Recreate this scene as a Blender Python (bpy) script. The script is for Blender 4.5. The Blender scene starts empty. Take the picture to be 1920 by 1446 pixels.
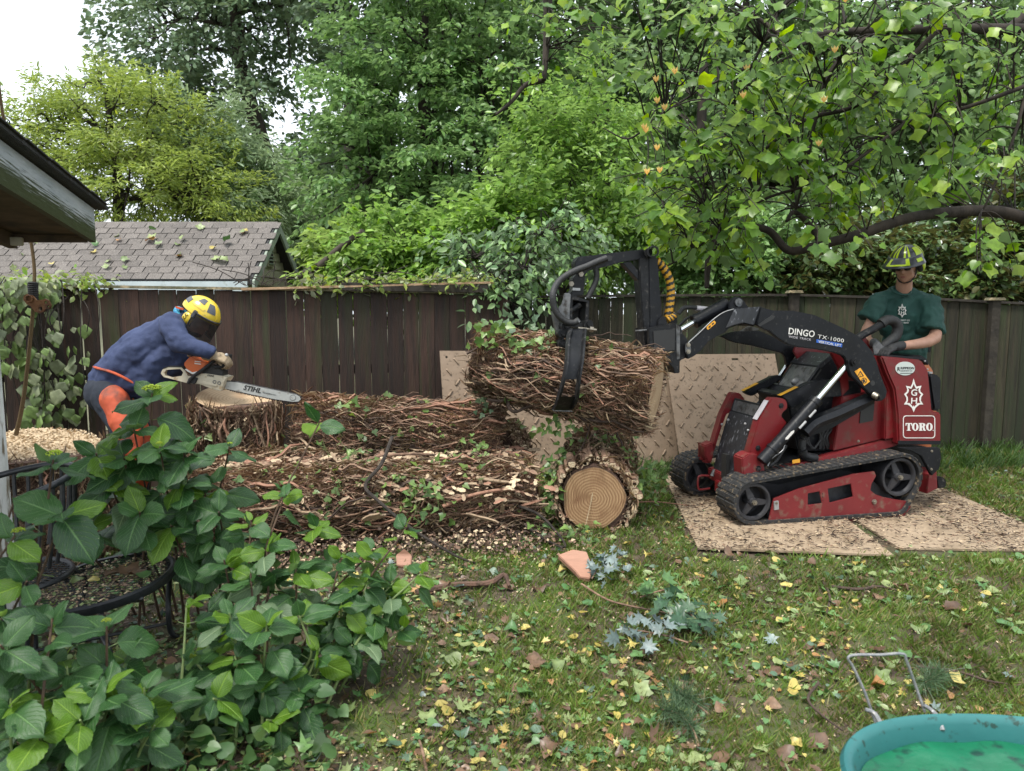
import bpy, bmesh, math, random
import numpy as np
from mathutils import Vector, Matrix, Euler, noise
from mathutils.geometry import tessellate_polygon
R = math.radians
rng = np.random.default_rng(7)
random.seed(11)
sc = bpy.context.scene
COL = sc.collection

CAM_H = 1.55
FOC = 1340.0                 # focal length in pixels of the 1920 px wide photograph
PITCH = math.atan((723 - 580) / FOC)
cam_data = bpy.data.cameras.new('camera')
cam = bpy.data.objects.new('camera', cam_data)
COL.objects.link(cam)
cam.location = (0, 0, CAM_H)
cam.rotation_euler = (math.pi / 2 - PITCH, 0, 0)
cam_data.sensor_width = 36.0
cam_data.lens = 36.0 * FOC / 1920.0
cam_data.clip_start = 0.05
cam_data.clip_end = 400.0
cam_data.dof.use_dof = True
cam_data.dof.focus_distance = 5.0
cam_data.dof.aperture_fstop = 4.0
sc.camera = cam

SUN_EL, SUN_AZ = R(66), R(212)          # azimuth of the light measured from +Y clockwise
world = bpy.data.worlds.new('World')
sc.world = world
world.use_nodes = True
wn = world.node_tree
bg = wn.nodes['Background']
sky = wn.nodes.new('ShaderNodeTexSky')
sky.sky_type = 'NISHITA'
sky.sun_disc = False
sky.sun_elevation = SUN_EL
sky.sun_rotation = SUN_AZ
sky.air_density = 1.0
sky.dust_density = 4.0
sky.ozone_density = 1.0
mixn = wn.nodes.new('ShaderNodeMix'); mixn.data_type = 'RGBA'
mixn.inputs[0].default_value = 0.9
tc = wn.nodes.new('ShaderNodeTexCoord')
nz = wn.nodes.new('ShaderNodeTexNoise'); nz.inputs['Scale'].default_value = 2.2; nz.inputs['Detail'].default_value = 4
cr = wn.nodes.new('ShaderNodeMapRange'); cr.inputs[1].default_value = .3; cr.inputs[2].default_value = .7
cr.inputs[3].default_value = 5.6; cr.inputs[4].default_value = 6.9
cc = wn.nodes.new('ShaderNodeVectorMath'); cc.operation = 'SCALE'
cc.inputs[0].default_value = (0.90, 0.965, 1.03)
wn.links.new(tc.outputs['Generated'], nz.inputs['Vector'])
wn.links.new(nz.outputs['Fac'], cr.inputs[0])
wn.links.new(cr.outputs[0], cc.inputs['Scale'])
wn.links.new(sky.outputs[0], mixn.inputs[6])
wn.links.new(cc.outputs[0], mixn.inputs[7])
wn.links.new(mixn.outputs[2], bg.inputs['Color'])
bg.inputs['Strength'].default_value = 0.10

sun_d = bpy.data.lights.new('sun', 'SUN')
sun_d.energy = 1.5
sun_d.angle = R(14)
sun_d.color = (1.0, 0.965, 0.90)
sun = bpy.data.objects.new('sun', sun_d)
COL.objects.link(sun)
_sd = Vector((math.sin(SUN_AZ) * math.cos(SUN_EL), math.cos(SUN_AZ) * math.cos(SUN_EL), math.sin(SUN_EL)))
sun.rotation_euler = (-_sd).to_track_quat('-Z', 'Y').to_euler()
sun.location = _sd * 30

sc.view_settings.view_transform = 'Standard'
sc.view_settings.look = 'None'
sc.view_settings.gamma = 1.0
sc.view_settings.use_curve_mapping = False
sc.view_settings.exposure = 1.52
sc.render.engine = 'CYCLES'
sc.cycles.use_denoising = True
sc.cycles.max_bounces = 7
sc.cycles.diffuse_bounces = 4
sc.cycles.glossy_bounces = 3
sc.cycles.transmission_bounces = 4
sc.cycles.transparent_max_bounces = 8
sc.cycles.caustics_reflective = False
sc.cycles.caustics_refractive = False
sc.cycles.sample_clamp_indirect = 6.0
sc.render.film_transparent = False

_F = Vector((0, math.cos(PITCH), -math.sin(PITCH)))
_U = Vector((0, math.sin(PITCH), math.cos(PITCH)))
def ray(px, py):
    return _F + Vector((1, 0, 0)) * ((px - 960) / FOC) + _U * ((723 - py) / FOC)
def at(px, py, Y):
    d = ray(px, py); t = Y / d.y
    return Vector((d.x * t, Y, CAM_H + d.z * t))
def gp(px, py, z=0.0):
    d = ray(px, py); t = (z - CAM_H) / d.z
    return Vector((d.x * t, d.y * t, z))

TM = {}
def props(o, label=None, cat=None, group=None, kind=None):
    if label: o['label'] = label
    if cat: o['category'] = cat
    if group: o['group'] = group
    if kind: o['kind'] = kind
    return o
def thing(name, label, cat, loc=(0, 0, 0), rz=0.0, group=None):
    o = bpy.data.objects.new(name, None)
    o.empty_display_size = 0.1
    COL.objects.link(o)
    o.location = loc
    o.rotation_euler = (0, 0, rz)
    TM[o.name] = Matrix.Translation(Vector(loc)) @ Matrix.Rotation(rz, 4, 'Z')
    return props(o, label, cat, group)

def mesh_np(name, V, faces, mats, midx=None, smooth=False, uv=None):
    """faces: (n,k) int array or list of lists"""
    me = bpy.data.meshes.new(name)
    V = np.asarray(V, dtype=np.float32)
    if isinstance(faces, np.ndarray):
        n, k = faces.shape
        me.vertices.add(len(V)); me.vertices.foreach_set('co', V.ravel())
        me.loops.add(n * k); me.loops.foreach_set('vertex_index', faces.astype(np.int32).ravel())
        me.polygons.add(n)
        me.polygons.foreach_set('loop_start', np.arange(0, n * k, k, dtype=np.int32))
        me.polygons.foreach_set('loop_total', np.full(n, k, dtype=np.int32))
        me.update(calc_edges=True)
    else:
        me.from_pydata(V.tolist(), [], faces)
    if not isinstance(mats, (list, tuple)): mats = [mats]
    for m in mats: me.materials.append(m)
    if midx is not None:
        me.polygons.foreach_set('material_index', np.asarray(midx, dtype=np.int32))
    if smooth:
        me.polygons.foreach_set('use_smooth', np.ones(len(me.polygons), dtype=bool))
    if uv is not None:
        ul = me.uv_layers.new(name='uv')
        li = np.empty(len(me.loops), dtype=np.int32); me.loops.foreach_get('vertex_index', li)
        ul.data.foreach_set('uv', np.asarray(uv, dtype=np.float32)[li].ravel())
    me.update()
    return me
def link(name, me, parent=None, **kw):
    o = bpy.data.objects.new(name, me)
    COL.objects.link(o)
    if parent is not None:
        o.parent = parent
        TM[o.name] = TM.get(parent.name, Matrix.Identity(4))
    return props(o, **kw)
def local(parent, V):
    if parent is None: return V
    Mi = np.array(TM.get(parent.name, Matrix.Identity(4)).inverted())
    V = np.asarray(V, dtype=np.float64)
    return V @ Mi[:3, :3].T + Mi[:3, 3]

def frame_from(d):
    d = Vector(d).normalized()
    a = Vector((0, 0, 1)) if abs(d.z) < .9 else Vector((1, 0, 0))
    u = d.cross(a).normalized()
    return u, u.cross(d).normalized()

class MB:
    """collects world-space shapes; build() links them as ONE mesh object under a parent"""
    def __init__(s): s.v = []; s.f = []; s.m = []
    def add(s, verts, faces, mi=0):
        b = len(s.v)
        s.v.extend([tuple(p) for p in verts])
        s.f.extend([[b + i for i in f] for f in faces])
        s.m.extend([mi] * len(faces))
        return s
    def box(s, c, size, rot=None, mi=0):
        c = Vector(c); h = Vector(size) / 2
        vs = []
        for x in (-1, 1):
            for y in (-1, 1):
                for z in (-1, 1):
                    p = Vector((x * h.x, y * h.y, z * h.z))
                    if rot is not None: p = rot @ p
                    vs.append(c + p)
        return s.add(vs, [[0, 1, 3, 2], [4, 6, 7, 5], [0, 4, 5, 1], [2, 3, 7, 6], [0, 2, 6, 4], [1, 5, 7, 3]], mi)
    def tube(s, pts, r, n=8, caps=True, mi=0, flat=1.0):
        pts = [Vector(p) for p in pts]
        if not isinstance(r, (list, tuple)): r = [r] * len(pts)
        vs = []; u = None
        for i, p in enumerate(pts):
            d = (pts[min(i + 1, len(pts) - 1)] - pts[max(i - 1, 0)])
            if d.length < 1e-9: d = Vector((0, 0, 1))
            d.normalize()
            if u is None: u, w = frame_from(d)
            else:
                u = (u - d * u.dot(d))
                if u.length < 1e-6: u, w = frame_from(d)
                u.normalize(); w = u.cross(d)
            for k in range(n):
                a = 2 * math.pi * k / n
                vs.append(p + (u * math.cos(a) + w * math.sin(a) * flat) * r[i])
        fs = []
        for i in range(len(pts) - 1):
            for k in range(n):
                a = i * n + k; b = i * n + (k + 1) % n
                fs.append([a, b, b + n, a + n])
        if caps:
            fs.append(list(range(n))[::-1]); fs.append([(len(pts) - 1) * n + k for k in range(n)])
        return s.add(vs, fs, mi)
    def cyl(s, p0, p1, r0, r1=None, n=16, mi=0):
        return s.tube([p0, p1], [r0, r0 if r1 is None else r1], n, True, mi)
    def ring(s, c, axis, r, rt, n=28, m=8, mi=0, closed=True):
        u, w = frame_from(axis)
        c = Vector(c); ax = Vector(axis).normalized()
        vs = []; fs = []
        for i in range(n):
            a = 2 * math.pi * i / n; rd = u * math.cos(a) + w * math.sin(a)
            for k in range(m):
                b = 2 * math.pi * k / m
                vs.append(c + rd * (r + rt * math.cos(b)) + ax * rt * math.sin(b))
        for i in range(n):
            for k in range(m):
                fs.append([i * m + k, ((i + 1) % n) * m + k, ((i + 1) % n) * m + (k + 1) % m, i * m + (k + 1) % m])
        return s.add(vs, fs, mi)
    def prism(s, loops, ext, mi=0, side_mi=None):
        """loops: list of closed 3D polygons (outer, holes...); extruded by vector ext"""
        if not isinstance(loops[0], (list, tuple)) : loops = [loops]
        loops = [[Vector(p) for p in l] for l in loops]
        ext = Vector(ext)
        flat = [p for l in loops for p in l]
        tri = tessellate_polygon(loops)
        n = len(flat)
        vs = flat + [p + ext for p in flat]
        fs = []
        for t in tri:
            fs.append(list(t)); fs.append([i + n for i in reversed(t)])
        s.add(vs, fs, mi)
        b = 0; sf = []
        for l in loops:
            k = len(l)
            for i in range(k):
                a, c = b + i, b + (i + 1) % k
                sf.append([a, c, c + n, a + n])
            b += k
        base = len(s.v) - 2 * n
        s.f.extend([[base + i for i in f] for f in sf])
        s.m.extend([mi if side_mi is None else side_mi] * len(sf))
        return s
    def lathe(s, c, axis, prof, n=24, mi=0, u=None, caps=True):
        """prof: (radius, height) along axis"""
        c = Vector(c); ax = Vector(axis).normalized()
        if u is None: u, w = frame_from(ax)
        else:
            u = Vector(u).normalized(); w = ax.cross(u)
        vs = []; fs = []
        for r, h in prof:
            for k in range(n):
                a = 2 * math.pi * k / n
                vs.append(c + ax * h + (u * math.cos(a) + w * math.sin(a)) * r)
        for i in range(len(prof) - 1):
            for k in range(n):
                fs.append([i * n + k, i * n + (k + 1) % n, (i + 1) * n + (k + 1) % n, (i + 1) * n + k])
        if caps and prof[0][0] > 1e-5: fs.append(list(range(n))[::-1])
        if caps and prof[-1][0] > 1e-5: fs.append([(len(prof) - 1) * n + k for k in range(n)])
        return s.add(vs, fs, mi)
    def ball(s, c, r, n=12, m=8, rot=None, mi=0):
        c = Vector(c)
        if not isinstance(r, (list, tuple)): r = (r, r, r)
        vs = []; fs = []
        for i in range(m + 1):
            t = math.pi * i / m
            for k in range(n):
                a = 2 * math.pi * k / n
                p = Vector((r[0] * math.sin(t) * math.cos(a), r[1] * math.sin(t) * math.sin(a), r[2] * math.cos(t)))
                if rot is not None: p = rot @ p
                vs.append(c + p)
        for i in range(m):
            for k in range(n):
                fs.append([i * n + k, (i + 1) * n + k, (i + 1) * n + (k + 1) % n, i * n + (k + 1) % n])
        return s.add(vs, fs, mi)
    def build(s, name, mats, parent=None, smooth=False, bevel=0, angle=None, **kw):
        V = local(parent, np.array(s.v, dtype=np.float64))
        me = bpy.data.meshes.new(name)
        me.from_pydata(np.asarray(V).tolist(), [], s.f)
        if not isinstance(mats, (list, tuple)): mats = [mats]
        for m in mats: me.materials.append(m)
        me.polygons.foreach_set('material_index', s.m)
        bm = bmesh.new(); bm.from_mesh(me)
        bmesh.ops.recalc_face_normals(bm, faces=bm.faces)
        if bevel:
            bmesh.ops.remove_doubles(bm, verts=bm.verts, dist=1e-5)
            bmesh.ops.dissolve_limit(bm, angle_limit=R(2), verts=bm.verts, edges=bm.edges)
            ed = [e for e in bm.edges if len(e.link_faces) == 2 and e.calc_face_angle(0) > R(28)]
            try: bmesh.ops.bevel(bm, geom=ed, offset=bevel, segments=2, affect='EDGES', clamp_overlap=True)
            except Exception: pass
        if smooth or bevel:
            lim = R(angle or 38)
            for f in bm.faces: f.smooth = True
            for e in bm.edges:
                if len(e.link_faces) == 2 and e.calc_face_angle(0) > lim: e.smooth = False
        bm.to_mesh(me); bm.free()
        me.update()
        return link(name, me, parent, **kw)

def catmull(pts, n=6):
    P = [Vector(p) for p in pts]
    P = [P[0] * 2 - P[1]] + P + [P[-1] * 2 - P[-2]]
    out = []
    for i in range(1, len(P) - 2):
        for k in range(n):
            t = k / n
            a, b, c, d = P[i - 1], P[i], P[i + 1], P[i + 2]
            out.append(0.5 * ((2 * b) + (c - a) * t + (2 * a - 5 * b + 4 * c - d) * t * t + (3 * b - a - 3 * c + d) * t ** 3))
    out.append(P[-2].copy())
    return out
def lerp_list(vals, n):
    out = []
    for i in range(n):
        t = i / (n - 1) * (len(vals) - 1); k = min(int(t), len(vals) - 2)
        out.append(vals[k] + (vals[k + 1] - vals[k]) * (t - k))
    return out

TXT = {}
def make_text(key, body, off=0.0, shear=0.0, sp=1.0, w=1.0):
    cu = bpy.data.curves.new('lettering', 'FONT'); cu.body = body; cu.size = 1; cu.extrude = .01; cu.offset = off; cu.shear = shear; cu.space_character = sp
    cu.resolution_u = 3
    o = bpy.data.objects.new('lettering', cu); COL.objects.link(o)
    dg = bpy.context.evaluated_depsgraph_get(); dg.update()
    me = bpy.data.meshes.new_from_object(o.evaluated_get(dg))
    co = np.empty(len(me.vertices) * 3, dtype=np.float32); me.vertices.foreach_get('co', co); co = co.reshape(-1, 3)
    mn, mx = co[:, :2].min(0), co[:, :2].max(0)
    co[:, 0] = (co[:, 0] - mn[0]) / (mx[0] - mn[0]); co[:, 1] = (co[:, 1] - mn[1]) / (mx[1] - mn[1]); co[:, 2] *= 8
    me.vertices.foreach_set('co', co.ravel()); me.update()
    TXT[key] = me
    bpy.data.objects.remove(o); bpy.data.curves.remove(cu)
for k, b, of, sh, sp in (('dingo', 'DINGO', .012, 0, 1.05), ('tx', 'TX\u00b71000', 0, 0, 1.1), ('wide', 'WIDE TRACK', 0, 0, 1.15), ('vlift', 'VERTICAL LIFT', .01, 0, 1),
                     ('rippeon', 'RIPPEON', .015, 0, 1), ('equip', 'EQUIPMENT CO.', 0, 0, 1), ('G', 'G', .012, 0, 1), ('H', 'H', .012, 0, 1), ('R', 'R', .02, 0, 1),
                     ('stihl', 'STIHL', .03, .25, 1.05), ('small', '500i', .01, .2, 1)):
    make_text(k, b, of, sh, sp)
def place_text(key, mt, O, X, Yv, w, h, parent, name='lettering', th=.0012):
    """unit lettering stretched to w x h, lying on the plane X, Yv at O (lower left)"""
    X = Vector(X).normalized(); Yv = Vector(Yv).normalized(); Z = X.cross(Yv)
    me = TXT[key].copy(); me.materials.clear(); me.materials.append(mt)
    o = link(name, me, parent)
    Mx = Matrix([[X.x * w, Yv.x * h, Z.x * th * 10, O[0]], [X.y * w, Yv.y * h, Z.y * th * 10, O[1]], [X.z * w, Yv.z * h, Z.z * th * 10, O[2]], [0, 0, 0, 1]])
    o.matrix_local = TM[parent.name].inverted() @ Mx
    return o

def nt(m):
    m.use_nodes = True
    return m.node_tree, m.node_tree.nodes['Principled BSDF']
def mat(name, c1, c2=None, rough=.6, metal=0, scale=6, aniso=(1, 1, 1), detail=6, lo=.35, hi=.65, bump=0, bscale=None,
        rnd=0.0, c3=None, s3=2.0, lo3=.5, hi3=.7, coat=0, spec=.5, rough2=None, island=False):
    """two-tone noise colour, optional third tone in patches, bump, per-object brightness variation"""
    m = bpy.data.materials.new(name); t, p = nt(m); N = t.nodes; L = t.links
    p.inputs['Roughness'].default_value = rough
    p.inputs['Metallic'].default_value = metal
    p.inputs['Specular IOR Level'].default_value = spec
    if coat:
        p.inputs['Coat Weight'].default_value = coat; p.inputs['Coat Roughness'].default_value = .12
    tcn = N.new('ShaderNodeTexCoord'); mp = N.new('ShaderNodeMapping'); mp.inputs['Scale'].default_value = aniso
    L.new(tcn.outputs['Object'], mp.inputs['Vector'])
    if rnd:
        oi = N.new('ShaderNodeObjectInfo'); vm = N.new('ShaderNodeVectorMath'); vm.operation = 'SCALE'
        vm.inputs[0].default_value = (37, 19, 53); L.new(oi.outputs['Random'], vm.inputs['Scale'])
        L.new(vm.outputs[0], mp.inputs['Location'])
    n1 = N.new('ShaderNodeTexNoise'); n1.inputs['Scale'].default_value = scale; n1.inputs['Detail'].default_value = detail
    n1.inputs['Roughness'].default_value = .6
    L.new(mp.outputs[0], n1.inputs['Vector'])
    mr = N.new('ShaderNodeMapRange'); mr.inputs[1].default_value = lo; mr.inputs[2].default_value = hi
    L.new(n1.outputs['Fac'], mr.inputs[0])
    mx = N.new('ShaderNodeMix'); mx.data_type = 'RGBA'
    mx.inputs[6].default_value = (*c1, 1); mx.inputs[7].default_value = (*(c2 or c1), 1)
    L.new(mr.outputs[0], mx.inputs[0]); out = mx.outputs[2]
    if c3:
        n3 = N.new('ShaderNodeTexNoise'); n3.inputs['Scale'].default_value = s3; n3.inputs['Detail'].default_value = 5
        L.new(mp.outputs[0], n3.inputs['Vector'])
        m3 = N.new('ShaderNodeMapRange'); m3.inputs[1].default_value = lo3; m3.inputs[2].default_value = hi3
        L.new(n3.outputs['Fac'], m3.inputs[0])
        x3 = N.new('ShaderNodeMix'); x3.data_type = 'RGBA'; x3.inputs[7].default_value = (*c3, 1)
        L.new(m3.outputs[0], x3.inputs[0]); L.new(out, x3.inputs[6]); out = x3.outputs[2]
    if rnd or island:
        hs = N.new('ShaderNodeHueSaturation')
        mr2 = N.new('ShaderNodeMapRange'); mr2.inputs[3].default_value = 1 - (rnd or .3); mr2.inputs[4].default_value = 1 + (rnd or .3)
        if island:
            ge = N.new('ShaderNodeNewGeometry'); L.new(ge.outputs['Random Per Island'], mr2.inputs[0])
        else: L.new(oi.outputs['Random'], mr2.inputs[0])
        L.new(mr2.outputs[0], hs.inputs['Value']); L.new(out, hs.inputs['Color']); out = hs.outputs[0]
    L.new(out, p.inputs['Base Color'])
    if rough2 is not None:
        rr = N.new('ShaderNodeMapRange'); rr.inputs[3].default_value = rough; rr.inputs[4].default_value = rough2
        L.new(mr.outputs[0], rr.inputs[0]); L.new(rr.outputs[0], p.inputs['Roughness'])
    if bump:
        nb = N.new('ShaderNodeTexNoise'); nb.inputs['Scale'].default_value = bscale or scale * 3; nb.inputs['Detail'].default_value = 8
        L.new(mp.outputs[0], nb.inputs['Vector'])
        b = N.new('ShaderNodeBump'); b.inputs['Strength'].default_value = min(1, bump); b.inputs['Distance'].default_value = .01 * max(1, bump)
        L.new(nb.outputs['Fac'], b.inputs['Height']); L.new(b.outputs[0], p.inputs['Normal'])
    return m
def leafmat(name, ca, cb, back=None, trans=.35, rough=.42, rand=None, cc_=None, per='island', veins=False, tone=2.2):
    """leaf: tone varies leaf by leaf, light passes through; lighter underside"""
    m = bpy.data.materials.new(name); t, p = nt(m); N = t.nodes; L = t.links
    ge = N.new('ShaderNodeNewGeometry')
    ramp = N.new('ShaderNodeValToRGB')
    el = ramp.color_ramp.elements
    el[0].color = (*ca, 1); el[1].color = (*cb, 1)
    if cc_:
        e = el.new(.5); e.color = (*cc_, 1)
    if per == 'island': L.new(ge.outputs['Random Per Island'], ramp.inputs[0])
    else:
        oi = N.new('ShaderNodeObjectInfo'); L.new(oi.outputs['Random'], ramp.inputs[0])
    out = ramp.outputs[0]
    tcn = N.new('ShaderNodeTexCoord')
    if veins:
        uvn = N.new('ShaderNodeUVMap')
        sx = N.new('ShaderNodeSeparateXYZ'); L.new(uvn.outputs[0], sx.inputs[0])
        a = N.new('ShaderNodeMath'); a.operation = 'SUBTRACT'; a.inputs[1].default_value = .5; L.new(sx.outputs[0], a.inputs[0])
        ab = N.new('ShaderNodeMath'); ab.operation = 'ABSOLUTE'; L.new(a.outputs[0], ab.inputs[0])
        k = N.new('ShaderNodeMath'); k.operation = 'MULTIPLY'; k.inputs[1].default_value = .85; L.new(ab.outputs[0], k.inputs[0])
        s_ = N.new('ShaderNodeMath'); s_.operation = 'SUBTRACT'; L.new(sx.outputs[1], s_.inputs[0]); L.new(k.outputs[0], s_.inputs[1])
        q = N.new('ShaderNodeMath'); q.operation = 'MULTIPLY'; q.inputs[1].default_value = 8.5; L.new(s_.outputs[0], q.inputs[0])
        fr = N.new('ShaderNodeMath'); fr.operation = 'FRACT'; L.new(q.outputs[0], fr.inputs[0])
        f2 = N.new('ShaderNodeMath'); f2.operation = 'SUBTRACT'; f2.inputs[1].default_value = .5; L.new(fr.outputs[0], f2.inputs[0])
        f3 = N.new('ShaderNodeMath'); f3.operation = 'ABSOLUTE'; L.new(f2.outputs[0], f3.inputs[0])
        v1 = N.new('ShaderNodeMapRange'); v1.inputs[1].default_value = .10; v1.inputs[2].default_value = .0; L.new(f3.outputs[0], v1.inputs[0])
        v2 = N.new('ShaderNodeMapRange'); v2.inputs[1].default_value = .035; v2.inputs[2].default_value = .008; L.new(ab.outputs[0], v2.inputs[0])
        vm = N.new('ShaderNodeMath'); vm.operation = 'MAXIMUM'
        h = N.new('ShaderNodeMath'); h.operation = 'MULTIPLY'; h.inputs[1].default_value = .62; L.new(v1.outputs[0], h.inputs[0])
        L.new(h.outputs[0], vm.inputs[0]); L.new(v2.outputs[0], vm.inputs[1])
        mv = N.new('ShaderNodeMix'); mv.data_type = 'RGBA'; mv.inputs[7].default_value = (cb[0] * 2 + .05, cb[1] * 1.7 + .07, cb[2] * 2 + .03, 1)
        sc_ = N.new('ShaderNodeMath'); sc_.operation = 'MULTIPLY'; sc_.inputs[1].default_value = .85; L.new(vm.outputs[0], sc_.inputs[0])
        L.new(sc_.outputs[0], mv.inputs[0]); L.new(out, mv.inputs[6]); out = mv.outputs[2]
        vo = N.new('ShaderNodeTexNoise'); vo.inputs['Scale'].default_value = 85; vo.inputs['Detail'].default_value = 1
        oi2 = N.new('ShaderNodeObjectInfo'); vmm = N.new('ShaderNodeVectorMath'); vmm.operation = 'SCALE'; vmm.inputs[0].default_value = (31, 57, 11)
        L.new(oi2.outputs['Random'], vmm.inputs['Scale'])
        va = N.new('ShaderNodeVectorMath'); va.operation = 'ADD'; L.new(tcn.outputs['Object'], va.inputs[0]); L.new(vmm.outputs[0], va.inputs[1])
        L.new(va.outputs[0], vo.inputs['Vector'])
        sp = N.new('ShaderNodeMapRange'); sp.inputs[1].default_value = .745; sp.inputs[2].default_value = .77; L.new(vo.outputs['Fac'], sp.inputs[0])
        ms = N.new('ShaderNodeMix'); ms.data_type = 'RGBA'; ms.inputs[7].default_value = (.62, .55, .38, 1)
        L.new(sp.outputs[0], ms.inputs[0]); L.new(out, ms.inputs[6]); out = ms.outputs[2]
        bp = N.new('ShaderNodeBump'); bp.inputs['Strength'].default_value = .6; bp.inputs['Distance'].default_value = .004; bp.invert = True
        L.new(vm.outputs[0], bp.inputs['Height'])
        n2 = N.new('ShaderNodeTexNoise'); n2.inputs['Scale'].default_value = 60; L.new(va.outputs[0], n2.inputs['Vector'])
        b2 = N.new('ShaderNodeBump'); b2.inputs['Strength'].default_value = .35; b2.inputs['Distance'].default_value = .003
        L.new(n2.outputs['Fac'], b2.inputs['Height']); L.new(bp.outputs[0], b2.inputs['Normal']); L.new(b2.outputs[0], p.inputs['Normal'])
    else:
        nn = N.new('ShaderNodeTexNoise'); nn.inputs['Scale'].default_value = tone; L.new(tcn.outputs['Object'], nn.inputs['Vector'])
        mr = N.new('ShaderNodeMapRange'); mr.inputs[1].default_value = .3; mr.inputs[2].default_value = .7; mr.inputs[3].default_value = .62; mr.inputs[4].default_value = 1.38; L.new(nn.outputs['Fac'], mr.inputs[0])
        hs = N.new('ShaderNodeHueSaturation'); L.new(mr.outputs[0], hs.inputs['Value']); L.new(out, hs.inputs['Color']); out = hs.outputs[0]
    if back:
        bk = N.new('ShaderNodeMix'); bk.data_type = 'RGBA'; bk.inputs[7].default_value = (*back, 1)
        L.new(ge.outputs['Backfacing'], bk.inputs[0]); L.new(out, bk.inputs[6]); out = bk.outputs[2]
    L.new(out, p.inputs['Base Color'])
    p.inputs['Roughness'].default_value = rough
    tr = N.new('ShaderNodeBsdfTranslucent');
    hs2 = N.new('ShaderNodeHueSaturation'); hs2.inputs['Hue'].default_value = .485; hs2.inputs['Saturation'].default_value = 1.15; hs2.inputs['Value'].default_value = 1.7
    L.new(out, hs2.inputs['Color']); L.new(hs2.outputs[0], tr.inputs['Color'])
    ms2 = N.new('ShaderNodeMixShader'); ms2.inputs[0].default_value = trans
    L.new(p.outputs[0], ms2.inputs[1]); L.new(tr.outputs[0], ms2.inputs[2])
    L.new(ms2.outputs[0], N['Material Output'].inputs['Surface'])
    return m
m_soil = mat('soil', (.040, .028, .019), (.12, .09, .058), rough=.95, scale=9, c3=(.062, .085, .022), s3=2.2, lo3=.47, hi3=.6, bump=1.5, bscale=40)
m_board_dark = mat('dark fence board', (.021, .011, .007), (.056, .030, .021), rough=.72, scale=3.2, aniso=(9, 9, .7), rnd=.40,
                   c3=(.030, .034, .012), s3=1.1, lo3=.50, hi3=.72, bump=.8, bscale=14, rough2=.9)
m_board_grey = mat('weathered fence board', (.017, .0145, .007), (.048, .040, .021), rough=.8, scale=3.2, aniso=(9, 9, .7), rnd=.36,
                   c3=(.028, .038, .013), s3=1.2, lo3=.45, hi3=.62, bump=.8, bscale=14)
m_rail = mat('dark rail wood', (.02, .016, .012), (.05, .042, .03), rough=.85, scale=8, bump=.6)
m_capstrip = mat('lichen topped rail', (.20, .17, .11), (.10, .10, .05), rough=.9, scale=20, c3=(.42, .33, .20), s3=14, bump=.8)
m_plank = mat('pale plank', (.42, .27, .15), (.30, .19, .11), rough=.8, scale=5, aniso=(1, 8, 8), c3=(.5, .4, .28), s3=30, lo3=.55, hi3=.65, bump=.5)
m_mat_tan = mat('tan plastic sheet', (.32, .235, .165), (.265, .19, .13), rough=.6, scale=7, c3=(.14, .10, .065), s3=30, lo3=.56, hi3=.70, bump=.15, bscale=20)
m_mat_dirty = mat('dirty tan plastic sheet', (.38, .29, .20), (.30, .225, .15), rough=.65, scale=4, c3=(.13, .09, .05), s3=5, lo3=.52, hi3=.80, bump=.2, bscale=20)
m_vent_shade = mat('dark hole', (.012, .01, .008), rough=.9)
m_shing = mat('grey brown shingle', (.098, .086, .078), (.155, .138, .126), rough=.92, scale=60, rnd=.18, c3=(.30, .27, .23), s3=90, lo3=.58, hi3=.68, bump=.6, bscale=160)
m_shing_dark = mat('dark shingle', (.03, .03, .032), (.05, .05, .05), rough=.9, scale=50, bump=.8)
m_gtrim = mat('grey green trim paint', (.20, .24, .19), (.27, .31, .25), rough=.7, scale=9)
m_gfascia = mat('pale blue grey fascia', (.40, .46, .47), (.50, .56, .56), rough=.6, scale=5, c3=(.2, .22, .15), s3=9, lo3=.6, hi3=.75)
m_gsiding = mat('olive siding', (.26, .26, .17), (.34, .33, .23), rough=.8, scale=12)
m_fascia = mat('mossy white paint', (.34, .37, .40), (.48, .50, .52), rough=.6, scale=5, aniso=(1, 1, 4), bump=.4)
m_soffit = mat('brown stained soffit', (.055, .036, .025), (.11, .075, .05), rough=.85, scale=4, aniso=(2, 2, 2), c3=(.025, .02, .018), s3=3)
m_vinyl = mat('cream vinyl strip', (.42, .38, .31), (.5, .46, .38), rough=.5, scale=4)
m_post = mat('flaking white post', (.50, .51, .49), (.62, .62, .6), rough=.7, scale=7, aniso=(3, 3, .6), c3=(.16, .13, .09), s3=9, lo3=.53, hi3=.6, bump=.8)
m_bark = mat('dark bark', (.012, .009, .007), (.040, .030, .022), rough=.95, scale=9, aniso=(1, 1, .35), bump=1.5, bscale=16)
m_bark_far = mat('grey brown bark', (.028, .022, .018), (.07, .055, .042), rough=.95, scale=6, aniso=(1, 1, .4), bump=1.5, bscale=12)
m_twig = mat('dark twig bark', (.014, .011, .009), (.045, .034, .026), rough=.9, scale=22, bump=.8)
m_grass = leafmat('grass', (.070, .125, .022), (.17, .25, .05), trans=.3, rough=.5, cc_=(.11, .175, .033))
m_grass_dry = leafmat('dry grass', (.25, .21, .09), (.16, .15, .05), trans=.2, rough=.6)

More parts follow.
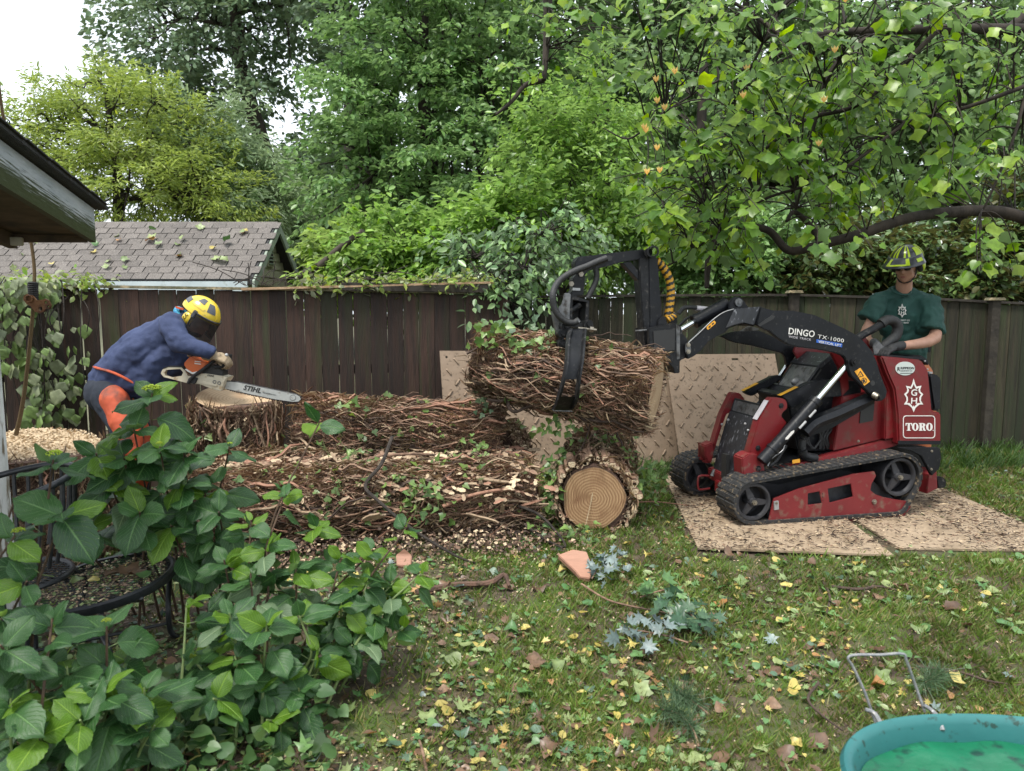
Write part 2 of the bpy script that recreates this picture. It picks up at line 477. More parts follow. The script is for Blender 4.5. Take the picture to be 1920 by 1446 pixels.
def add_moss(m, col=(.035, .042, .014), aniso=(1.2, 1.2, 6), scale=3.5, lo=.44, hi=.56, axis_bias=None):
    t = m.node_tree; p = t.nodes['Principled BSDF']; N = t.nodes; L = t.links
    src = p.inputs['Base Color'].links[0].from_socket
    tcn = N.new('ShaderNodeTexCoord'); mp = N.new('ShaderNodeMapping'); mp.inputs['Scale'].default_value = aniso
    L.new(tcn.outputs['UV'], mp.inputs[0])
    n = N.new('ShaderNodeTexNoise'); n.inputs['Scale'].default_value = scale; n.inputs['Detail'].default_value = 9; n.inputs['Roughness'].default_value = .68
    L.new(mp.outputs[0], n.inputs['Vector'])
    sx = N.new('ShaderNodeSeparateXYZ'); L.new(tcn.outputs['UV'], sx.inputs[0])
    a = N.new('ShaderNodeMath'); a.operation = 'MULTIPLY_ADD'; a.inputs[1].default_value = -.50; a.inputs[2].default_value = .30
    L.new(sx.outputs[1], a.inputs[0])
    b = N.new('ShaderNodeMath'); b.operation = 'ADD'; L.new(n.outputs['Fac'], b.inputs[0]); L.new(a.outputs[0], b.inputs[1])
    r = N.new('ShaderNodeMapRange'); r.inputs[1].default_value = lo; r.inputs[2].default_value = hi; L.new(b.outputs[0], r.inputs[0])
    x = N.new('ShaderNodeMix'); x.data_type = 'RGBA'; x.inputs[7].default_value = (*col, 1)
    L.new(r.outputs[0], x.inputs[0]); L.new(src, x.inputs[6]); L.new(x.outputs[2], p.inputs['Base Color'])
add_moss(m_fascia, aniso=(.8, 5.5, 1), scale=4.2, lo=.50, hi=.60)

def gz(x, y):
    return float((.018 * math.sin(x * 1.3 + .5) * math.cos(y * 1.1) + .012 * math.sin(x * 3.1 + y * 2.3) + .006 * math.sin(x * 9.1 + 1) * math.sin(y * 8.3)) * flatmask(x, y))
xs = np.concatenate([np.linspace(-160, -8, 14), np.linspace(-7.5, 8.5, 161), np.linspace(9, 160, 14)])
ys = np.concatenate([np.linspace(-60, -1, 8), np.linspace(-.5, 11.5, 121), np.linspace(12.5, 220, 22)])
GX, GY = np.meshgrid(xs, ys)
GZ = .018 * np.sin(GX * 1.3 + .5) * np.cos(GY * 1.1) + .012 * np.sin(GX * 3.1 + GY * 2.3) + .006 * np.sin(GX * 9.1 + 1) * np.sin(GY * 8.3)
def flatmask(X, Y):      # the trampled, level patch where the sheets lie
    a = np.clip((X - .6) / .6, 0, 1) * np.clip((4.8 - X) / .6, 0, 1) * np.clip((Y - 3.9) / .4, 0, 1) * np.clip((7.9 - Y) / .5, 0, 1)
    return 1 - .92 * a
GZ = GZ * flatmask(GX, GY)
V = np.stack([GX.ravel(), GY.ravel(), GZ.ravel()], 1)
nx = len(xs); i = np.arange(len(ys) - 1)[:, None] * nx + np.arange(nx - 1)[None]
i = i.ravel(); F = np.stack([i, i + 1, i + nx + 1, i + nx], 1)
link('ground', mesh_np('ground', V, F, m_soil, smooth=True), kind='structure', label='brown soil and thin lawn littered with leaves')

def fence(name, label, Apt, Bpt, topf, bw, mtl, gapf=lambda k: .004, lowf=lambda t: -.03, back=1):
    A = Vector((Apt[0], Apt[1], 0)); B = Vector((Bpt[0], Bpt[1], 0)); d = (B - A); Ln = d.length; d.normalize()
    n = Vector((-d.y, d.x, 0)) * back
    root = thing(name, label, 'fence', A)
    s = 0; k = 0
    rg = random.Random(5)
    while s < Ln:
        w = bw * rg.uniform(.93, 1.05); g = gapf(k)
        P = A + d * s; t = (s + w / 2)
        q = A + d * t
        zt = topf(q); zb = lowf(t / Ln)
        tilt = rg.uniform(-.004, .004); off = rg.uniform(0, .008)
        a = P + n * off + d * (g / 2); b = P + n * off + d * (w - g / 2)
        m = MB()
        zt2 = zt + rg.uniform(-.008, .008)
        quad = [a + Vector((0, 0, zb)), b + Vector((0, 0, zb)), b + d * tilt + Vector((0, 0, zt2 + rg.uniform(-.004, .004))), a + d * tilt + Vector((0, 0, zt2))]
        m.prism([quad], n * .02)
        m.build('board', mtl, root, bevel=.002)
        s += w; k += 1
    for zz in (.35, .95):
        m = MB(); p = A + n * .05 + Vector((0, 0, zz)); q = B + n * .05 + Vector((0, 0, zz))
        m.prism([[p, p + Vector((0, 0, .085)), p + n * .04 + Vector((0, 0, .085)), p + n * .04]], q - p)
        m.build('rail', m_rail, root)
    return root, A, B, d, n

def top_left(q):
    px = 960 + FOC * q.x / q.y
    y = np.interp(px, [-400, 140, 560, 920], [537, 540, 546, 553])
    return at(px, y, q.y).z
LFA, LFB = (-6.2, 5.25), (-.17, 7.0)
gaps = {18: .030, 32: .011, 33: .005}
rootL, A, B, d, n = fence('wooden_fence', 'dark red-brown board fence with light gaps behind the worker in blue', LFA, LFB, top_left, .15, m_board_dark,
      gapf=lambda k: gaps.get(k, [.003, .004, .003, .006][k % 4]))
m = MB(); pts = [A + d * (i * .4) for i in range(int((B - A).length / .4) + 1)]
for a_, b_ in zip(pts[:-1], pts[1:]):
    za, zb_ = top_left(a_), top_left(b_)
    o1 = -n * .035
    m.prism([[a_ + o1 + Vector((0, 0, za + .004)), a_ + n * .07 + Vector((0, 0, za + .004)), a_ + n * .07 + Vector((0, 0, za + .026)), a_ + o1 + Vector((0, 0, za + .026))]], (b_ + Vector((0, 0, zb_))) - (a_ + Vector((0, 0, za))))
m.build('cap_rail', m_capstrip, rootL)
def plankthing(name, label, pa, pb, h, w, mt, cat='plank'):
    pa, pb = Vector(pa), Vector(pb); dd = (pb - pa); nn = Vector((-dd.y, dd.x, 0)).normalized()
    t = MB(); t.prism([[pa, pa + nn * w, pa + nn * w + Vector((0, 0, h)), pa + Vector((0, 0, h))]], dd)
    o = t.build(name, mt, bevel=.003); return props(o, label, cat)
def onfence(px, y):
    u = (px - 960) / FOC
    t = (u * A.y - A.x) / (d.x - u * d.y)
    q = A + d * t
    return at(px, y, q.y - .06)
plankthing('loose_plank', 'long pale plank lying along the top of the dark fence', onfence(452, 545), onfence(926, 532), .022, .20, m_plank)
plankthing('dark_plank', 'dark board wedged on edge under the pale plank', onfence(640, 545), onfence(915, 535) - Vector((0, 0, .07)), .075, .03, m_rail)

def top_right(q):
    px = 960 + FOC * q.x / q.y
    y = np.interp(px, [900, 1200, 1480, 1760, 1900, 2300], [561, 557, 556, 564, 572, 580])
    return at(px, y, q.y).z
rootR, A2, B2, d2, n2 = fence('wooden_fence', 'weathered olive-brown board fence behind the red loader', (-.35, 7.85), (6.9, 7.85), top_right, .142, m_board_grey,
      gapf=lambda k: [.004, .005, .003][k % 3])
m = MB(); pts = [A2 + d2 * (i * .5) for i in range(15)]
for a_, b_ in zip(pts[:-1], pts[1:]):
    za, zb_ = top_right(a_), top_right(b_)
    m.prism([[a_ - n2 * .03 + Vector((0, 0, za + .004)), a_ + n2 * .07 + Vector((0, 0, za + .004)), a_ + n2 * .07 + Vector((0, 0, za + .03)), a_ - n2 * .03 + Vector((0, 0, za + .03))]], (b_ + Vector((0, 0, zb_))) - (a_ + Vector((0, 0, za))))
m.build('cap_rail', m_rail, rootR)
for px in (1489, 1866):
    q = at(px, 560, 7.79); zt = top_right(q) + .035
    m = MB(); m.box((q.x, 7.79, zt / 2), (.095, .07, zt)); po = m.build('post', m_rail, rootR, bevel=.004)
    m = MB(); m.prism([[Vector((q.x - .075, 7.72, zt + .002)), Vector((q.x + .075, 7.72, zt + .002)), Vector((q.x + .06, 7.72, zt + .03)), Vector((q.x - .06, 7.72, zt + .03))]], (0, .14, 0))
    m.build('post_cap', m_capstrip, po)
fence('wooden_fence', 'short dark board return closing the step between the two long fences', (-.16, 7.03), (-.16, 7.82), lambda q: 1.62, .14, m_board_dark, back=-1)

XR, YE, YR_, YB = -3.36, 9.0, 9.98, 10.96
ZE, ZR = at(400, 517, YE).z, at(508, 419, YR_).z
XL = -10.0
gar = thing('garage', 'low garage with leaf-strewn grey-brown shingle roof beyond the dark fence', 'garage', (XR, YE, 0))
sl = Vector((0, YR_ - YE, ZR - ZE)); SL = sl.length; su = sl.normalized(); sn = Vector((0, -su.z, su.y))
m = MB(); m.prism([[Vector((XR, YE + .1, 0)), Vector((XR, YB - .1, 0)), Vector((XR, YB - .1, ZE - .05)), Vector((XR, YR_, ZR - .13)), Vector((XR, YE + .1, ZE - .05))]], (XL - XR, 0, 0))
m.build('wall', m_gsiding, gar)
for k in range(7):                         # horizontal siding boards in the gable
    z0 = ZE - .1 + k * .12; hw = (ZR - .15 - z0) / (ZR - ZE) * (YR_ - YE)
    if hw < .08: break
    m = MB(); m.prism([[Vector((XR + .003, YR_ - hw, z0)), Vector((XR + .022, YR_ - hw, z0)), Vector((XR + .006, YR_ - hw, z0 + .115)), Vector((XR + .003, YR_ - hw, z0 + .115))]], (0, 2 * hw, 0)); m.build('siding_board', m_gsiding, gar)
roof = MB()
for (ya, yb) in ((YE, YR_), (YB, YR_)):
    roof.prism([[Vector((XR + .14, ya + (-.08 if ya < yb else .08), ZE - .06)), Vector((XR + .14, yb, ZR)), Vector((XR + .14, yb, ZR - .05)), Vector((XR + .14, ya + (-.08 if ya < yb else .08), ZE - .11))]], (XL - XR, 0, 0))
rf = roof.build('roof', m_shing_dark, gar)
rows = 10; eh = (SL + .08) / rows; tabw = .183
m = MB(); a0 = Vector((0, 0, 0))
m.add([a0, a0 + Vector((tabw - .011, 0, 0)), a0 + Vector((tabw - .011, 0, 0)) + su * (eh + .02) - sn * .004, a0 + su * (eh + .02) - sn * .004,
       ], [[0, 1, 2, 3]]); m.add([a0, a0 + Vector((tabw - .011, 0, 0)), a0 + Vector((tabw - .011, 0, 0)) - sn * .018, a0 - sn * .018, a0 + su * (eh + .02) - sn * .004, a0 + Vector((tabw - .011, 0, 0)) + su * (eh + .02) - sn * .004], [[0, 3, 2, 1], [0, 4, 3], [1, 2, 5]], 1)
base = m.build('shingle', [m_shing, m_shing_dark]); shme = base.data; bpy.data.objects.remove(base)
rg = random.Random(3)
start = Vector((0, YE - .08, ZE - .06))
x_left_sh = -6.9
for r_ in range(rows):
    x = x_left_sh + (r_ % 2) * tabw * .5
    while x < XR + .14 - tabw * .4:
        o = bpy.data.objects.new('shingle', shme); COL.objects.link(o); o.parent = rf
        lp = start + su * (r_ * eh) + sn * (.016 + rg.uniform(0, .006)) + Vector((x, 0, 0)) - Vector((XR, YE, 0))
        o.location = lp; x += tabw
m = MB()                                   # ridge caps
m.prism([[Vector((XR + .15, YR_ - .1, ZR - .065)), Vector((XR + .15, YR_, ZR + .022)), Vector((XR + .15, YR_ + .1, ZR - .065))]], (XL - XR, 0, 0)); m.build('ridge_cap', m_shing, gar)
m = MB(); m.box(((XR + XL) / 2 + .05, YE - .10, ZE - .155), (XR - XL + .1, .03, .16)); m.build('fascia', m_gfascia, gar, bevel=.003)
for (ya, yb) in ((YE - .09, YR_), (YB + .09, YR_)):
    m = MB(); m.prism([[Vector((XR + .15, ya, ZE - .07)), Vector((XR + .15, yb, ZR + .0)), Vector((XR + .15, yb, ZR - .13)), Vector((XR + .15, ya, ZE - .20))]], (.03, 0, 0)); m.build('rake_board', m_gtrim, gar)
m = MB(); m.box((XR + .03, YR_ - .02, ZR - .42), (.03, .22, .34)); vt = m.build('vent', m_gsiding, gar)
for k in range(6):
    m = MB(); m.box((XR + .05, YR_ - .02, ZR - .55 + k * .05), (.03, .16, .012), Matrix.Rotation(R(35), 3, 'Y')); m.build('slat', m_gtrim, vt)
m = MB(); m.box((XR + .047, YR_ - .02, ZR - .42), (.003, .16, .29)); m.build('painted_opening', m_vent_shade, vt)  # dark sheet behind the slats, its colour stands in for shade

pr = thing('porch_roof', 'mossy white porch roof corner jutting in above the garage roof', 'porch', (-2.7, 3.0, 0))
Pn, Pf = Vector((-1.93, 2.7, 0)), Vector((-2.235, 3.9, 0))
dirF = (Pf - Pn).normalized()
def fz(px, py, Y): return at(px, py, Y).z
zt0, zt1 = fz(0, 240, 2.7), fz(198, 392, 3.9)
zb0, zb1 = fz(0, 331, 2.7), fz(198, 455, 3.9)
ext = -1.1                                   # carry the board back toward the house, out of frame
def lerpz(za, zb, s): return za + (zb - za) * s
Ln = (Pf - Pn).length
s0 = ext / Ln
q0 = Pn + dirF * ext
L4 = [Vector((q0.x, q0.y, lerpz(zb0, zb1, s0))), Vector((Pf.x, Pf.y, zb1)), Vector((Pf.x, Pf.y, zt1)), Vector((q0.x, q0.y, lerpz(zt0, zt1, s0)))]
side = Vector((-dirF.y, dirF.x, 0))
if side.x > 0: side = -side
m = MB(); m.prism([L4], side * .03); fa = m.build('fascia', m_fascia, pr)
ul = fa.data.uv_layers.new(name='uv')
inv = TM[pr.name]
for lp in fa.data.loops:
    co = inv @ fa.data.vertices[lp.vertex_index].co
    s = (Vector((co.x, co.y, 0)) - q0).dot(dirF) / (Ln - ext)
    zb_ = lerpz(L4[0].z, L4[1].z, s); zt_ = lerpz(L4[3].z, L4[2].z, s)
    ul.data[lp.index].uv = (s * 3, (co.z - zb_) / (zt_ - zb_))
W = 2.2
top = [Vector((q0.x, q0.y, L4[3].z + .004)), Vector((Pf.x, Pf.y, L4[2].z + .004)) + dirF * .03]
m = MB(); o_ = -side * .05
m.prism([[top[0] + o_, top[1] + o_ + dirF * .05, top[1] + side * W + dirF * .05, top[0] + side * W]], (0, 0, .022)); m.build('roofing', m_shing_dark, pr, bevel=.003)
for k in range(9):                           # ragged shingle ends along the rake
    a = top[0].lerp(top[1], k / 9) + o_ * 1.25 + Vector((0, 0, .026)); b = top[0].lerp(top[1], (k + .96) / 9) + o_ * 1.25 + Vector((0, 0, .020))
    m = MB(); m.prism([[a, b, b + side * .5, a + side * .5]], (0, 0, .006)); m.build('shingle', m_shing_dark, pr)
und = [Vector((q0.x, q0.y, lerpz(zb0, zb1, s0) + .03)) + side * .032, Vector((Pf.x, Pf.y, zb1 + .03)) + side * .032]
m = MB(); m.prism([[und[0], und[1], und[1] + side * W, und[0] + side * W]], (0, 0, .02)); m.build('soffit', m_soffit, pr)
for so in (.34, 1.1):
    a, b = und[0] + side * so, und[1] + side * so
    m = MB(); m.prism([[a - Vector((0, 0, .002)), b - Vector((0, 0, .002)), b - Vector((0, 0, .07)), a - Vector((0, 0, .10))]], side * .04); m.build('rafter', m_soffit, pr)
e0 = Vector((Pf.x, Pf.y, 0)) - dirF * .02
m = MB(); m.prism([[e0 + side * .034 + Vector((0, 0, zb1 + .026)), e0 + side * W + Vector((0, 0, zb1 + .026)), e0 + side * W + Vector((0, 0, zb1 - .05)), e0 + side * .034 + Vector((0, 0, zb1 - .003))]], -dirF * .03); m.build('eave_board', m_soffit, pr)
m = MB(); m.prism([[e0 - dirF * .04 + side * .32 + Vector((0, 0, zb1 + .012)), e0 - dirF * .04 + side * 1.6 + Vector((0, 0, zb1 + .012)), e0 - dirF * .04 + side * 1.6 + Vector((0, 0, zb1 - .03)), e0 - dirF * .04 + side * .32 + Vector((0, 0, zb1 - .03))]], -dirF * .03); m.build('vinyl_strip', m_vinyl, pr, bevel=.003)
pxr = at(8, 1000, 3.45)
m = MB(); m.box((pxr.x - .07, 3.45, .92), (.14, .14, 1.9)); pp = m.build('post', m_post, pr, bevel=.006)

def lugs(parent, O, Ux, Uy, Un, w, h, mt, seed=0, pitch=.150):
    m = MB(); rg = random.Random(seed)
    ny = int(h / .098); nx_ = int(w / pitch)
    for j in range(1, ny):
        for i_ in range(nx_):
            s = (i_ + .35 + .5 * (j % 2)) * pitch + .02
            if s > w - .05: continue
            up = 1 if (j // 2) % 2 == 0 else -1
            c = O + Ux * s + Uy * (j * .098) + Un * .002
            dd = (Ux * .62 + Uy * .78 * up) * .036; pp_ = dd.cross(Un).normalized() * .008
            v = [c - dd - pp_, c - dd + pp_, c + dd + pp_, c + dd - pp_]
            t_ = [c - dd * .8 - pp_ * .5 + Un * .010, c - dd * .8 + pp_ * .5 + Un * .010, c + dd * .8 + pp_ * .5 + Un * .010, c + dd * .8 - pp_ * .5 + Un * .010]
            m.add(v + t_, [[4, 5, 6, 7], [0, 1, 5, 4], [1, 2, 6, 5], [2, 3, 7, 6], [3, 0, 4, 7]])
    return m.build('tread_bars', mt, parent, kind='stuff')
def sheet(name, label, c4, th, mt, grp, holes=(), pitch=.150, dolugs=True):
    """c4: bottom-left, bottom-right, top-right, top-left as seen"""
    c4 = [Vector(p) for p in c4]
    Ux = (c4[1] - c4[0]); w = Ux.length; Ux.normalize(); Uy = (c4[3] - c4[0]); h = Uy.length; Uy.normalize()
    Un = Ux.cross(Uy).normalized()
    loops = [c4]
    for (hx, hy, rw, rh) in holes:
        c = c4[0] + Ux * hx + Uy * hy; k = 10
        loops.append([c + Ux * (math.cos(2 * math.pi * i_ / k) * rw) + Uy * (math.sin(2 * math.pi * i_ / k) * rh) if rw == rh else
                      c + Ux * ([-1, 1, 1, -1][i_] * rw) + Uy * ([-1, -1, 1, 1][i_] * rh) for i_ in range(k if rw == rh else 4)])
    root = thing(name, label, 'ground mat', c4[0], 0, grp)
    m = MB(); m.prism(loops, -Un * th); m.build('panel', mt, root)
    if dolugs: lugs(root, c4[0], Ux, Uy, Un, w, h, mt, seed=len(label), pitch=pitch)
    return root
GM = 'tan ground protection mats'
a0, a1 = Vector((at(840, 880, 6.30).x, 6.30, .02)), Vector((at(1272, 868, 7.12).x, 7.12, .02))
ux = (a1 - a0).normalized(); w_ = (a1 - a0).length
up = Vector((-ux.y * .22, ux.x * .22, 1)).normalized()
ztop = 1.20
sheet('ground_mat', 'tan diamond-tread sheet standing against the fence behind the lifted log', [a0, a1, a1 + up * 1.12, a0 + up * 1.18], .013, m_mat_tan, GM, holes=((.06, 1.12, .012, .012), (2.1, .05, .012, .012)))
b0, b1 = Vector((at(1276, 877, 6.98).x, 6.98, .02)), Vector((at(1490, 872, 7.08).x, 7.10, .02))
ux = (b1 - b0).normalized()
up = Vector((-.10, .33, 1)).normalized()
sheet('ground_mat', 'tan diamond-tread sheet leaning just left of the loader with a slot in its top edge', [b0, b1, b1 + up * 1.13, b0 + up * 1.13], .013, m_mat_tan, GM, holes=((.74, 1.075, .036, .011), (.98, 1.075, .009, .009), (1.09, 1.075, .009, .009)))
zc = .034
sheet('ground_mat', 'tan debris-strewn sheet lying under the front of the loader tracks', [(1.19, 4.44, zc), (2.37, 4.30, zc), (2.58, 6.72, zc), (1.44, 6.86, zc)], .013, m_mat_dirty, GM, dolugs=False)
zd = .019
sheet('ground_mat', 'tan debris-strewn sheet lying behind the loader by the fence', [(2.50, 4.47, zd), (3.68, 4.42, zd), (3.72, 6.86, zd), (2.56, 6.92, zd)], .013, m_mat_dirty, GM, dolugs=False)
def unit(a): return a / np.maximum(np.linalg.norm(a, axis=-1, keepdims=True), 1e-9)
def basis(axis, nrm):
    y = unit(axis); x = unit(np.cross(y, nrm)); z = np.cross(x, y)
    return np.stack([x, y, z], axis=-1)          # columns
def scatter(tv, tf, C, B, S):
    """tv (k,3) template, tf (f,q) faces, C (n,3), B (n,3,3), S (n,) -> V, F"""
    n, k = len(C), len(tv)
    if np.ndim(S) == 1: S = S[:, None]
    V = np.einsum('nij,nkj->nki', B, tv[None] * S[:, None, :]) + C[:, None, :]
    F = tf[None] + (np.arange(n) * k)[:, None, None]
    return V.reshape(-1, 3), F.reshape(-1, tf.shape[1])
T_OV = np.array([(0, 0, 0), (-.26, .28, .05), (-.24, .62, .04), (0, 1, -.10), (.24, .62, .04), (.26, .28, .05)], float); F_OV = np.array([(0, 3, 2, 1), (0, 5, 4, 3)])
T_NA = np.array([(0, 0, 0), (-.13, .3, .03), (-.12, .65, .02), (0, 1, -.12), (.12, .65, .02), (.13, .3, .03)], float); F_NA = F_OV
def lobed(pts, droop=.12):
    P = [(0, .38, .0)] + [(x, y, .22 * abs(x) - droop * y * y) for x, y in pts]
    k = len(pts); F = [(0, i + 1, (i + 1) % k + 1) for i in range(k)]
    return np.array(P, float), np.array(F)
def sym(h): return [(x, y) for x, y in h] + [(-x, y) for x, y in h[::-1] if abs(x) > 1e-6]
T_TU, F_TU = lobed(sym([(.0, .0), (.20, .02), (.46, .16), (.36, .42), (.44, .72), (.36, .98), (.18, .86), (.0, .84)]))
T_MA, F_MA = lobed(sym([(.0, .0), (.16, .06), (.44, .0), (.26, .22), (.56, .42), (.24, .46), (.34, .80), (.12, .66), (.0, 1.05)]), .2)
T_IV, F_IV = lobed(sym([(.0, .05), (.22, -.04), (.46, .26), (.24, .45), (.16, .72), (.0, .95)]), .1)
T_HE, F_HE = lobed(sym([(.0, .08), (.16, .0), (.38, .10), (.46, .36), (.32, .68), (.12, .90), (.0, 1.0)]), .14)

def spray_leaves(C, D, per, L, side, vert, tv, tf, size, rg, droop=.25, flat=.55, sj=.35):
    """clumps of leaves as sprays: C (n,3) clump roots, D (n,3) spray directions"""
    n = len(C); N = n * per
    c = np.repeat(C, per, 0); d = np.repeat(unit(D), per, 0)
    lat = unit(np.cross(d, np.array([0, 0, 1.0])))
    Ls = np.repeat(rg.uniform(.6, 1.3, n) * L, per)
    t = rg.uniform(0, 1, N) ** .8
    sd = rg.normal(0, 1, N) * side * (1.05 - .6 * t)
    P = c + d * (t * Ls)[:, None] + lat * sd[:, None] + np.array([0, 0, 1.0]) * (rg.normal(0, vert, N) - droop * t ** 2 * Ls)[:, None]
    ax = d * .6 + lat * (np.sign(sd) * rg.uniform(.2, 1.1, N))[:, None] + rg.normal(0, .35, (N, 3)) + np.array([0, 0, -droop - .15])
    nr = np.array([0, 0, 1.0]) + rg.normal(0, flat, (N, 3))
    S = size * (1 + rg.uniform(-sj, sj, N))
    return scatter(tv, tf, P, basis(ax, nr), S)

def sample_crown(ells, n, rg, inner=.35):
    """ells: list of (cx,cy,cz,rx,ry,rz); clump points biased to the shell"""
    w = np.array([e[3] * e[4] * e[5] for e in ells]) ** .67; w = w / w.sum()
    k = rg.choice(len(ells), n, p=w); E = np.array(ells, float)[k]
    u = unit(rg.normal(0, 1, (n, 3))); r = inner + (1 - inner) * rg.uniform(0, 1, n) ** .6
    P = E[:, :3] + u * E[:, 3:] * r[:, None]
    return P, unit(u * np.array([1, 1, .55]) + np.array([0, 0, .1])), k

TREE_TRIS = 0
def tree(name, label, cat, base, ells, nclump, per, size, mt, bark, L=.6, side=.22, vert=.06, tmpl=(T_OV, F_OV), trunk=.2, seed=1,
         group=None, droop=.25, trunk_pts=None, limbs=True, nlimb=60, inner=.35, flat=.55, zmin=None):
    rg = np.random.default_rng(seed); rr = random.Random(seed)
    root = thing(name, label, cat, base, 0, group)
    P, D, k = sample_crown(ells, nclump, rg, inner)
    if zmin is not None: P[:, 2] = np.maximum(P[:, 2], zmin + rg.uniform(0, .3, len(P)))
    V, F = spray_leaves(P, D, per, L, side, vert, tmpl[0], tmpl[1], size, rg, droop, flat)
    link('crown', mesh_np('crown', local(root, V), F, mt), root)
    m = MB(); b = Vector(base)
    E0 = [Vector(e[:3]) for e in ells]
    top = max(E0, key=lambda e: e.z)
    tp = [Vector(p) for p in trunk_pts] if trunk_pts else [b, b.lerp(top, .35) + Vector((rr.uniform(-.2, .2), 0, 0)), b.lerp(top, .7) + Vector((rr.uniform(-.3, .3), 0, 0)), top]
    cm = catmull(tp, 6)
    m.tube(cm, lerp_list([trunk * 1.25, trunk, trunk * .7, trunk * .3], len(cm)), 10)
    if limbs:
        nodes = [(p, i_ / len(cm)) for i_, p in enumerate(cm)][len(cm) // 4:]
        ends = []
        for e, el in zip(E0, ells):
            q, s = min(nodes, key=lambda a: (a[0] - e).length + max(0, a[0].z - e.z) * 3)
            mid = q.lerp(e, .5) + Vector((rr.uniform(-.2, .2), rr.uniform(-.2, .2), rr.uniform(0, .4)))
            lc = catmull([q, mid, e], 5); r0 = trunk * (1 - s * .6) * .5
            m.tube(lc, lerp_list([r0, r0 * .3], len(lc)), 7); ends += lc[2:]
        idx = rg.choice(len(P), min(nlimb, len(P)), replace=False)
        for i_ in idx:
            p = Vector(P[i_]); e = min(ends, key=lambda a: (a - p).length)
            mid = e.lerp(p, .5) + Vector((rr.uniform(-.15, .15), rr.uniform(-.15, .15), rr.uniform(-.05, .2)))
            lc = catmull([e, mid, p, p + Vector(D[i_]) * L * .8], 3)
            m.tube(lc, lerp_list([trunk * .14 + .004, .004], len(lc)), 5)
    m.build('trunk', bark, root, smooth=True)
    return root

def E(px, py, Y, rx, ry, rz):
    c = at(px, py, Y); s = Y / FOC
    return (c.x, c.y, c.z, rx * s, ry, rz * s)

lm_oak = leafmat('oak leaves', (.11, .18, .10), (.20, .29, .16), back=(.13, .18, .10), trans=.30, rough=.5)  # paled to stand in for haze over the distance
lm_yel = leafmat('yellow green leaves', (.16, .23, .045), (.32, .38, .075), back=(.25, .33, .10), trans=.38)
lm_pale = leafmat('pale green leaves', (.15, .24, .11), (.27, .36, .18), back=(.26, .34, .2), trans=.32)
lm_mid = leafmat('mid green leaves', (.085, .18, .055), (.22, .36, .11), back=(.15, .24, .10), trans=.40, rough=.38)
lm_mid2 = leafmat('fresh green leaves', (.12, .245, .04), (.28, .43, .075), back=(.17, .27, .09), trans=.42, rough=.36)
lm_far = leafmat('distant leaves', (.085, .16, .060), (.21, .32, .125), back=(.13, .2, .09), trans=.35, rough=.5)
lm_tulip = leafmat('tulip tree leaves', (.07, .16, .022), (.27, .39, .045), back=(.14, .22, .09), trans=.48, rough=.34, cc_=(.13, .25, .03))
lm_gloss = leafmat('glossy dark leaves', (.045, .085, .03), (.13, .20, .06), back=(.11, .11, .04), trans=.2, rough=.25)
lm_vine = leafmat('bright vine leaves', (.12, .22, .030), (.28, .40, .06), back=(.2, .28, .1), trans=.42, rough=.38)
lm_blue = leafmat('blue green leaves', (.11, .21, .085), (.25, .38, .15), back=(.16, .22, .14), trans=.3, rough=.3)

def wood_mass():
    rg = np.random.default_rng(3)
    n = 1500
    px = rg.uniform(430, 2100, n); Y = rg.uniform(24, 38, n)
    P = []
    for a, y_ in zip(px, Y):
        top = np.interp(a, [430, 540, 640, 760, 2100], [390, 350, 250, 60, 20])
        py = rg.uniform(top, 560)
        q = at(a, py, y_); P.append((q.x, q.y, max(q.z, .3)))
    P = np.array(P); D = rg.normal(0, 1, (n, 3)) * [1, .6, .3] + [0, -.5, .1]
    V, F = spray_leaves(P, D, 42, 1.7, .7, .30, T_OV, F_OV, .30, rg, .2, .8)
    link('distant_woods', mesh_np('distant_woods', V, F, lm_far), kind='stuff', label='distant green woods closing the view beyond every yard')
wood_mass()
def bare_trunk(label, px, y0, y1, Y, w, lean=0):
    a = at(px, y1, Y); b = at(px + lean, y0, Y); a.z = 0
    root = thing('tree', label, 'tree', (a.x, a.y, 0), 0, 'bare trunks standing among the trees')
    m = MB(); c = catmull([a, a.lerp(b, .4) + Vector((.05, 0, 0)), a.lerp(b, .75) - Vector((.05, 0, 0)), b], 5); r = w * Y / FOC / 2
    m.tube(c, lerp_list([r * 1.15, r, r * .9, r * .7], len(c)), 12)
    m.build('trunk', m_bark_far if Y > 12 else m_bark, root, smooth=True)
    return root
TG = 'trees beyond the fence'
b = at(524, 560, 22);
tree('oak_tree', 'tall blue-green oak with a leaning dark trunk above the garage roof', 'tree', (b.x, 22, 0),
     [E(350, 110, 22.5, 150, 2.6, 110), E(290, 50, 22, 70, 2, 80), E(450, 70, 22, 150, 2.6, 130), E(480, 240, 21.5, 80, 1.6, 95), E(330, 210, 22.5, 110, 2, 80), E(540, 20, 22, 90, 2.5, 60), E(560, 300, 21, 48, 1.2, 42), E(340, -120, 22.5, 170, 3, 140), E(520, -130, 22, 200, 3, 120)],
     430, 54, .18, lm_oak, m_bark_far, L=.85, side=.36, vert=.16, trunk=.26, seed=4, group=TG,
     trunk_pts=[(b.x + .25, 22, 0), at(522, 420, 22), at(500, 300, 22), at(455, 140, 22), at(440, 30, 22), at(430, -150, 22)], inner=.2, nlimb=120)
b = at(700, 560, 20)
tree('oak_tree', 'dark oak whose boughs hang down over the sky gap', 'tree', (b.x, 20, 0),
     [E(690, 40, 20, 80, 2, 70), E(660, 100, 19.5, 30, 1.2, 26), E(740, -20, 20, 160, 2.5, 110), E(620, -120, 20, 200, 2.5, 100)],
     190, 46, .18, lm_oak, m_bark_far, L=.7, side=.4, vert=.15, trunk=.24, seed=14, group=TG, inner=.15, nlimb=80)
b = at(215, 560, 14.5)
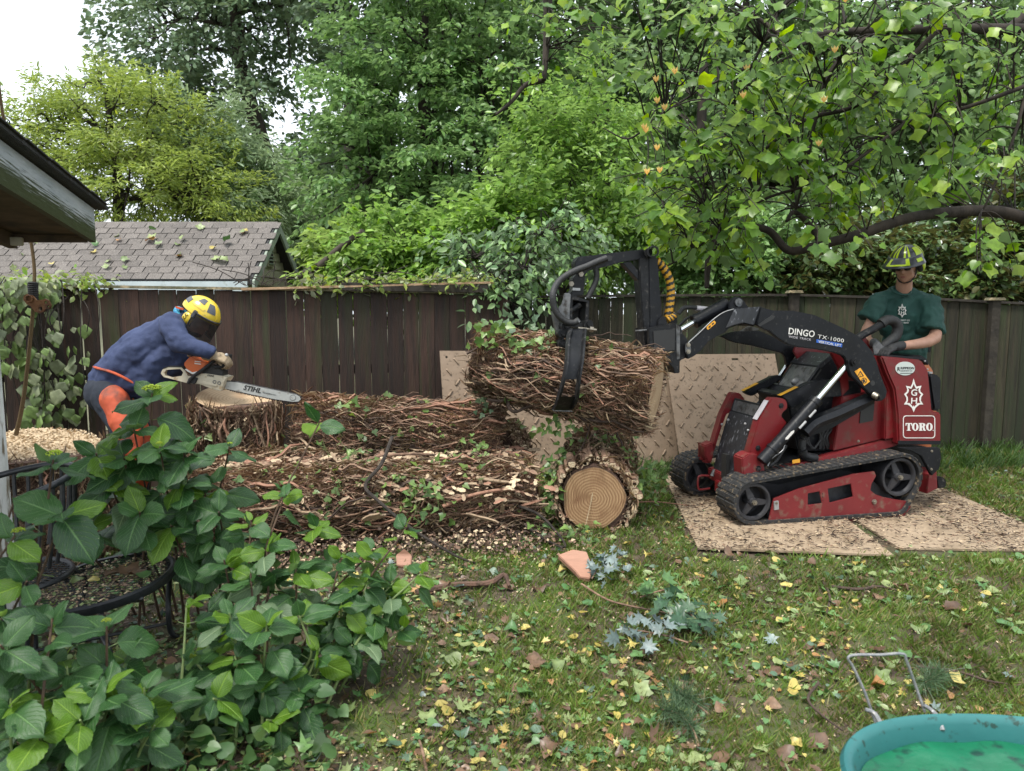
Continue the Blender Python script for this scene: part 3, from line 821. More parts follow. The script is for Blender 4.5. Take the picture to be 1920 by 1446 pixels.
tree('yellow_green_tree', 'bright yellow-green tree with a rounded feathery crown behind the garage', 'tree', (b.x, 14.5, 0),
     [E(200, 260, 14.5, 150, 1.4, 100), E(120, 300, 14.5, 90, 1.2, 90), E(290, 300, 14.8, 120, 1.4, 110), E(300, 200, 15, 60, .8, 50), E(240, 360, 14, 170, 1.3, 70), E(200, 180, 14.7, 60, .8, 45), E(60, 240, 14.7, 40, .8, 40), E(380, 370, 14.3, 90, 1.2, 60)],
     470, 56, .115, lm_yel, m_bark, L=.60, side=.17, vert=.06, tmpl=(T_NA, F_NA), trunk=.14, seed=5, group=TG, droop=.15, inner=.25, nlimb=150, flat=.7)
b = at(415, 560, 16)
tree('pale_green_tree', 'pale silvery green slender tree between the yellow-green tree and the oak', 'tree', (b.x, 16, 0),
     [E(400, 260, 16, 70, 1, 70), E(430, 340, 16, 85, 1.2, 75), E(360, 330, 16.4, 60, 1, 70), E(470, 390, 15.6, 70, 1, 45)],
     300, 60, .15, lm_pale, m_bark, L=.6, side=.2, vert=.1, tmpl=(T_NA, F_NA), trunk=.07, seed=6, group=TG, inner=.2, nlimb=60, flat=.7)
b = at(610, 560, 24)
tree('hazy_tree', 'soft grey-green tree low in the gap right of the oak trunk', 'tree', (b.x, 24, 0),  # haze is only in the pale leaf colour
     [E(620, 380, 24, 90, 2, 70), E(580, 440, 23, 80, 2, 55), E(670, 430, 23.5, 90, 2, 70)],
     280, 60, .24, lm_pale, m_bark_far, L=1.0, side=.4, vert=.2, trunk=.2, seed=16, group=TG, inner=.1, nlimb=50)
b = at(850, 560, 13.5)
tree('beech_tree', 'broad dense mid-green tree filling the middle above the pale plank', 'tree', (b.x, 13.5, 0),
     [E(800, 240, 13.5, 190, 1.6, 150), E(700, 330, 13.2, 110, 1.4, 100), E(900, 330, 13, 130, 1.4, 120), E(760, 100, 13.8, 130, 1.4, 110), E(900, 120, 13.6, 120, 1.4, 110), E(680, 200, 13.8, 70, 1.0, 60), E(800, -60, 13.8, 180, 1.6, 110), E(840, 400, 12.6, 150, 1.2, 60)],
     640, 52, .115, lm_mid, m_bark, L=.66, side=.19, vert=.05, trunk=.17, seed=7, group=TG, inner=.25, nlimb=160)
b = at(1060, 560, 15)
tree('maple_tree', 'dark green tree with black stems between the middle tree and the loader arm', 'tree', (b.x, 15, 0),
     [E(1060, 120, 15, 130, 1.6, 130), E(1020, 300, 15, 110, 1.4, 120), E(1160, 250, 15.3, 120, 1.5, 130), E(1100, -60, 15, 190, 2, 110), E(1140, 420, 14.6, 130, 1.2, 80)],
     400, 54, .14, lm_far, m_bark, L=.7, side=.26, vert=.1, trunk=.15, seed=8, group=TG, inner=.25, nlimb=120)
b = at(1420, 560, 13)
tree('tall_tree', 'deep green tree behind the hanging tulip-tree boughs', 'tree', (b.x, 13, 0),
     [E(1400, 180, 13.2, 170, 1.6, 150), E(1300, 380, 13, 140, 1.4, 110), E(1500, 350, 13.3, 120, 1.4, 90), E(1400, -40, 13.4, 200, 1.6, 100), E(1250, 120, 13.5, 110, 1.4, 110)],
     400, 50, .14, lm_far, m_bark, L=.66, side=.24, vert=.1, trunk=.16, seed=9, group=TG, inner=.25, nlimb=120)
b = at(1790, 560, 12.5)
tree('tall_tree', 'deep green tree at the right edge behind the helmeted operator', 'tree', (b.x, 12.5, 0),
     [E(1750, 150, 12.8, 170, 1.5, 110), E(1850, 300, 12.6, 150, 1.4, 90), E(1680, 330, 13, 90, 1.2, 70), E(1820, -20, 12.8, 200, 1.5, 90), E(1950, 150, 12.6, 90, 1.4, 140), E(1560, 90, 13.4, 120, 1.2, 90)],
     330, 50, .14, lm_far, m_bark, L=.66, side=.24, vert=.1, trunk=.15, seed=10, group=TG, inner=.25, nlimb=110)
bare_trunk('grey upright trunk above the operator\'s side of the fence', 1580, -60, 560, 15, 34, 6)
bare_trunk('slim dark trunk left of the loader post under the tulip leaves', 1330, 120, 560, 11.5, 22, -10)
bare_trunk('dark trunk with a forked top in the middle of the dense green', 985, 160, 560, 16, 22, -14)
bare_trunk('thin dark trunk right of the sky gap', 682, 180, 560, 18, 14, -8)
bare_trunk('thick dark trunk rising behind the right end of the low boughs', 1240, 60, 560, 17, 22, -16)
bare_trunk('leaning dark trunk high among the tulip-tree leaves', 1440, -40, 560, 14, 24, 30)

SG = 'shrubs behind the fence'
def shrub(name, label, base_px, Y, ells, n, per, size, mt, seed, tmpl=(T_OV, F_OV), L=.35, side=.14, vert=.05, droop=.2, flat=.5, group=SG, zmin=None):
    b = at(base_px, 560, Y)
    return tree(name, label, 'shrub', (b.x, Y, 0), ells, n, per, size, mt, m_twig, L=L, side=side, vert=vert, trunk=.03, seed=seed, tmpl=tmpl, droop=droop, flat=flat, group=group, inner=.2, nlimb=50, zmin=zmin)
shrub('privet_shrub', 'bright yellow-green shrub just right of the garage gable', 560, 9.3, [E(640, 475, 9.8, 50, .5, 40), E(670, 500, 9.2, 60, .5, 36), E(650, 520, 9, 70, .4, 22)], 110, 34, .105, lm_vine, 21)
shrub('privet_shrub', 'green shrub tumbling over the fence top beside the cut trunk', 760, 8.8, [E(740, 470, 9, 90, .6, 60), E(820, 490, 8.8, 90, .6, 50), E(770, 515, 8.6, 120, .4, 24)], 230, 34, .100, lm_mid2, 22)
shrub('ivy_shrub', 'glossy light green bush behind the corner where the two fences meet', 920, 8.6, [E(900, 450, 8.8, 80, .6, 80), E(990, 420, 8.9, 70, .6, 110), E(940, 505, 8.3, 80, .35, 45)], 250, 34, .095, lm_mid2, 23)
shrub('ash_sapling', 'fresh green sapling with long leaflets above the steel top beam', 1110, 9.2, [E(1080, 330, 9.4, 90, .7, 130), E(1150, 420, 9.2, 90, .7, 90), E(1020, 250, 9.6, 60, .6, 80), E(1130, 200, 9.8, 70, .6, 80)], 330, 34, .095, lm_mid2, 24, tmpl=(T_NA * np.array([1.6, 1, 1]), F_NA), L=.5, side=.12, droop=.35)
shrub('laurel_shrub', 'dark-stemmed green shrub behind the loader arm', 1300, 9.3, [E(1260, 480, 9.3, 80, .6, 60), E(1350, 500, 9.1, 90, .6, 50), E(1420, 470, 9.4, 70, .6, 60), E(1320, 420, 9.8, 100, .6, 50)], 280, 34, .09, lm_mid, 25)
shrub('magnolia_bush', 'glossy dark bush behind the operator\'s helmet', 1620, 9.2, [E(1570, 500, 9.3, 90, .6, 50), E(1650, 480, 9.4, 80, .6, 60), E(1700, 530, 9.1, 70, .5, 30), E(1500, 520, 9.2, 70, .5, 30)], 300, 30, .10, lm_gloss, 26)
shrub('magnolia_bush', 'glossy dark bush at the right edge over the fence', 1840, 9.0, [E(1800, 500, 9.2, 90, .6, 60), E(1880, 480, 9.0, 90, .6, 80), E(1820, 545, 8.9, 90, .4, 22), E(1950, 420, 9.2, 80, .6, 100)], 330, 30, .10, lm_gloss, 27)
shrub('hanging_vine', 'blue-green leafy vine hanging over the fence corner above the lifted log', 965, 7.35, [E(975, 500, 7.35, 60, .22, 30), E(955, 565, 7.2, 38, .15, 34), E(1020, 440, 7.7, 70, .4, 34), E(930, 530, 7.3, 26, .12, 24), E(890, 485, 7.7, 46, .3, 20)], 92, 22, .085, lm_blue, 28, L=.40, side=.10, droop=.6, group=None)
def ivy_curtain():
    rg = np.random.default_rng(31)
    n = 330
    px = rg.normal(70, 52, n).clip(-60, 168); py = rg.uniform(520, 800, n)
    keep = ~((px < 60) & (py > 690)) & ~((px > 125) & (py < 610)) & ~((px < 110) & (px > 60) & (py > 600) & (py < 650))
    px, py = px[keep], py[keep]
    P = []
    for a, b_ in zip(px, py):
        q = onfence(a, b_); P.append((q.x, q.y - rg.uniform(.02, .22), q.z))
    P = np.array(P); m_ = len(P)
    t = thing('ivy_vine', 'wilting large-leaved vine draped over the left end of the dark fence', 'vine', (P[:, 0].mean(), P[:, 1].mean() + .1, 0))
    ax = np.stack([rg.normal(0, .35, m_), rg.normal(-.2, .2, m_), -np.ones(m_)], 1)
    nr = np.stack([rg.normal(0, .4, m_), -np.ones(m_), rg.uniform(0, .8, m_)], 1)
    B_ = basis(ax, nr); S = rg.uniform(.05, .125, m_)
    lv, lf = grid_leaf(4, 4, 'heart')
    tv = lv
    m = MB()
    for k in range(26):
        a = rg.normal(75, 45); y0 = rg.uniform(520, 560); y1 = rg.uniform(620, 830)
        p0 = onfence(a, y0) + Vector((0, -.05, 0)); p1 = onfence(a + rg.normal(0, 14), y1) + Vector((0, -.08, 0))
        mid = p0.lerp(p1, .5) + Vector((rg.normal(0, .05), -.06, 0))
        m.tube(catmull([p0, mid, p1], 5), rg.uniform(.0025, .006), 5)
    m.build('vine_stem', m_twig, t)
    mes = []
    for mt in (lm_wilt, lm_wilt2):
        mes.append(mesh_np('leaf', tv, lf, mt, smooth=True))
    order = np.argsort(-S)
    for r_, k in enumerate(order[:290]):
        o = link('leaf', mes[k % 2], t)
        Mx = Matrix([list(B_[k][0]) + [P[k][0]], list(B_[k][1]) + [P[k][1]], list(B_[k][2]) + [P[k][2]], [0, 0, 0, 1]]) @ Matrix.Scale(S[k], 4)
        o.matrix_local = TM[t.name].inverted() @ Mx
lm_wilt = leafmat('wilting leaves', (.13, .16, .085), (.23, .26, .14), back=(.24, .26, .17), trans=.25, per='object', rough=.5)
lm_wilt2 = leafmat('vine leaves', (.10, .15, .05), (.18, .27, .08), back=(.22, .27, .15), trans=.3, per='object', rough=.5)
def grid_leaf(nu, nv, kind='ovate', fold=.16, droop=.22, wave=.03, serr=0.0):
    """a leaf sheet along +Y, unit length: half-width profile by kind"""
    prof = {'ovate': lambda v: .365 * math.sin(math.pi * min(1, v ** .88)) ** .62 * (1 if v < .8 else 1 - (v - .8) * 2.6),
            'heart': lambda v: .50 * math.sin(math.pi * min(1, (v * .96 + .04) ** .55)) ** .8,
            'narrow': lambda v: .24 * math.sin(math.pi * v ** .8) ** .9}[kind]
    V = []; UV = []
    for j in range(nv + 1):
        v = j / nv; w = prof(v) if 0 < j < nv else (.004)
        if serr and 0 < j < nv: w *= 1 + (serr if j % 2 else -serr)
        for i_ in range(-nu, nu + 1):
            u = i_ / nu
            x = u * w; y = v - abs(u) * (.05 if kind != 'heart' else .0) * (1 - v)
            if kind == 'heart' and v < .25: y -= abs(u) * .10 * (1 - v * 4)
            z = fold * abs(x) * 1.6 - .25 * x * x * 3 - droop * v * v + wave * math.sin(v * 9 + u * 2) * abs(u)
            ph = (v - .85 * abs(u) * .5) * 8.5
            z += .010 * abs(math.sin(math.pi * ph)) * min(1, 3 * abs(u)) * (1 - abs(u) * .5)
            V.append((x, y, z)); UV.append((u * .5 + .5, v))
    n = 2 * nu + 1; F = []
    for j in range(nv):
        for i_ in range(n - 1):
            a = j * n + i_; F.append((a, a + 1, a + n + 1, a + n))
    if kind == 'x': pass
    grid_leaf.uv = np.array(UV)
    return np.array(V, float), np.array(F)
ivy_curtain()
def fence_litter():
    rg = np.random.default_rng(33); n = 260
    px = np.concatenate([rg.uniform(-20, 200, 90), rg.uniform(560, 930, n - 90)]); P = []
    for a in px:
        q = onfence(a, np.interp(a, [0, 140, 560, 920], [533, 536, 540, 530])); P.append((q.x, q.y + rg.uniform(-.02, .25), q.z + abs(rg.normal(0, .04))))
    P = np.array(P); D = rg.normal(0, 1, (n, 3)) * [1, .5, .35]
    V, F = spray_leaves(P, D, 5, .14, .05, .03, T_OV, F_OV, .06, rg, .3, .8)
    link('fence_top_greenery', mesh_np('fence_top_greenery', V, F, [lm_vine, lm_yel, lm_wilt], midx=rg.integers(0, 3, len(F) // 2).repeat(2)), kind='stuff', label='cut leaves and twigs lying along the fence top')
    m = MB()
    for k in range(60):
        a = rg.uniform(400, 930); q = onfence(a, np.interp(a, [0, 140, 560, 920], [533, 536, 540, 530])); q = q + Vector((0, .1, .02))
        e = q + Vector((rg.normal(0, .25), rg.uniform(-.1, .2), rg.uniform(-.02, .22)))
        m.tube(catmull([q, q.lerp(e, .5) + Vector((0, 0, .03)), e], 3), .004, 4)
    o = m.build('fence_top_twigs', m_twig); props(o, 'bare twigs tangled along the fence top', kind='stuff')
fence_litter()
bt = thing('cut_limb', 'thick sawn-off limb slanting up from the greenery behind the fence', 'limb', at(596, 502, 8.6))
m = MB(); c = catmull([at(560, 520, 8.6), at(600, 498, 8.6), at(632, 470, 8.5), at(660, 448, 8.45), at(681, 434, 8.4)], 5); m.tube(c, lerp_list([.05, .045, .038, .035], len(c)), 12); m.build('stem', m_bark_far, bt, smooth=True)

lm_flower = leafmat('tulip tree flower', (.55, .38, .10), (.62, .50, .22), trans=.3)
def boughs():
    rg = np.random.default_rng(41); rr = random.Random(41)
    t = thing('tulip_tree', 'near tulip tree with big leaves and dark boughs reaching in from the top right', 'tree', (5.6, 6.4, 0))
    BR = [([(2060, 460), (1930, 412), (1860, 396), (1780, 398), (1700, 410), (1610, 440), (1540, 458), (1480, 470), (1440, 432), (1380, 424), (1350, 440)], 5.6, .050),
          ([(1540, 458), (1520, 425), (1490, 398), (1475, 415)], 5.6, .028),
          ([(2040, 60), (1900, 55), (1760, 55), (1640, 58), (1560, 62), (1475, 75)], 5.9, .045),
          ([(1640, 58), (1560, 130), (1530, 220), (1508, 330), (1490, 400)], 5.8, .02),
          ([(2030, 120), (1900, 170), (1800, 205), (1700, 230), (1600, 280), (1500, 320)], 5.5, .018),
          ([(1760, 55), (1620, 190), (1500, 230), (1380, 330), (1300, 420)], 5.7, .02),
          ([(1560, 62), (1440, 110), (1330, 160), (1230, 220)], 5.9, .016),
          ([(1475, 75), (1400, 20), (1300, -40)], 6.0, .02),
          ([(1980, -40), (1920, 30), (1880, 60)], 6.2, .06),
          ([(1930, 150), (1900, 260), (1850, 380), (1835, 400)], 5.4, .012),
          ([(1700, 230), (1560, 330), (1420, 380), (1300, 470), (1230, 510)], 5.6, .014),
          ([(1500, -30), (1440, 60), (1380, 200), (1330, 330), (1290, 460)], 5.9, .014),
          ([(1230, 220), (1180, 260), (1130, 240)], 6.0, .010),
          ([(1026, -60), (1027, 40), (1024, 90), (1020, 150)], 7.5, .055),
          ([(1020, 150), (985, 160), (960, 190), (930, 215)], 7.5, .03),
          ([(1350, 440), (1330, 480), (1325, 540)], 5.8, .04)]
    m = MB(); nodes = []
    for k, (pp, Y, r) in enumerate(BR):
        c = catmull([at(x, y, Y + .12 * math.sin(i_ + k)) for i_, (x, y) in enumerate(pp)], 6)
        m.tube(c, lerp_list([r, r * .75, r * .45], len(c)), 10)
        nodes += c[2:]
    sp = Vector((5.6, 6.4, 0)); m.tube(catmull([sp, sp + Vector((0, 0, 2)), sp + Vector((-.1, -.1, 4)), sp + Vector((-.3, 0, 7))], 5), lerp_list([.24, .2, .16], 16), 14)
    for (x, y, Y) in ((2060, 460, 5.6), (2040, 60, 5.9), (2030, 120, 5.5), (1980, -40, 6.2)):
        q = at(x, y, Y); m.tube(catmull([q, q.lerp(sp + Vector((0, 0, q.z + .2)), .5), sp + Vector((0, 0, q.z + .2))], 4), .05, 8)
    regions = [((1150, 1920), (-40, 150), 130), ((1280, 1920), (150, 330), 120), ((1180, 1560), (150, 430), 100), ((1540, 1900), (330, 450), 34), ((1230, 1420), (330, 465), 50), ((1450, 1800), (60, 250), 40), ((960, 1180), (-40, 130), 26)]
    P = []; AX = []; NR = []; S = []; TP = []
    for (xr, yr, cnt) in regions:
        for _ in range(cnt):
            x = rg.uniform(*xr); y = rg.uniform(*yr); Y = rg.uniform(5.0, 6.5) if x > 1180 else rg.uniform(7, 7.8)
            if 1590 < x < 1760 and 210 < y < 330 and rg.random() < .6: continue
            if 1630 < x < 1790 and y > 375: continue
            q = at(x, y, Y); nd = min(nodes[::3], key=lambda a: (a - q).length)
            dr = (q - nd); dr.z -= .1; Ld = rg.uniform(.25, .5); e = q + dr.normalized() * Ld * .5 + Vector((rg.normal(0, .08), rg.normal(0, .08), -Ld * .35))
            if dr.length < 1.3:
                m.tube(catmull([nd, nd.lerp(q, .5) + Vector((0, 0, .05)), q, e], 3), lerp_list([.007, .003], 10), 4)
            else: m.tube([q, q.lerp(e, .5), e], .003, 4)
            kind = rg.random(); kk = int(rg.integers(6, 11))
            for j in range(kk):
                s = j / kk; sd = 1 if j % 2 else -1
                dd = (e - q).normalized(); la = dd.cross(Vector((0, 0, 1))); la = la.normalized() if la.length > .1 else Vector((1, 0, 0))
                p = q.lerp(e, s) + Vector(rg.normal(0, .02, 3))
                ax = dd * .5 + la * sd * .9 + Vector((0, 0, -.45)) + Vector(rg.normal(0, .25, 3))
                P.append(p + ax.normalized() * .04); AX.append(ax); NR.append(Vector((0, -.55, 1)) + Vector(rg.normal(0, .55, 3)))
                S.append(rg.uniform(.055, .125) if kind < .5 else rg.uniform(.04, .08)); TP.append(0 if kind < .5 else 1)
    m.build('trunk', m_bark, t, smooth=True)
    P = np.array(P); B_ = basis(np.array(AX), np.array(NR)); S = np.array(S); TP = np.array(TP)
    dist = S / P[:, 1]; inview = (P[:, 0] / P[:, 1] < .74)
    order = np.argsort(-(dist * inview)); big = order[:280]; rest = order[280:]
    mes = [mesh_np('leaf', T_TU, F_TU, lm_tulip), mesh_np('leaf', T_HE, F_HE, lm_tulip)]
    mats_o = leafmat('tulip tree leaf', (.07, .16, .022), (.27, .39, .045), back=(.14, .22, .09), trans=.48, rough=.34, cc_=(.13, .25, .03), per='object')
    for me in mes: me.materials[0] = mats_o
    Mi = TM[t.name].inverted()
    for k in big:
        o = link('leaf', mes[TP[k]], t)
        o.matrix_local = Mi @ Matrix([list(B_[k][0]) + [P[k][0]], list(B_[k][1]) + [P[k][1]], list(B_[k][2]) + [P[k][2]], [0, 0, 0, 1]]) @ Matrix.Scale(S[k], 4)
    V = []; Fq = []; off = 0
    for tp, (tv, tf) in enumerate(((T_TU, F_TU), (T_HE, F_HE))):
        kk = rest[TP[rest] == tp]
        v, f = scatter(tv, tf, P[kk], B_[kk], S[kk]); V.append(v); Fq.append(f + off); off += len(v)
    link('foliage', mesh_np('foliage', local(t, np.concatenate(V)), np.concatenate(Fq), lm_tulip), t, kind='stuff')
    for (x, y) in ((1400, 135), (1393, 185), (1246, 208), (1211, 250), (1213, 328), (1237, 325), (1208, 245), (1232, 283), (1545, 193), (1535, 275), (1230, 155), (1565, 100), (1585, 5), (1232, 195), (1265, 140)):
        q = at(x, y, rr.uniform(4.6, 4.85)); f = MB()
        for k in range(6):
            a = k * math.pi / 3; d_ = Vector((math.cos(a) * .5, math.sin(a) * .5, .85)); sd_ = Vector((-math.sin(a), math.cos(a), 0)) * .012
            f.add([q, q + d_ * .024 + sd_, q + d_ * .05, q + d_ * .024 - sd_], [[0, 1, 2, 3]])
        f.build('flower', lm_flower, t)
boughs()
m_red = mat('red machine paint', (.155, .008, .011), (.13, .007, .009), rough=.34, scale=4, c3=(.11, .028, .022), s3=15, lo3=.52, hi3=.72, coat=.25, bump=.06, bscale=30, rough2=.45)
m_reddull = mat('scuffed red paint', (.165, .013, .015), (.14, .011, .013), rough=.5, scale=6, c3=(.15, .085, .06), s3=18, lo3=.55, hi3=.75, bump=.1)
m_blk = mat('black machine paint', (.004, .0045, .006), (.007, .008, .011), rough=.36, spec=.32, scale=6, c3=(.035, .034, .032), s3=38, lo3=.60, hi3=.72, bump=.06, bscale=40, rough2=.5)
m_blkdull = mat('worn black steel', (.006, .006, .007), (.015, .016, .018), rough=.5, spec=.35, scale=9, c3=(.07, .065, .06), s3=30, lo3=.58, hi3=.70, bump=.2, bscale=50, metal=.2)
m_scuff = mat('scuffed black front plate', (.009, .010, .012), (.018, .020, .025), rough=.5, scale=7, aniso=(4, 4, 1), c3=(.15, .155, .17), s3=14, lo3=.61, hi3=.68, bump=.15)
m_rub = mat('track rubber', (.013, .013, .014), (.026, .026, .026), rough=.75, scale=20, c3=(.16, .12, .075), s3=34, lo3=.55, hi3=.68, bump=.4)
m_wheel = mat('dark idler wheel', (.016, .016, .019), (.028, .028, .032), rough=.6, scale=12, bump=.2)
m_chrome = mat('chrome rod', (.62, .64, .66), rough=.12, metal=1)
m_bolt = mat('zinc bolt', (.36, .33, .27), (.24, .21, .17), rough=.4, metal=.8, scale=40)
m_grey = mat('grey worn steel', (.10, .105, .11), (.19, .19, .19), rough=.45, metal=.5, scale=16, c3=(.04, .035, .03), s3=22, bump=.2)
m_hose = mat('black hydraulic hose', (.012, .012, .013), (.025, .025, .025), rough=.55, scale=60, bump=.4)
m_yel = mat('yellow spiral guard', (.66, .34, .02), (.55, .27, .02), rough=.5, scale=20)
m_decy = mat('amber warning decal', (.78, .36, .03), rough=.5)
m_white = mat('white decal', (.72, .70, .66), (.62, .6, .56), rough=.5, scale=30)
m_silver = mat('silver reflective strip', (.50, .47, .50), (.4, .38, .4), rough=.35, scale=40)
m_oval = mat('pale grey oval decal', (.48, .53, .50), rough=.4)
m_ink = mat('black ink and painted hollows', (.02, .02, .02), rough=.5)  # also colours flat plates that stand in for shaded hollows
m_blue = mat('blue decal', (.02, .10, .42), rough=.5)
m_pale = mat('pale steel', (.42, .42, .42), (.3, .3, .3), rough=.5, metal=.5, scale=30)

A12 = R(12)
MP0 = Vector((1.69, 4.91, 0)); MD = Vector((math.cos(A12), math.sin(A12), 0)); MN = Vector((-math.sin(A12), math.cos(A12), 0))
def mp(px, py, off):
    d = ray(px, py); O = Vector((0, 0, CAM_H)); c = MP0 + MN * off
    t = (c - O).dot(MN) / d.dot(MN)
    return O + d * t
def C1(pts): return [(1240 + x / 2.952, 540 + y / 2.951) for x, y in pts]
def CA(pts): return [(1260 + x / 6.023, 660 + y / 6.025) for x, y in pts]
def CB(pts): return [(1230 + x / 6.62, 540 + y / 6.62) for x, y in pts]
def C2(pts): return [(980 + x / 3.692, 440 + y / 3.692) for x, y in pts]
def CG(pts): return [(1000 + x / 4.66, 480 + y / 4.665) for x, y in pts]
LOADER = thing('track_loader', 'red and black stand-on tracked mini loader holding up the vine-covered log', 'loader', MP0 + MD * .6 + MN * .5, A12)
def mpr(name, mt, conv, loops, o0, o1, parent=None, bevel=.004, mb=None, mi=0):
    if not isinstance(loops[0][0], (list, tuple)): loops = [loops]
    L3 = [[mp(*q, o0) for q in conv(l)] for l in loops]
    m = mb or MB(); m.prism(L3, MN * (o1 - o0), mi)
    if mb is None: return m.build(name, mt, parent or LOADER, bevel=bevel)
def mtube(name, mt, conv, pts, off, r, parent=None, n=12, smooth=True, crv=0):
    offs = off if isinstance(off, (list, tuple)) else [off] * len(pts)
    P = [mp(*q, o) for q, o in zip(conv(pts), offs)]
    if crv: P = catmull(P, crv)
    if isinstance(r, (list, tuple)): r = lerp_list(list(r), len(P))
    m = MB(); m.tube(P, r, n); return m.build(name, mt, parent or LOADER, smooth=True)
def bolts(parent, conv, pts, off, r=.011, h=.012, mt=None):
    for q in pts:
        c = mp(*conv([q])[0], off); m = MB(); m.cyl(c, c - MN * h, r, r * .9, 6); m.cyl(c - MN * h, c - MN * (h + .004), r * .5, r * .4, 10)
        m.build('bolt', mt or m_bolt, parent, bevel=.001)

def track(off0, w, wheels=True):
    cf, cr = mp(1414, 965, 0), mp(1690, 896, 0)
    gr = .036
    def loc(p): q = p - MP0; return (q.dot(MD), q.z)
    fx, fz_ = loc(cf); rx, rz_ = loc(cr)
    rf = .160; fz_ = gr + rf; rr_ = .178; pts = []
    bx = rx - .015                                    # last ground contact
    rb = .10
    def arc(cx, cz, r, a0, a1, n):
        for k in range(n + 1):
            a = R(a0 + (a1 - a0) * k / n); pts.append((cx + r * math.cos(a), cz + r * math.sin(a)))
    arc(fx, fz_, rf, 104, 270, 18)
    for k in range(1, 12): pts.append((fx + (bx - fx) * k / 12, gr))
    arc(bx, gr + rb, rb, 270, 330, 6)
    arc(rx, rz_, rr_, -22, 104, 14)
    P = pts; n = len(P); P2 = []
    acc = [0]
    for a, b_ in zip(P, P[1:] + P[:1]): acc.append(acc[-1] + math.dist(a, b_))
    tot = acc[-1]; N = 66
    for k in range(N):
        s = tot * k / N; j = max(i_ for i_ in range(n) if acc[i_] <= s); a, b_ = P[j], P[(j + 1) % n]
        f = (s - acc[j]) / max(1e-6, acc[j + 1] - acc[j]); P2.append((a[0] + (b_[0] - a[0]) * f, a[1] + (b_[1] - a[1]) * f))
    belt = MB(); W = lambda q, o: MP0 + MD * q[0] + MN * o + Vector((0, 0, q[1]))
    ins = []
    for k in range(N):
        a, b_ = P2[k - 1], P2[(k + 1) % N]; tx, tz = b_[0] - a[0], b_[1] - a[1]; l = math.hypot(tx, tz)
        nx_, nz_ = -tz / l, tx / l                     # inward normal (loop runs front -> ground -> rear)
        ins.append((nx_, nz_))
    th = .022; vs = []
    for k in range(N):
        q = P2[k]; i_ = (q[0] + ins[k][0] * th, q[1] + ins[k][1] * th)
        vs += [W(q, off0), W(q, off0 + w), W(i_, off0 + w), W(i_, off0)]
    fs = []
    for k in range(N):
        a = k * 4; b_ = ((k + 1) % N) * 4
        for e in range(4): fs.append([a + e, a + (e + 1) % 4, b_ + (e + 1) % 4, b_ + e])
    belt.add(vs, fs)
    tr = belt.build('track_belt', m_rub, LOADER, smooth=True, angle=40)
    for k in range(N):                                   # tread lugs in staggered pairs
        q = P2[k]; q2 = P2[(k + 1) % N]; dx, dz = q2[0] - q[0], q2[1] - q[1]; nxx, nzz = ins[k]
        for (o0, o1) in ((-.006, w * .49), (w * .53, w + .006)):
            m = MB(); h = .007
            a = (q[0] + dx * .06, q[1] + dz * .06); b_ = (q[0] + dx * .86, q[1] + dz * .86)
            up = lambda p, hh: (p[0] - nxx * hh, p[1] - nzz * hh)
            m.prism([[W(a, off0 + o0), W(b_, off0 + o0), W(up((b_[0] - dx * .1, b_[1] - dz * .1), h), off0 + o0 + .004), W(up((a[0] + dx * .1, a[1] + dz * .1), h), off0 + o0 + .004)]], MN * (o1 - o0))
            m.build('tread_lug', m_rub, tr)
    if wheels:
        for (cx, cz, r, ofw) in ((fx, fz_, rf - th - .004, .012), (rx, rz_, rr_ - th - .012, .02)):
            c = W((cx, cz), off0 + ofw); m = MB()
            m.lathe(c, MN, [(r * .80, .02), (r * .86, .0), (r, .0), (r, .03), (r * .9, w * .5), (r, w - .03), (r, w - ofw)], 30, caps=False)
            m.lathe(c, MN, [(0, -.006), (r * .20, -.006), (r * .26, .02), (r * .26, w * .9)], 20)
            m.lathe(c, MN, [(0, w * .42), (r * .86, w * .40), (r * .86, w * .46), (0, w * .48)], 24, caps=False)
            for k in range(3):
                a = R(90 + 120 * k + 25); u = MD * math.cos(a) + Vector((0, 0, math.sin(a))); v = u.cross(MN)
                m.prism([[c + u * r * .2 - v * r * .20 + MN * .01, c + u * r * .2 + v * r * .20 + MN * .01, c + u * r * .86 + v * r * .11 + MN * .016, c + u * r * .86 - v * r * .11 + MN * .016]], MN * .02)
            wh = m.build('track_wheel', m_wheel, LOADER, bevel=.003)
            b_ = MB(); b_.cyl(c - MN * .004, c - MN * .022, .020, .018, 6); b_.cyl(c - MN * .022, c - MN * .030, .009, .009, 10); b_.build('hub_nut', m_bolt, wh, bevel=.001)
        for k in range(4):                               # small road rollers
            c = W((fx + .17 + k * .20, gr + th + .036), off0 + .05); m = MB(); m.cyl(c, c + MN * (w - .1), .036, .036, 16); m.build('road_roller', m_wheel, LOADER)
    return (fx, fz_, rx, rz_)
track(0.0, .25)
track(.80, .25)
mpr('track_frame', m_wheel, C1, [(470, 1080), (700, 1040), (1300, 900), (1400, 960), (1380, 1180), (1290, 1300), (640, 1325), (560, 1200)], .27, .30)
mpr('track_frame', m_wheel, C1, [(470, 1080), (700, 1040), (1300, 900), (1400, 960), (1380, 1180), (1290, 1300), (640, 1325), (560, 1200)], .74, .77)
SF = [(583, 1338), (622, 1166), (760, 1112), (1060, 1030), (1180, 1015), (1190, 1040), (1165, 1085), (1158, 1120), (1185, 1142), (1230, 1158), (1290, 1170), (1372, 1182), (1382, 1212), (1322, 1300), (1250, 1310)]
H1 = [(812, 1138), (876, 1126), (890, 1192), (812, 1202)]
H2 = [(922, 1112), (1050, 1084), (1062, 1156), (932, 1190)]
sf = mpr('side_frame', m_reddull, C1, [SF, H1, H2], .018, .03)
mpr('side_frame', m_reddull, C1, [SF, H1, H2], .815, .827)
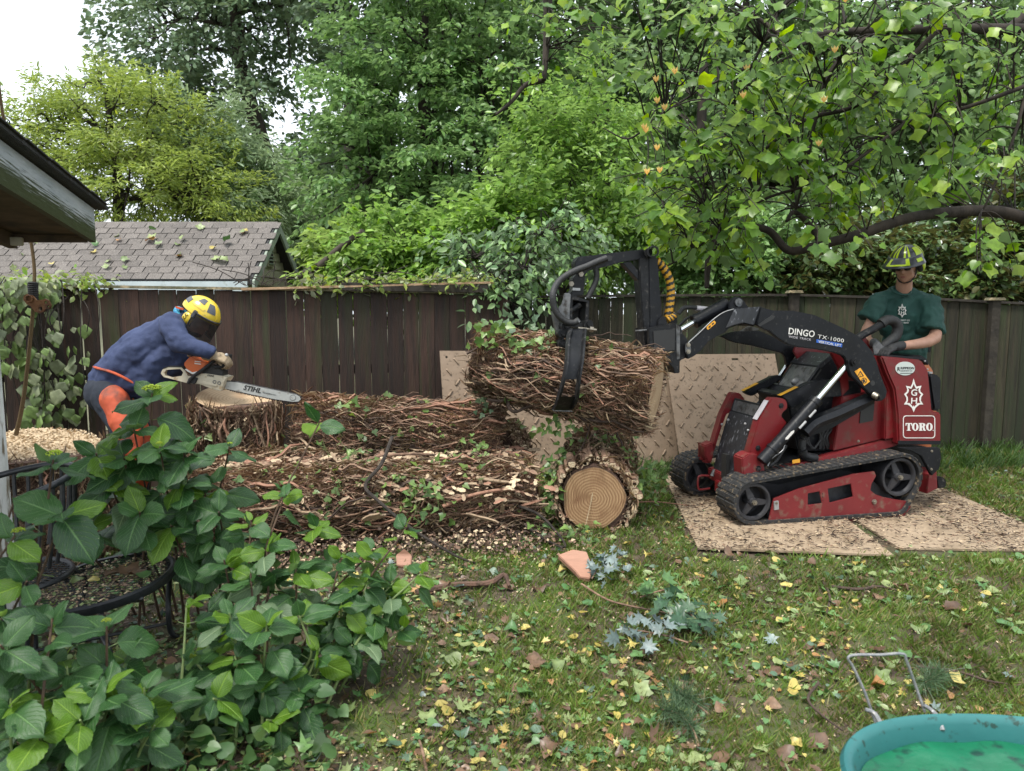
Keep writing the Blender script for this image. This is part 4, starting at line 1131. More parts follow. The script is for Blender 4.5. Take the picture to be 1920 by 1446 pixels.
m = MB(); p = mp(*C1([(812, 1205)])[0], .10); mpr('frame_box', m_wheel, C1, [(640, 1320), (650, 1180), (1150, 1050), (1330, 1200), (1290, 1290)], .09, .20)
bolts(sf, C1, [(675, 1288), (835, 1287), (993, 1284), (1152, 1280), (1308, 1270), (1362, 1200)], .018, .0125, .007)
bolts(sf, C1, [(1176, 1182)], .018, .02, .014)
mpr('bolt_tab', m_pale, C1, [(624, 1182), (650, 1178), (652, 1226), (626, 1230)], .008, .018, sf, .001)
bolts(sf, C1, [(637, 1190)], .008, .010, .008)
bolts(sf, C1, [(890, 1138), (892, 1156), (894, 1174)], .018, .004, .003, m_ink)

mpr('chassis', m_blk, C1, [(470, 1060), (560, 1000), (950, 900), (1310, 860), (1470, 880), (1545, 930), (1520, 1020), (1300, 1060), (1000, 1010), (650, 1090)], .26, .79, bevel=.01)
mpr('rear_plate', m_blk, C1, [(1315, 884), (1542, 884), (1552, 940), (1540, 1000), (1500, 1040), (1440, 930), (1380, 900)], .03, .06)
mpr('rear_step', m_reddull, C1, [(1480, 1035), (1525, 1008), (1530, 1110), (1470, 1140)], .12, .95)
mpr('rear_roller', m_blkdull, C1, [(1522, 1050), (1560, 1046), (1582, 1065), (1580, 1105), (1530, 1112)], .2, .85, bevel=.01)
bolts(LOADER, C1, [(1496, 903), (1494, 1003)], .03, .011, .006)
cowl = mpr('cowl', m_red, C1, [(1215, 376), (1300, 384), (1440, 398), (1480, 455), (1497, 640), (1502, 684), (1551, 690), (1551, 868), (1312, 868), (1306, 700), (1290, 560), (1250, 470)], .10, .92, bevel=.012)
mpr('cowl_side', m_red, C1, [(1205, 380), (1262, 470), (1292, 570), (1306, 700), (1308, 832), (1238, 840), (1242, 620), (1250, 570), (1210, 470), (1170, 372)], .15, .86, bevel=.008)
mpr('black_band', m_blk, C1, [(1312, 846), (1546, 846), (1546, 866), (1312, 866)], .094, .099, bevel=0)
mpr('body_panel', m_red, C1, [(1002, 602), (1240, 560), (1242, 832), (952, 902)], .20, .80, bevel=.006)
mpr('painted_panel_opening', m_ink, C1, [(1108, 640), (1180, 634), (1172, 735), (1098, 750)], .193, .199, bevel=0)  # black plate on the solid panel, painted shade without a cut
mpr('engine_bay', m_blk, C1, [(700, 640), (760, 560), (1005, 545), (1002, 610), (955, 905), (760, 900)], .30, .72, bevel=.01)
rail_ = mpr('side_rail', m_reddull, C1, [(585, 1062), (600, 1010), (880, 945), (912, 930), (1306, 828), (1308, 872), (1180, 912), (905, 985), (600, 1066)], .17, .24, bevel=.006)
bolts(rail_, C1, [(1090, 848)], .17, .012, .006)
mpr('top_plate', m_blk, C1, [(1240, 368), (1420, 384), (1440, 372), (1480, 400), (1482, 430), (1440, 400), (1225, 380)], .25, .80, bevel=.006)
tank = mpr('rear_tank', m_blk, C1, [(1478, 482), (1500, 474), (1545, 486), (1556, 505), (1552, 684), (1506, 680)], .16, .88, bevel=.02)
mpr('tank_cap', m_pale, C1, [(1483, 466), (1503, 464), (1503, 474), (1483, 476)], .30, .36, tank, .002)
bolts(cowl, C1, [(1459, 405), (1473, 450)], .10, .008, .004, m_pale)
mpr('upper_guard', m_red, C1, [(732, 352), (742, 325), (775, 318), (1010, 362), (1018, 400), (1000, 470), (960, 372), (850, 385), (760, 404)], .62, .64, bevel=.004)
mpr('upper_guard', m_red, C1, [(940, 360), (1010, 362), (1030, 420), (1040, 560), (1000, 600), (985, 440)], .22, .25, bevel=.004)

POSTN = [(870, 1165), (872, 1140), (975, 780), (1130, 520), (1248, 524), (1290, 545), (1306, 590), (1304, 640), (1250, 690), (1238, 730), (1300, 800), (1180, 965), (985, 1185)]
pn = mpr('front_post', m_red, CA, POSTN, .20, .28, bevel=.006)
POSTF = [(482, 1060), (470, 1040), (572, 700), (690, 462), (770, 465), (800, 510), (860, 600), (800, 640), (620, 700), (560, 860), (480, 1120)]
pf = mpr('front_post', m_red, CA, POSTF, .67, .75, bevel=.006)
bolts(pn, CA, [(1232, 607), (970, 1085)], .20, .022, .006, m_blkdull)
def on_front(conv, quad, off0, off1, mt, name, parent):     # strips on the slanting front faces
    a, b_ = [mp(*q, off0) for q in conv(quad)]
    out = (b_ - a).cross(MN).normalized(); out = out if out.dot(MD) < 0 else -out
    a1, b1 = a + out * .0025 + MN * .01, b_ + out * .0025 + MN * .01
    m = MB(); m.prism([[a1, b1, b1 + MN * (off1 - off0 - .02), a1 + MN * (off1 - off0 - .02)]], out * .002); return m.build(name, mt, parent)
on_front(CA, [(972, 772), (1104, 556)], .20, .28, m_silver, 'reflector', pn)
on_front(CA, [(606, 690), (688, 492)], .67, .75, m_silver, 'reflector', pf)
plate = mpr('front_plate', m_scuff, CA, [(945, 745), (900, 860), (815, 1150), (745, 1440), (800, 1440), (870, 1150), (980, 760)], .285, .665, bevel=.003)
for (x, y, o) in ((865, 885, .30), (832, 812, .33), (640, 768, .58), (570, 818, .64)):
    c = mp(*CA([(x, y)])[0], o); m = MB(); m.ball(c + Vector((0, 0, 0)) - MD * .004, .010, 10, 6); m.build('bolt', m_pale, plate)
c = mp(*CA([(620, 1290)])[0], .46)
m = MB(); m.box(c - MD * .012, (.03, .07, .19), Matrix.Rotation(A12, 3, 'Z')); m.build('painted_latch_slot', m_ink, plate)  # black block on the plate, coloured as the shade of a slot
def grille(name, conv, q4, offs, mt, n=26, parent=None, frame=m_blk):
    """q4: near-front, near-rear pixels at off a; the same line at off b gives a sloping rectangle of bars"""
    (pa, pb) = [mp(*q, offs[0]) for q in conv(q4)]
    w = offs[1] - offs[0]; root = MB(); nn = (pb - pa).cross(MN).normalized(); nn = nn if nn.z > 0 else -nn
    root.prism([[pa - nn * .03, pb - nn * .03, pb - nn * .03 + MN * w, pa - nn * .03 + MN * w]], -nn * .01)
    g = root.build(name, m_ink, parent or LOADER)
    m = MB(); L_ = (pb - pa).length; dr = (pb - pa).normalized(); t = -w
    k = 0; step = L_ / n
    while t < L_:
        a, b_ = t, t + w
        a0_, a1_ = max(0, a), min(L_, b_)
        if a1_ > a0_ + .005:
            p0 = pa + dr * a0_ + MN * (a0_ - a); p1 = pa + dr * a1_ + MN * (a1_ - a)
            u = (p1 - p0).cross(nn).normalized() * .0035
            m.prism([[p0 - u, p0 + u, p1 + u, p1 - u]], -nn * .006)
        t += step
    m.build('slats', mt, g, kind='stuff')  # slats passed in grey, which carries their highlights as colour
    f = MB()
    for (a, b_) in ((pa, pb), (pa + MN * w, pb + MN * w), (pa, pa + MN * w), (pb, pb + MN * w)): f.tube([a - nn * .004, b_ - nn * .004], .009, 6)
    f.build('grille_frame', frame, g)
    return g
grille('top_grille', CA, [(955, 742), (1000, 600)], (.29, .66), m_grey, 14)
hood = mpr('hood', m_blk, C1, [(775, 596), (876, 440), (950, 368), (985, 440), (1000, 610), (800, 620)], .305, .64)
hood2 = mpr('hood_top', m_scuff, C1, [(865, 432), (950, 362), (962, 380), (880, 450)], .30, .66, bevel=.004)
grille('hood_grille', C1, [(765, 582), (868, 436)], (.30, .62), m_grey, 24)
c = mp(*C1([(745, 520)])[0], .42); m = MB(); m.ball(c + Vector((0, 0, .0)), (.045, .02, .03), 14, 8, Matrix.Rotation(A12, 3, 'Z')); m.build('muffler_dent', m_grey, LOADER)
lk = mpr('link_bar', m_blk, C1, [(668, 600), (700, 585), (760, 556), (800, 532), (880, 508), (1075, 515), (1110, 540), (1105, 600), (1000, 600), (900, 605), (830, 620), (720, 665), (690, 618)], .225, .285, bevel=.006)
lk2 = mpr('link_bar', m_blk, C1, [(462, 580), (538, 532), (560, 520), (620, 490), (665, 484), (690, 500), (640, 520), (560, 570), (500, 600)], .64, .70, bevel=.006)
mpr('cross_plate', m_blkdull, C1, [(668, 598), (700, 580), (730, 596), (720, 640), (690, 640)], .285, .64, bevel=.006)
on = [mp(*q, .225) for q in C1([(660, 600), (758, 552)])]
for (lk_, cc_, o) in ((lk, [(660, 600), (758, 552)], .225), (lk2, [(455, 574), (538, 531)], .64)):
    a, b_ = [mp(*q, o) for q in C1(cc_)]; m = MB(); m.prism([[a + Vector((0, 0, .004)), b_ + Vector((0, 0, .004)), b_ + MN * .045 + Vector((0, 0, .004)), a + MN * .045 + Vector((0, 0, .004))]], (0, 0, .002)); m.build('yellow_strip', m_yel, lk_)
a = mp(*C1([(655, 595)])[0], .43); m = MB(); m.box(a + Vector((0, 0, .004)), (.035, .075, .004), Matrix.Rotation(A12, 3, 'Z')); m.build('yellow_strip', m_yel, LOADER)
mtube('lower_link', m_blk, C1, [(790, 800), (850, 745), (960, 700), (1070, 650), (1155, 612)], .165, [.05, .055, .05], n=8, crv=4)
mpr('lower_link_plate', m_blk, C1, [(765, 815), (830, 762), (1000, 700), (1150, 600), (1168, 648), (1060, 712), (940, 780), (790, 835)], .185, .21, bevel=.005)
def cylinder(conv, a, b_, c_, off, r, name='lift_cylinder'):
    A_, B_, C_ = [mp(*q, off) for q in conv([a, b_, c_])]
    m = MB(); dr = (B_ - A_).normalized(); m.cyl(A_, B_, r, r, 24); m.cyl(B_ - dr * .04, B_ + dr * .004, r * 1.12, r * 1.12, 24)
    m.cyl(A_ + dr * .10, A_ + dr * .125, r * 1.15, r * 1.15, 24); m.cyl(A_ - dr * .01, A_ + dr * .05, r * 1.05, r * 1.05, 24)
    o = m.build(name, m_blk, LOADER, bevel=.003)
    m = MB(); m.cyl(B_, C_, r * .52, r * .52, 18); m.build('rod', m_chrome, o, smooth=True)
    return o
lc = cylinder(C1, (560, 955), (860, 620), (1022, 432), .13, .043)
cylinder(C1, (400, 820), (560, 640), (700, 420), .76, .035)
mtube('grease_line', m_pale, C1, [(683, 868), (670, 900), (610, 945), (590, 985)], .10, .0035, lc, 5, crv=3)
for q in ((840, 700), (785, 762)):
    p = mp(*C1([q])[0], .09); m = MB(); m.cyl(p - MD * .03 - Vector((0, 0, .02)), p + MD * .02 + Vector((0, 0, .03)), .009, .009, 8); m.build('fitting', m_pale, LOADER)
mpr('cylinder_label', m_white, C1, [(688, 830), (720, 795), (736, 787), (734, 800), (700, 838), (687, 840)], .083, .0845, lc, 0)
for (o0, o1, pts, hol) in ((.17, .30, [(870, 1150), (960, 1150), (1040, 1250), (1060, 1420), (900, 1440), (800, 1400), (790, 1200)], None), (.68, .79, [(372, 1060), (470, 1020), (480, 1110), (450, 1250), (420, 1250), (375, 1180)], None)):
    lg = mpr('lug', m_reddull, CA, pts, o0, o1, bevel=.008)
for (x, y, o, w_, h_) in ((832, 1290, .235, .045, .13), (395, 1160, .735, .035, .10), (345, 1120, .79, .035, .11)):
    p = mp(*CA([(x, y)])[0], o); m = MB(); rt = Matrix.Rotation(A12, 3, 'Z')
    m.box(p + MD * .01, (.02, w_, h_), rt); m.build('painted_lug_opening', m_ink, LOADER)  # black block inside the lug frame, painted as its inner shade
    m = MB()
    for s_ in (-1, 1):
        m.box(p + MN * s_ * (w_ / 2 + .006), (.05, .012, h_ + .024), rt); m.box(p + Vector((0, 0, s_ * (h_ / 2 + .006))), (.05, w_, .012), rt)
    m.build('lug', m_reddull, LOADER, bevel=.003)
bolts(LOADER, CA, [(975, 1315)], .165, .022, .008, m_blkdull)
cb = mpr('crossbar', m_reddull, C1, [(402, 1060), (440, 1052), (460, 1075), (452, 1118), (408, 1128)], .30, .72, bevel=.008)
p = mp(*C1([(338, 1100)])[0], .47); m = MB(); m.prism([[p + MN * .0 + Vector((0, 0, .04)), p + MN * .07 + Vector((0, 0, .04)), p + MN * .07 - Vector((0, 0, .05)), p - Vector((0, 0, .05))]], -MD * .03); m.build('hitch_plate', m_red, cb, bevel=.006)
P = [mp(*q, .44) for q in C1([(320, 1110), (316, 1145), (330, 1160), (345, 1150), (350, 1110)])]; m = MB(); m.tube(catmull(P, 4), .009, 8); m.build('hook', m_bolt, cb, smooth=True)
P = [mp(*q, .66) for q in C1([(262, 1040), (215, 1040), (203, 1060), (204, 1105), (216, 1116), (268, 1110)])]; m = MB(); m.tube(catmull(P, 4), .009, 8); m.build('tie_loop', m_reddull, cb, smooth=True)
for q, o in (((280, 1040), .62), ((408, 1080), .32)):
    p = mp(*C1([q])[0], o); m = MB(); m.cyl(p, p + Vector((0, 0, .05)) + MD * .02, .016, .012, 10); m.build('latch', m_grey, cb)
mpr('hazard_decal', m_decy, C1, [(725, 952), (767, 946), (768, 966), (726, 972)], .164, .1655, bevel=0)
mtube('exhaust_elbow', m_blkdull, C1, [(780, 900), (790, 925), (820, 938), (855, 942)], .18, .035, n=14, crv=4)
mtube('hose', m_hose, C1, [(785, 840), (780, 880), (790, 920)], .20, .026, crv=4)
rr0 = random.Random(8)
for k in range(9):
    x = 800 + k * 18; mtube('hose', m_hose, C1, [(x, 780), (x + rr0.uniform(-30, 30), 830), (x + rr0.uniform(-20, 40), 890)], .26, .010, n=6, crv=4)
mtube('hose', m_hose, C1, [(690, 870), (640, 950), (600, 985)], .2, .014, crv=3)

BOOM = [(548, 103), (572, 112), (620, 125), (730, 126), (850, 150), (930, 185), (1010, 222), (1092, 266), (1135, 310), (1168, 352), (1195, 410), (1212, 470), (1235, 530), (1252, 570), (1246, 604), (1225, 624), (1192, 628), (1165, 600), (1140, 572), (1095, 530), (1052, 488), (1032, 440), (1028, 400), (1008, 376), (960, 358), (860, 340), (760, 328), (700, 312), (640, 275), (600, 240), (560, 225), (528, 205)]
bm_ = mpr('boom_arm', m_blk, C1, BOOM, .085, .125, bevel=.006)
FARB = [(800, 600), (900, 560), (1000, 540), (1280, 530), (1560, 650), (1700, 700), (1760, 720), (1740, 830), (1670, 960), (1625, 960), (1612, 860), (1570, 810), (1380, 760), (1180, 715), (980, 680), (900, 650)]
mpr('boom_arm', m_blk, CB, FARB, .70, .74, bevel=.006)
FRONT = [(405, 682), (560, 540), (700, 405), (840, 310), (965, 262), (1060, 245), (1100, 300), (1000, 430), (900, 510), (850, 560), (760, 600), (700, 640), (655, 662), (560, 780), (470, 850), (395, 885), (372, 800), (375, 700)]
f1 = mpr('arm_nose', m_blk, CB, FRONT, .27, .31, bevel=.006)
mpr('arm_nose', m_blk, CB, FRONT, .58, .62, bevel=.006)
mpr('arm_tube', m_blk, CB, [(900, 300), (1080, 250), (1290, 240), (1330, 300), (1230, 480), (1100, 440), (900, 500), (760, 560), (700, 560)], .31, .58, bevel=.008)
P = [mp(*q, .268) for q in CB([(402, 680), (560, 535), (700, 400), (835, 305), (965, 262)])]; m = MB(); m.tube(catmull(P, 3), .0035, 6); m.build('worn_edge', m_pale, f1)
c4 = [mp(*CB([(1300, 230)])[0], .086), mp(*CB([(1210, 462)])[0], .086), mp(*CB([(852, 510)])[0], .27), mp(*CB([(962, 262)])[0], .27)]
mid1 = mp(*CB([(1085, 432)])[0], .18); mid2 = mp(*CB([(940, 470)])[0], .235)
m = MB(); m.prism([[c4[0], c4[1], mid1, mid2, c4[2], c4[3]]], MN * .015 + MD * .02); m.build('arm_shoulder', m_scuff, LOADER, bevel=.004)
mpr('painted_arm_slot', m_ink, CB, [(1265, 460), (1440, 335), (1480, 350), (1460, 385), (1290, 480)], .0815, .0845, bevel=0)  # black strip laid on the arm as painted slot shade
mpr('worn_patch', m_grey, CB, [(1030, 540), (1150, 470), (1290, 510), (1240, 530)], .30, .305, bevel=0)
mpr('arrow_decal', m_decy, CB, [(628, 480), (722, 404), (742, 425), (738, 445), (650, 518), (634, 512)], .2675, .2695, f1, 0)
mpr('arrow_mark', m_ink, CB, [(655, 478), (680, 462), (676, 488), (652, 500)], .266, .2673, f1, 0)
mpr('arrow_mark', m_ink, CB, [(690, 450), (712, 428), (722, 440), (700, 462)], .266, .2673, f1, 0)
lug_ = mpr('pivot_plate', m_grey, CB, [(372, 700), (395, 680), (428, 690), (438, 790), (425, 822), (390, 828), (368, 800)], .255, .269, f1, .003)
bolts(f1, CB, [(400, 790), (400, 708)], .255, .018, .010)
for q, r in (((1062, 412), .026), ((1200, 604), .022)):
    p = mp(*C1([q])[0], .085); m = MB(); m.cyl(p, p - MN * .02, r, r, 16); m.cyl(p - MN * .02, p - MN * .03, r * .6, r * .6, 6); m.build('pivot_pin', m_blkdull, bm_, bevel=.002)
p = mp(*C1([(1170, 588)])[0], .08); q = mp(*C1([(1198, 604)])[0], .05); m = MB(); m.cyl(p, q, .024, .024, 14); m.build('pivot_pin', m_bolt, bm_, bevel=.003)
mpr('painted_hole', m_ink, C1, [(1170 + 13 * math.cos(a * math.pi / 6), 527 + 15 * math.sin(a * math.pi / 6)) for a in range(12)], .083, .0845, bm_, 0)  # thin black disc on the arm, shade drawn as colour
wd = mpr('warning_decal', m_decy, C1, [(1070, 462), (1102, 443), (1155, 518), (1124, 541)], .0815, .0845, bm_, 0)
mpr('warning_mark', m_ink, C1, [[(1080, 498), (1102, 458), (1122, 488)], [(1086, 494), (1101, 466), (1115, 486)]], .080, .0813, wd, 0)
mpr('warning_mark', m_ink, C1, [(1097, 476), (1103, 480), (1100, 484), (1105, 492), (1098, 486), (1101, 482)], .080, .0813, wd, 0)
mpr('warning_mark', m_ink, C1, [[(1123 + 16 * math.cos(a * math.pi / 8), 513 + 16 * math.sin(a * math.pi / 8)) for a in range(16)], [(1123 + 13 * math.cos(a * math.pi / 8), 513 + 13 * math.sin(a * math.pi / 8)) for a in range(16)]], .080, .0813, wd, 0)
mpr('warning_mark', m_ink, C1, [(1118, 500), (1123, 508), (1132, 505), (1126, 513), (1134, 522), (1124, 520), (1120, 528), (1116, 518), (1110, 512), (1117, 509)], .080, .0813, wd, 0)
ear = mpr('pivot_ear', m_blk, CB, [(905, 265), (915, 180), (940, 130), (985, 110), (1040, 112), (1080, 140), (1130, 215), (1160, 245), (1100, 255)], .36, .38)
mpr('pivot_ear', m_blk, CB, [(905, 265), (915, 180), (940, 130), (985, 110), (1040, 112), (1080, 140), (1130, 215), (1160, 245), (1100, 255)], .50, .52)
p = mp(*CB([(1020, 182)])[0], .36); m = MB(); m.cyl(p, p - MN * .014, .030, .030, 18); m.cyl(p - MN * .014, p - MN * .022, .012, .012, 8); m.build('pivot_pin', m_grey, ear, bevel=.002)
A_, B_, C_ = [mp(*q, .44) for q in CB([(880, 190), (470, 425), (300, 525)])]
m = MB(); m.cyl(A_, B_, .047, .047, 24); m.cyl(B_ + (A_ - B_).normalized() * .03, B_, .052, .052, 24); tl = m.build('tilt_cylinder', m_blk, LOADER, bevel=.003)
m = MB(); m.cyl(B_, C_, .022, .022, 16); m.build('rod', m_chrome, tl, smooth=True)
mtube('hose', m_hose, CB, [(280, 320), (340, 250), (440, 240), (520, 250), (600, 262), (690, 265)], .50, .016, crv=4)
mtube('hose_sleeve', m_silver, CB, [(500, 250), (560, 256), (640, 264)], .50, .019, crv=3)
mtube('hose', m_hose, CB, [(290, 470), (380, 380), (500, 330), (640, 300)], .56, .010, crv=4)

mtube('handle', m_blkdull, C1, [(1085, 282), (1110, 262), (1170, 230), (1225, 198)], .42, .030, crv=4)
mtube('handle_pad', m_hose, C1, [(1215, 200), (1245, 180), (1285, 183), (1308, 215), (1300, 260), (1275, 290)], .42, .040, crv=5)
mtube('handle_post', m_hose, C1, [(1278, 285), (1235, 320), (1205, 355), (1185, 395)], .40, .036, crv=4)
mpr('control_panel', m_red, C1, [(1095, 268), (1130, 270), (1200, 360), (1240, 400), (1200, 420), (1150, 350)], .52, .80, bevel=.006)
mtube('lever', m_blkdull, C1, [(1240, 390), (1238, 360), (1250, 345)], .55, .012, crv=3)

mpr('foot_platform', m_blk, C1, [(1400, 900), (1480, 900), (1480, 912), (1400, 912)], .30, .75)
def dplane(conv, q, off): return mp(*conv([q])[0], off)
def dtext(key, mt, conv, bl, br, hpx, off, parent, scale):
    a, b_ = dplane(conv, bl, off), dplane(conv, br, off)
    X = b_ - a; w = X.length; X.normalize(); Yv = (-MN).cross(X)
    return place_text(key, mt, a, X, Yv, w, hpx / scale / (FOC / 4.85), parent)
dtext('dingo', m_white, C1, (703, 256), (846, 274), 38, .083, bm_, 2.95)
dtext('tx', m_white, C1, (864, 278), (1008, 303), 22, .083, bm_, 2.95)
dtext('wide', m_silver, C1, (704, 275), (828, 293), 13, .083, bm_, 2.95)
vb = mpr('blue_strip', m_blue, C1, [(860, 284), (1002, 308), (1000, 329), (858, 302)], .0822, .0845, bm_, 0)
dtext('vlift', m_white, C1, (868, 303), (994, 326), 14, .0815, vb, 2.95)
def ellipse(cx, cy, rx, ry, n=28, rot=0): return [(cx + rx * math.cos(2 * math.pi * k / n), cy + ry * math.sin(2 * math.pi * k / n)) for k in range(n)]
ov = mpr('oval_decal', m_oval, C1, ellipse(1350, 446, 54, 38), .096, .099, cowl, 0)
dtext('rippeon', m_ink, C1, (1324, 450), (1399, 450), 14, .095, ov, 2.95)
dtext('R', m_ink, C1, (1306, 458), (1321, 458), 22, .095, ov, 2.95)
dtext('equip', m_ink, C1, (1324, 462), (1390, 462), 6, .095, ov, 2.95)
mpr('rule', m_ink, C1, [(1322, 471), (1392, 471), (1392, 474), (1322, 474)], .0945, .0955, ov, 0)
half = [(0, -98), (9, -66), (16, -52), (44, -58), (36, -36), (38, -24), (54, -10), (42, 8), (40, 26), (54, 48), (34, 48), (22, 56), (10, 68), (0, 92)]
def leafloop(cx, cy, s, sx=1.0): return [(cx + x * s * sx, cy + y * s) for x, y in half] + [(cx - x * s * sx, cy + y * s) for x, y in half[-2:0:-1]]
inner = [(0, -68), (8, -50), (14, -40), (32, -46), (27, -32), (30, -20), (42, -8), (33, 8), (32, 24), (38, 40), (24, 40), (14, 50), (6, 60), (0, 72)]
def innerloop(cx, cy, s): return [(cx + x * s, cy + y * s) for x, y in inner] + [(cx - x * s, cy + y * s) for x, y in inner[-2:0:-1]]
em = mpr('leaf_emblem', m_white, C1, [leafloop(1397, 598, .98), innerloop(1397, 598, .98)], .097, .099, cowl, 0)
dtext('G', m_white, C1, (1381, 597), (1414, 597), 40, .0965, em, 2.95)
dtext('H', m_white, C1, (1381, 641), (1414, 641), 36, .0965, em, 2.95)
mpr('emblem_tip', m_white, C1, [(1397, 650), (1404, 666), (1397, 682), (1390, 666)], .0965, .0975, em, 0)
def rrect(x0, y0, x1, y1, r, n=5):
    out = []
    for (cx, cy, a0) in ((x1 - r, y0 + r, -90), (x1 - r, y1 - r, 0), (x0 + r, y1 - r, 90), (x0 + r, y0 + r, 180)):
        for k in range(n + 1):
            a = R(a0 + 90 * k / n); out.append((cx + r * math.cos(a), cy + r * math.sin(a)))
    return out
fr_ = mpr('name_frame', m_white, C1, [rrect(1338, 706, 1516, 832, 18), rrect(1342, 710, 1512, 828, 15)], .097, .099, cowl, 0)
def slab(cx0, y0, w, h, ch):
    """loops of a bold slab-serif capital in crop pixels; y0 = baseline"""
    X = lambda u: cx0 + u * w; Y = lambda v: y0 - v * h
    if ch == 'T': return [[[(X(a), Y(b)) for a, b in [(.0, 1), (1, 1), (1, .66), (.90, .66), (.82, .88), (.66, .90), (.66, .10), (.82, .06), (.82, 0), (.18, 0), (.18, .06), (.34, .10), (.34, .90), (.18, .88), (.10, .66), (0, .66)]]]]
    if ch == 'O': return [[ellipse(X(.5), Y(.5), w * .5, h * .52, 28), ellipse(X(.5), Y(.5), w * .17, h * .43, 20)]]
    if ch == 'R': return [[[(X(a), Y(b)) for a, b in [(0, 1), (.55, 1), (.78, .96), (.9, .84), (.9, .66), (.8, .54), (.66, .49), (.82, .42), (.86, .12), (.94, .08), (1, .14), (1, .06), (.9, -.02), (.7, -.0), (.6, .08), (.56, .40), (.42, .46), (.42, .10), (.54, .06), (.54, 0), (0, 0), (0, .06), (.12, .10), (.12, .90), (0, .94)]],
                           [(X(a), Y(b)) for a, b in [(.42, .92), (.52, .90), (.58, .80), (.58, .66), (.52, .56), (.42, .53)]]]]
x = 1352
for ch, w in (('T', 36), ('O', 36), ('R', 40), ('O', 36)):
    for lp in slab(x, 790, w, 42, ch): mpr('letter', m_white, C1, lp, .097, .0988, fr_, 0)
    x += w + (0 if ch == 'T' else 1)
mpr('letter', m_white, C1, ellipse(1505, 788, 2.5, 2.5, 8), .097, .0988, fr_, 0)
gr_ = LOADER
plt_ = mpr('attachment_plate', m_blkdull, C2, [(872, 648), (1058, 612), (1098, 640), (1110, 690), (1140, 720), (1142, 848), (1100, 868), (1085, 880), (1080, 958), (1052, 962), (1044, 922), (1010, 890), (975, 840), (880, 822)], .30, .34, bevel=.004)
mpr('attachment_box', m_blkdull, C2, [(880, 652), (1060, 640), (1070, 700), (1068, 810), (960, 822), (885, 812)], .34, .62, bevel=.004)
mpr('plate_face', m_grey, C2, [(1062, 620), (1090, 640), (1090, 860), (1068, 866)], .294, .30, plt_, .002)
mpr('painted_recess', m_ink, C2, [(905, 668), (1055, 655), (1052, 800), (912, 808)], .292, .2995, plt_, 0)  # black sheet over the plate gives it a painted hollow shade
mpr('spade', m_blkdull, C2, [(975, 838), (1088, 850), (1088, 955), (1072, 962), (1068, 930), (1052, 962), (1045, 925), (1025, 915), (1018, 890), (1000, 888)], .35, .56, bevel=.003)
for q in ((935, 640), (1010, 615)):
    mpr('pin_ear', m_blkdull, C2, [(q[0], q[1]), (q[0] + 4, q[1] - 45), (q[0] + 30, q[1] - 75), (q[0] + 60, q[1] - 60), (q[0] + 62, q[1])], .38 + (q[0] > 1000) * .1, .40 + (q[0] > 1000) * .1, bevel=.003)
col = mpr('grapple_mast', m_blkdull, C2, [(806, 160), (870, 150), (880, 650), (850, 800), (842, 700), (812, 330)], .40, .52, bevel=.006)
mpr('grapple_mast', m_blk, C2, [(870, 150), (935, 160), (965, 560), (950, 640), (945, 800), (855, 795), (880, 600)], .40, .52, bevel=.006)
beam = mpr('top_beam', m_blk, C2, [(362, 192), (392, 150), (440, 148), (520, 138), (700, 118), (845, 100), (860, 162), (690, 190), (510, 240), (455, 250), (420, 300), (380, 300), (366, 235)], .40, .50, bevel=.006)
mpr('painted_beam_slot', m_ink, C2, [(520, 160), (600, 142), (622, 150), (618, 178), (560, 190), (520, 184)], .392, .399, beam, 0)  # black plate on the beam side, only the shade is drawn
mpr('brace', m_blk, C2, [(690, 195), (745, 186), (832, 285), (818, 326), (800, 315)], .42, .50, bevel=.004)
p, q = mp(*C2([(902, 118)])[0], .30), mp(*C2([(902, 118)])[0], .58)
m = MB(); m.lathe(p, q - p, [(.030, 0), (.042, 0), (.042, .16), (.042, .28), (.030, .28), (.030, .02)], 24, caps=False); pe = m.build('cross_pipe', m_blkdull, gr_, smooth=True)
m = MB(); m.cyl(p + MN * .08, p + MN * .085, .031, .031, 20); m.build('painted_pipe_bore', m_ink, pe)  # black plug paints the darkness deeper inside the pipe
m = MB(); c_ = mp(*C2([(945, 590)])[0], .40)
for q_, r in (((790, 664), .009), ((825, 664), .012)):
    pass
P_ = [mp(*q_, .36) for q_ in C2([(780, 668), (880, 660)])]; m.cyl(P_[0], P_[1], .008, .008, 10); m.build('cotter_bar', m_grey, gr_)
def stripe_hose(pts, off, r, turns, m1, m2):
    P = catmull([mp(*q_, off) for q_ in C2(pts)], 14); n = 16; rows = len(P)
    mb = MB(); mb.tube(P, r, n)
    k = 0
    for i_ in range(rows - 1):
        for j in range(n):
            ph = (i_ / (rows - 1)) * turns + j / n
            mb.m[k] = 0 if (ph % 1) < .52 else 1; k += 1
    return mb.build('hose_guard', [m1, m2], gr_, smooth=True)
stripe_hose([(925, 180), (975, 230), (1015, 310), (1026, 400), (1020, 480), (1005, 570)], .44, .030, 10.5, m_yel, m_ink)
stripe_hose([(1000, 590), (1030, 575), (1055, 550)], .42, .024, 3, m_yel, m_ink)
mpr('swivel_head', m_blkdull, CG, [(395, 120), (455, 150), (450, 240), (440, 345), (340, 350), (325, 330), (350, 290), (345, 200), (370, 170)], .40, .50, bevel=.006)
for q_ in ((415, 160), (330, 245)):
    p = mp(*CG([q_])[0], .40); m = MB(); m.cyl(p, p - MN * .015, .020, .019, 6); m.build('bolt', m_bolt, gr_, bevel=.002)
mpr('type_plate', m_pale, CG, [(345, 278), (410, 282), (410, 304), (345, 302)], .392, .399, bevel=0)
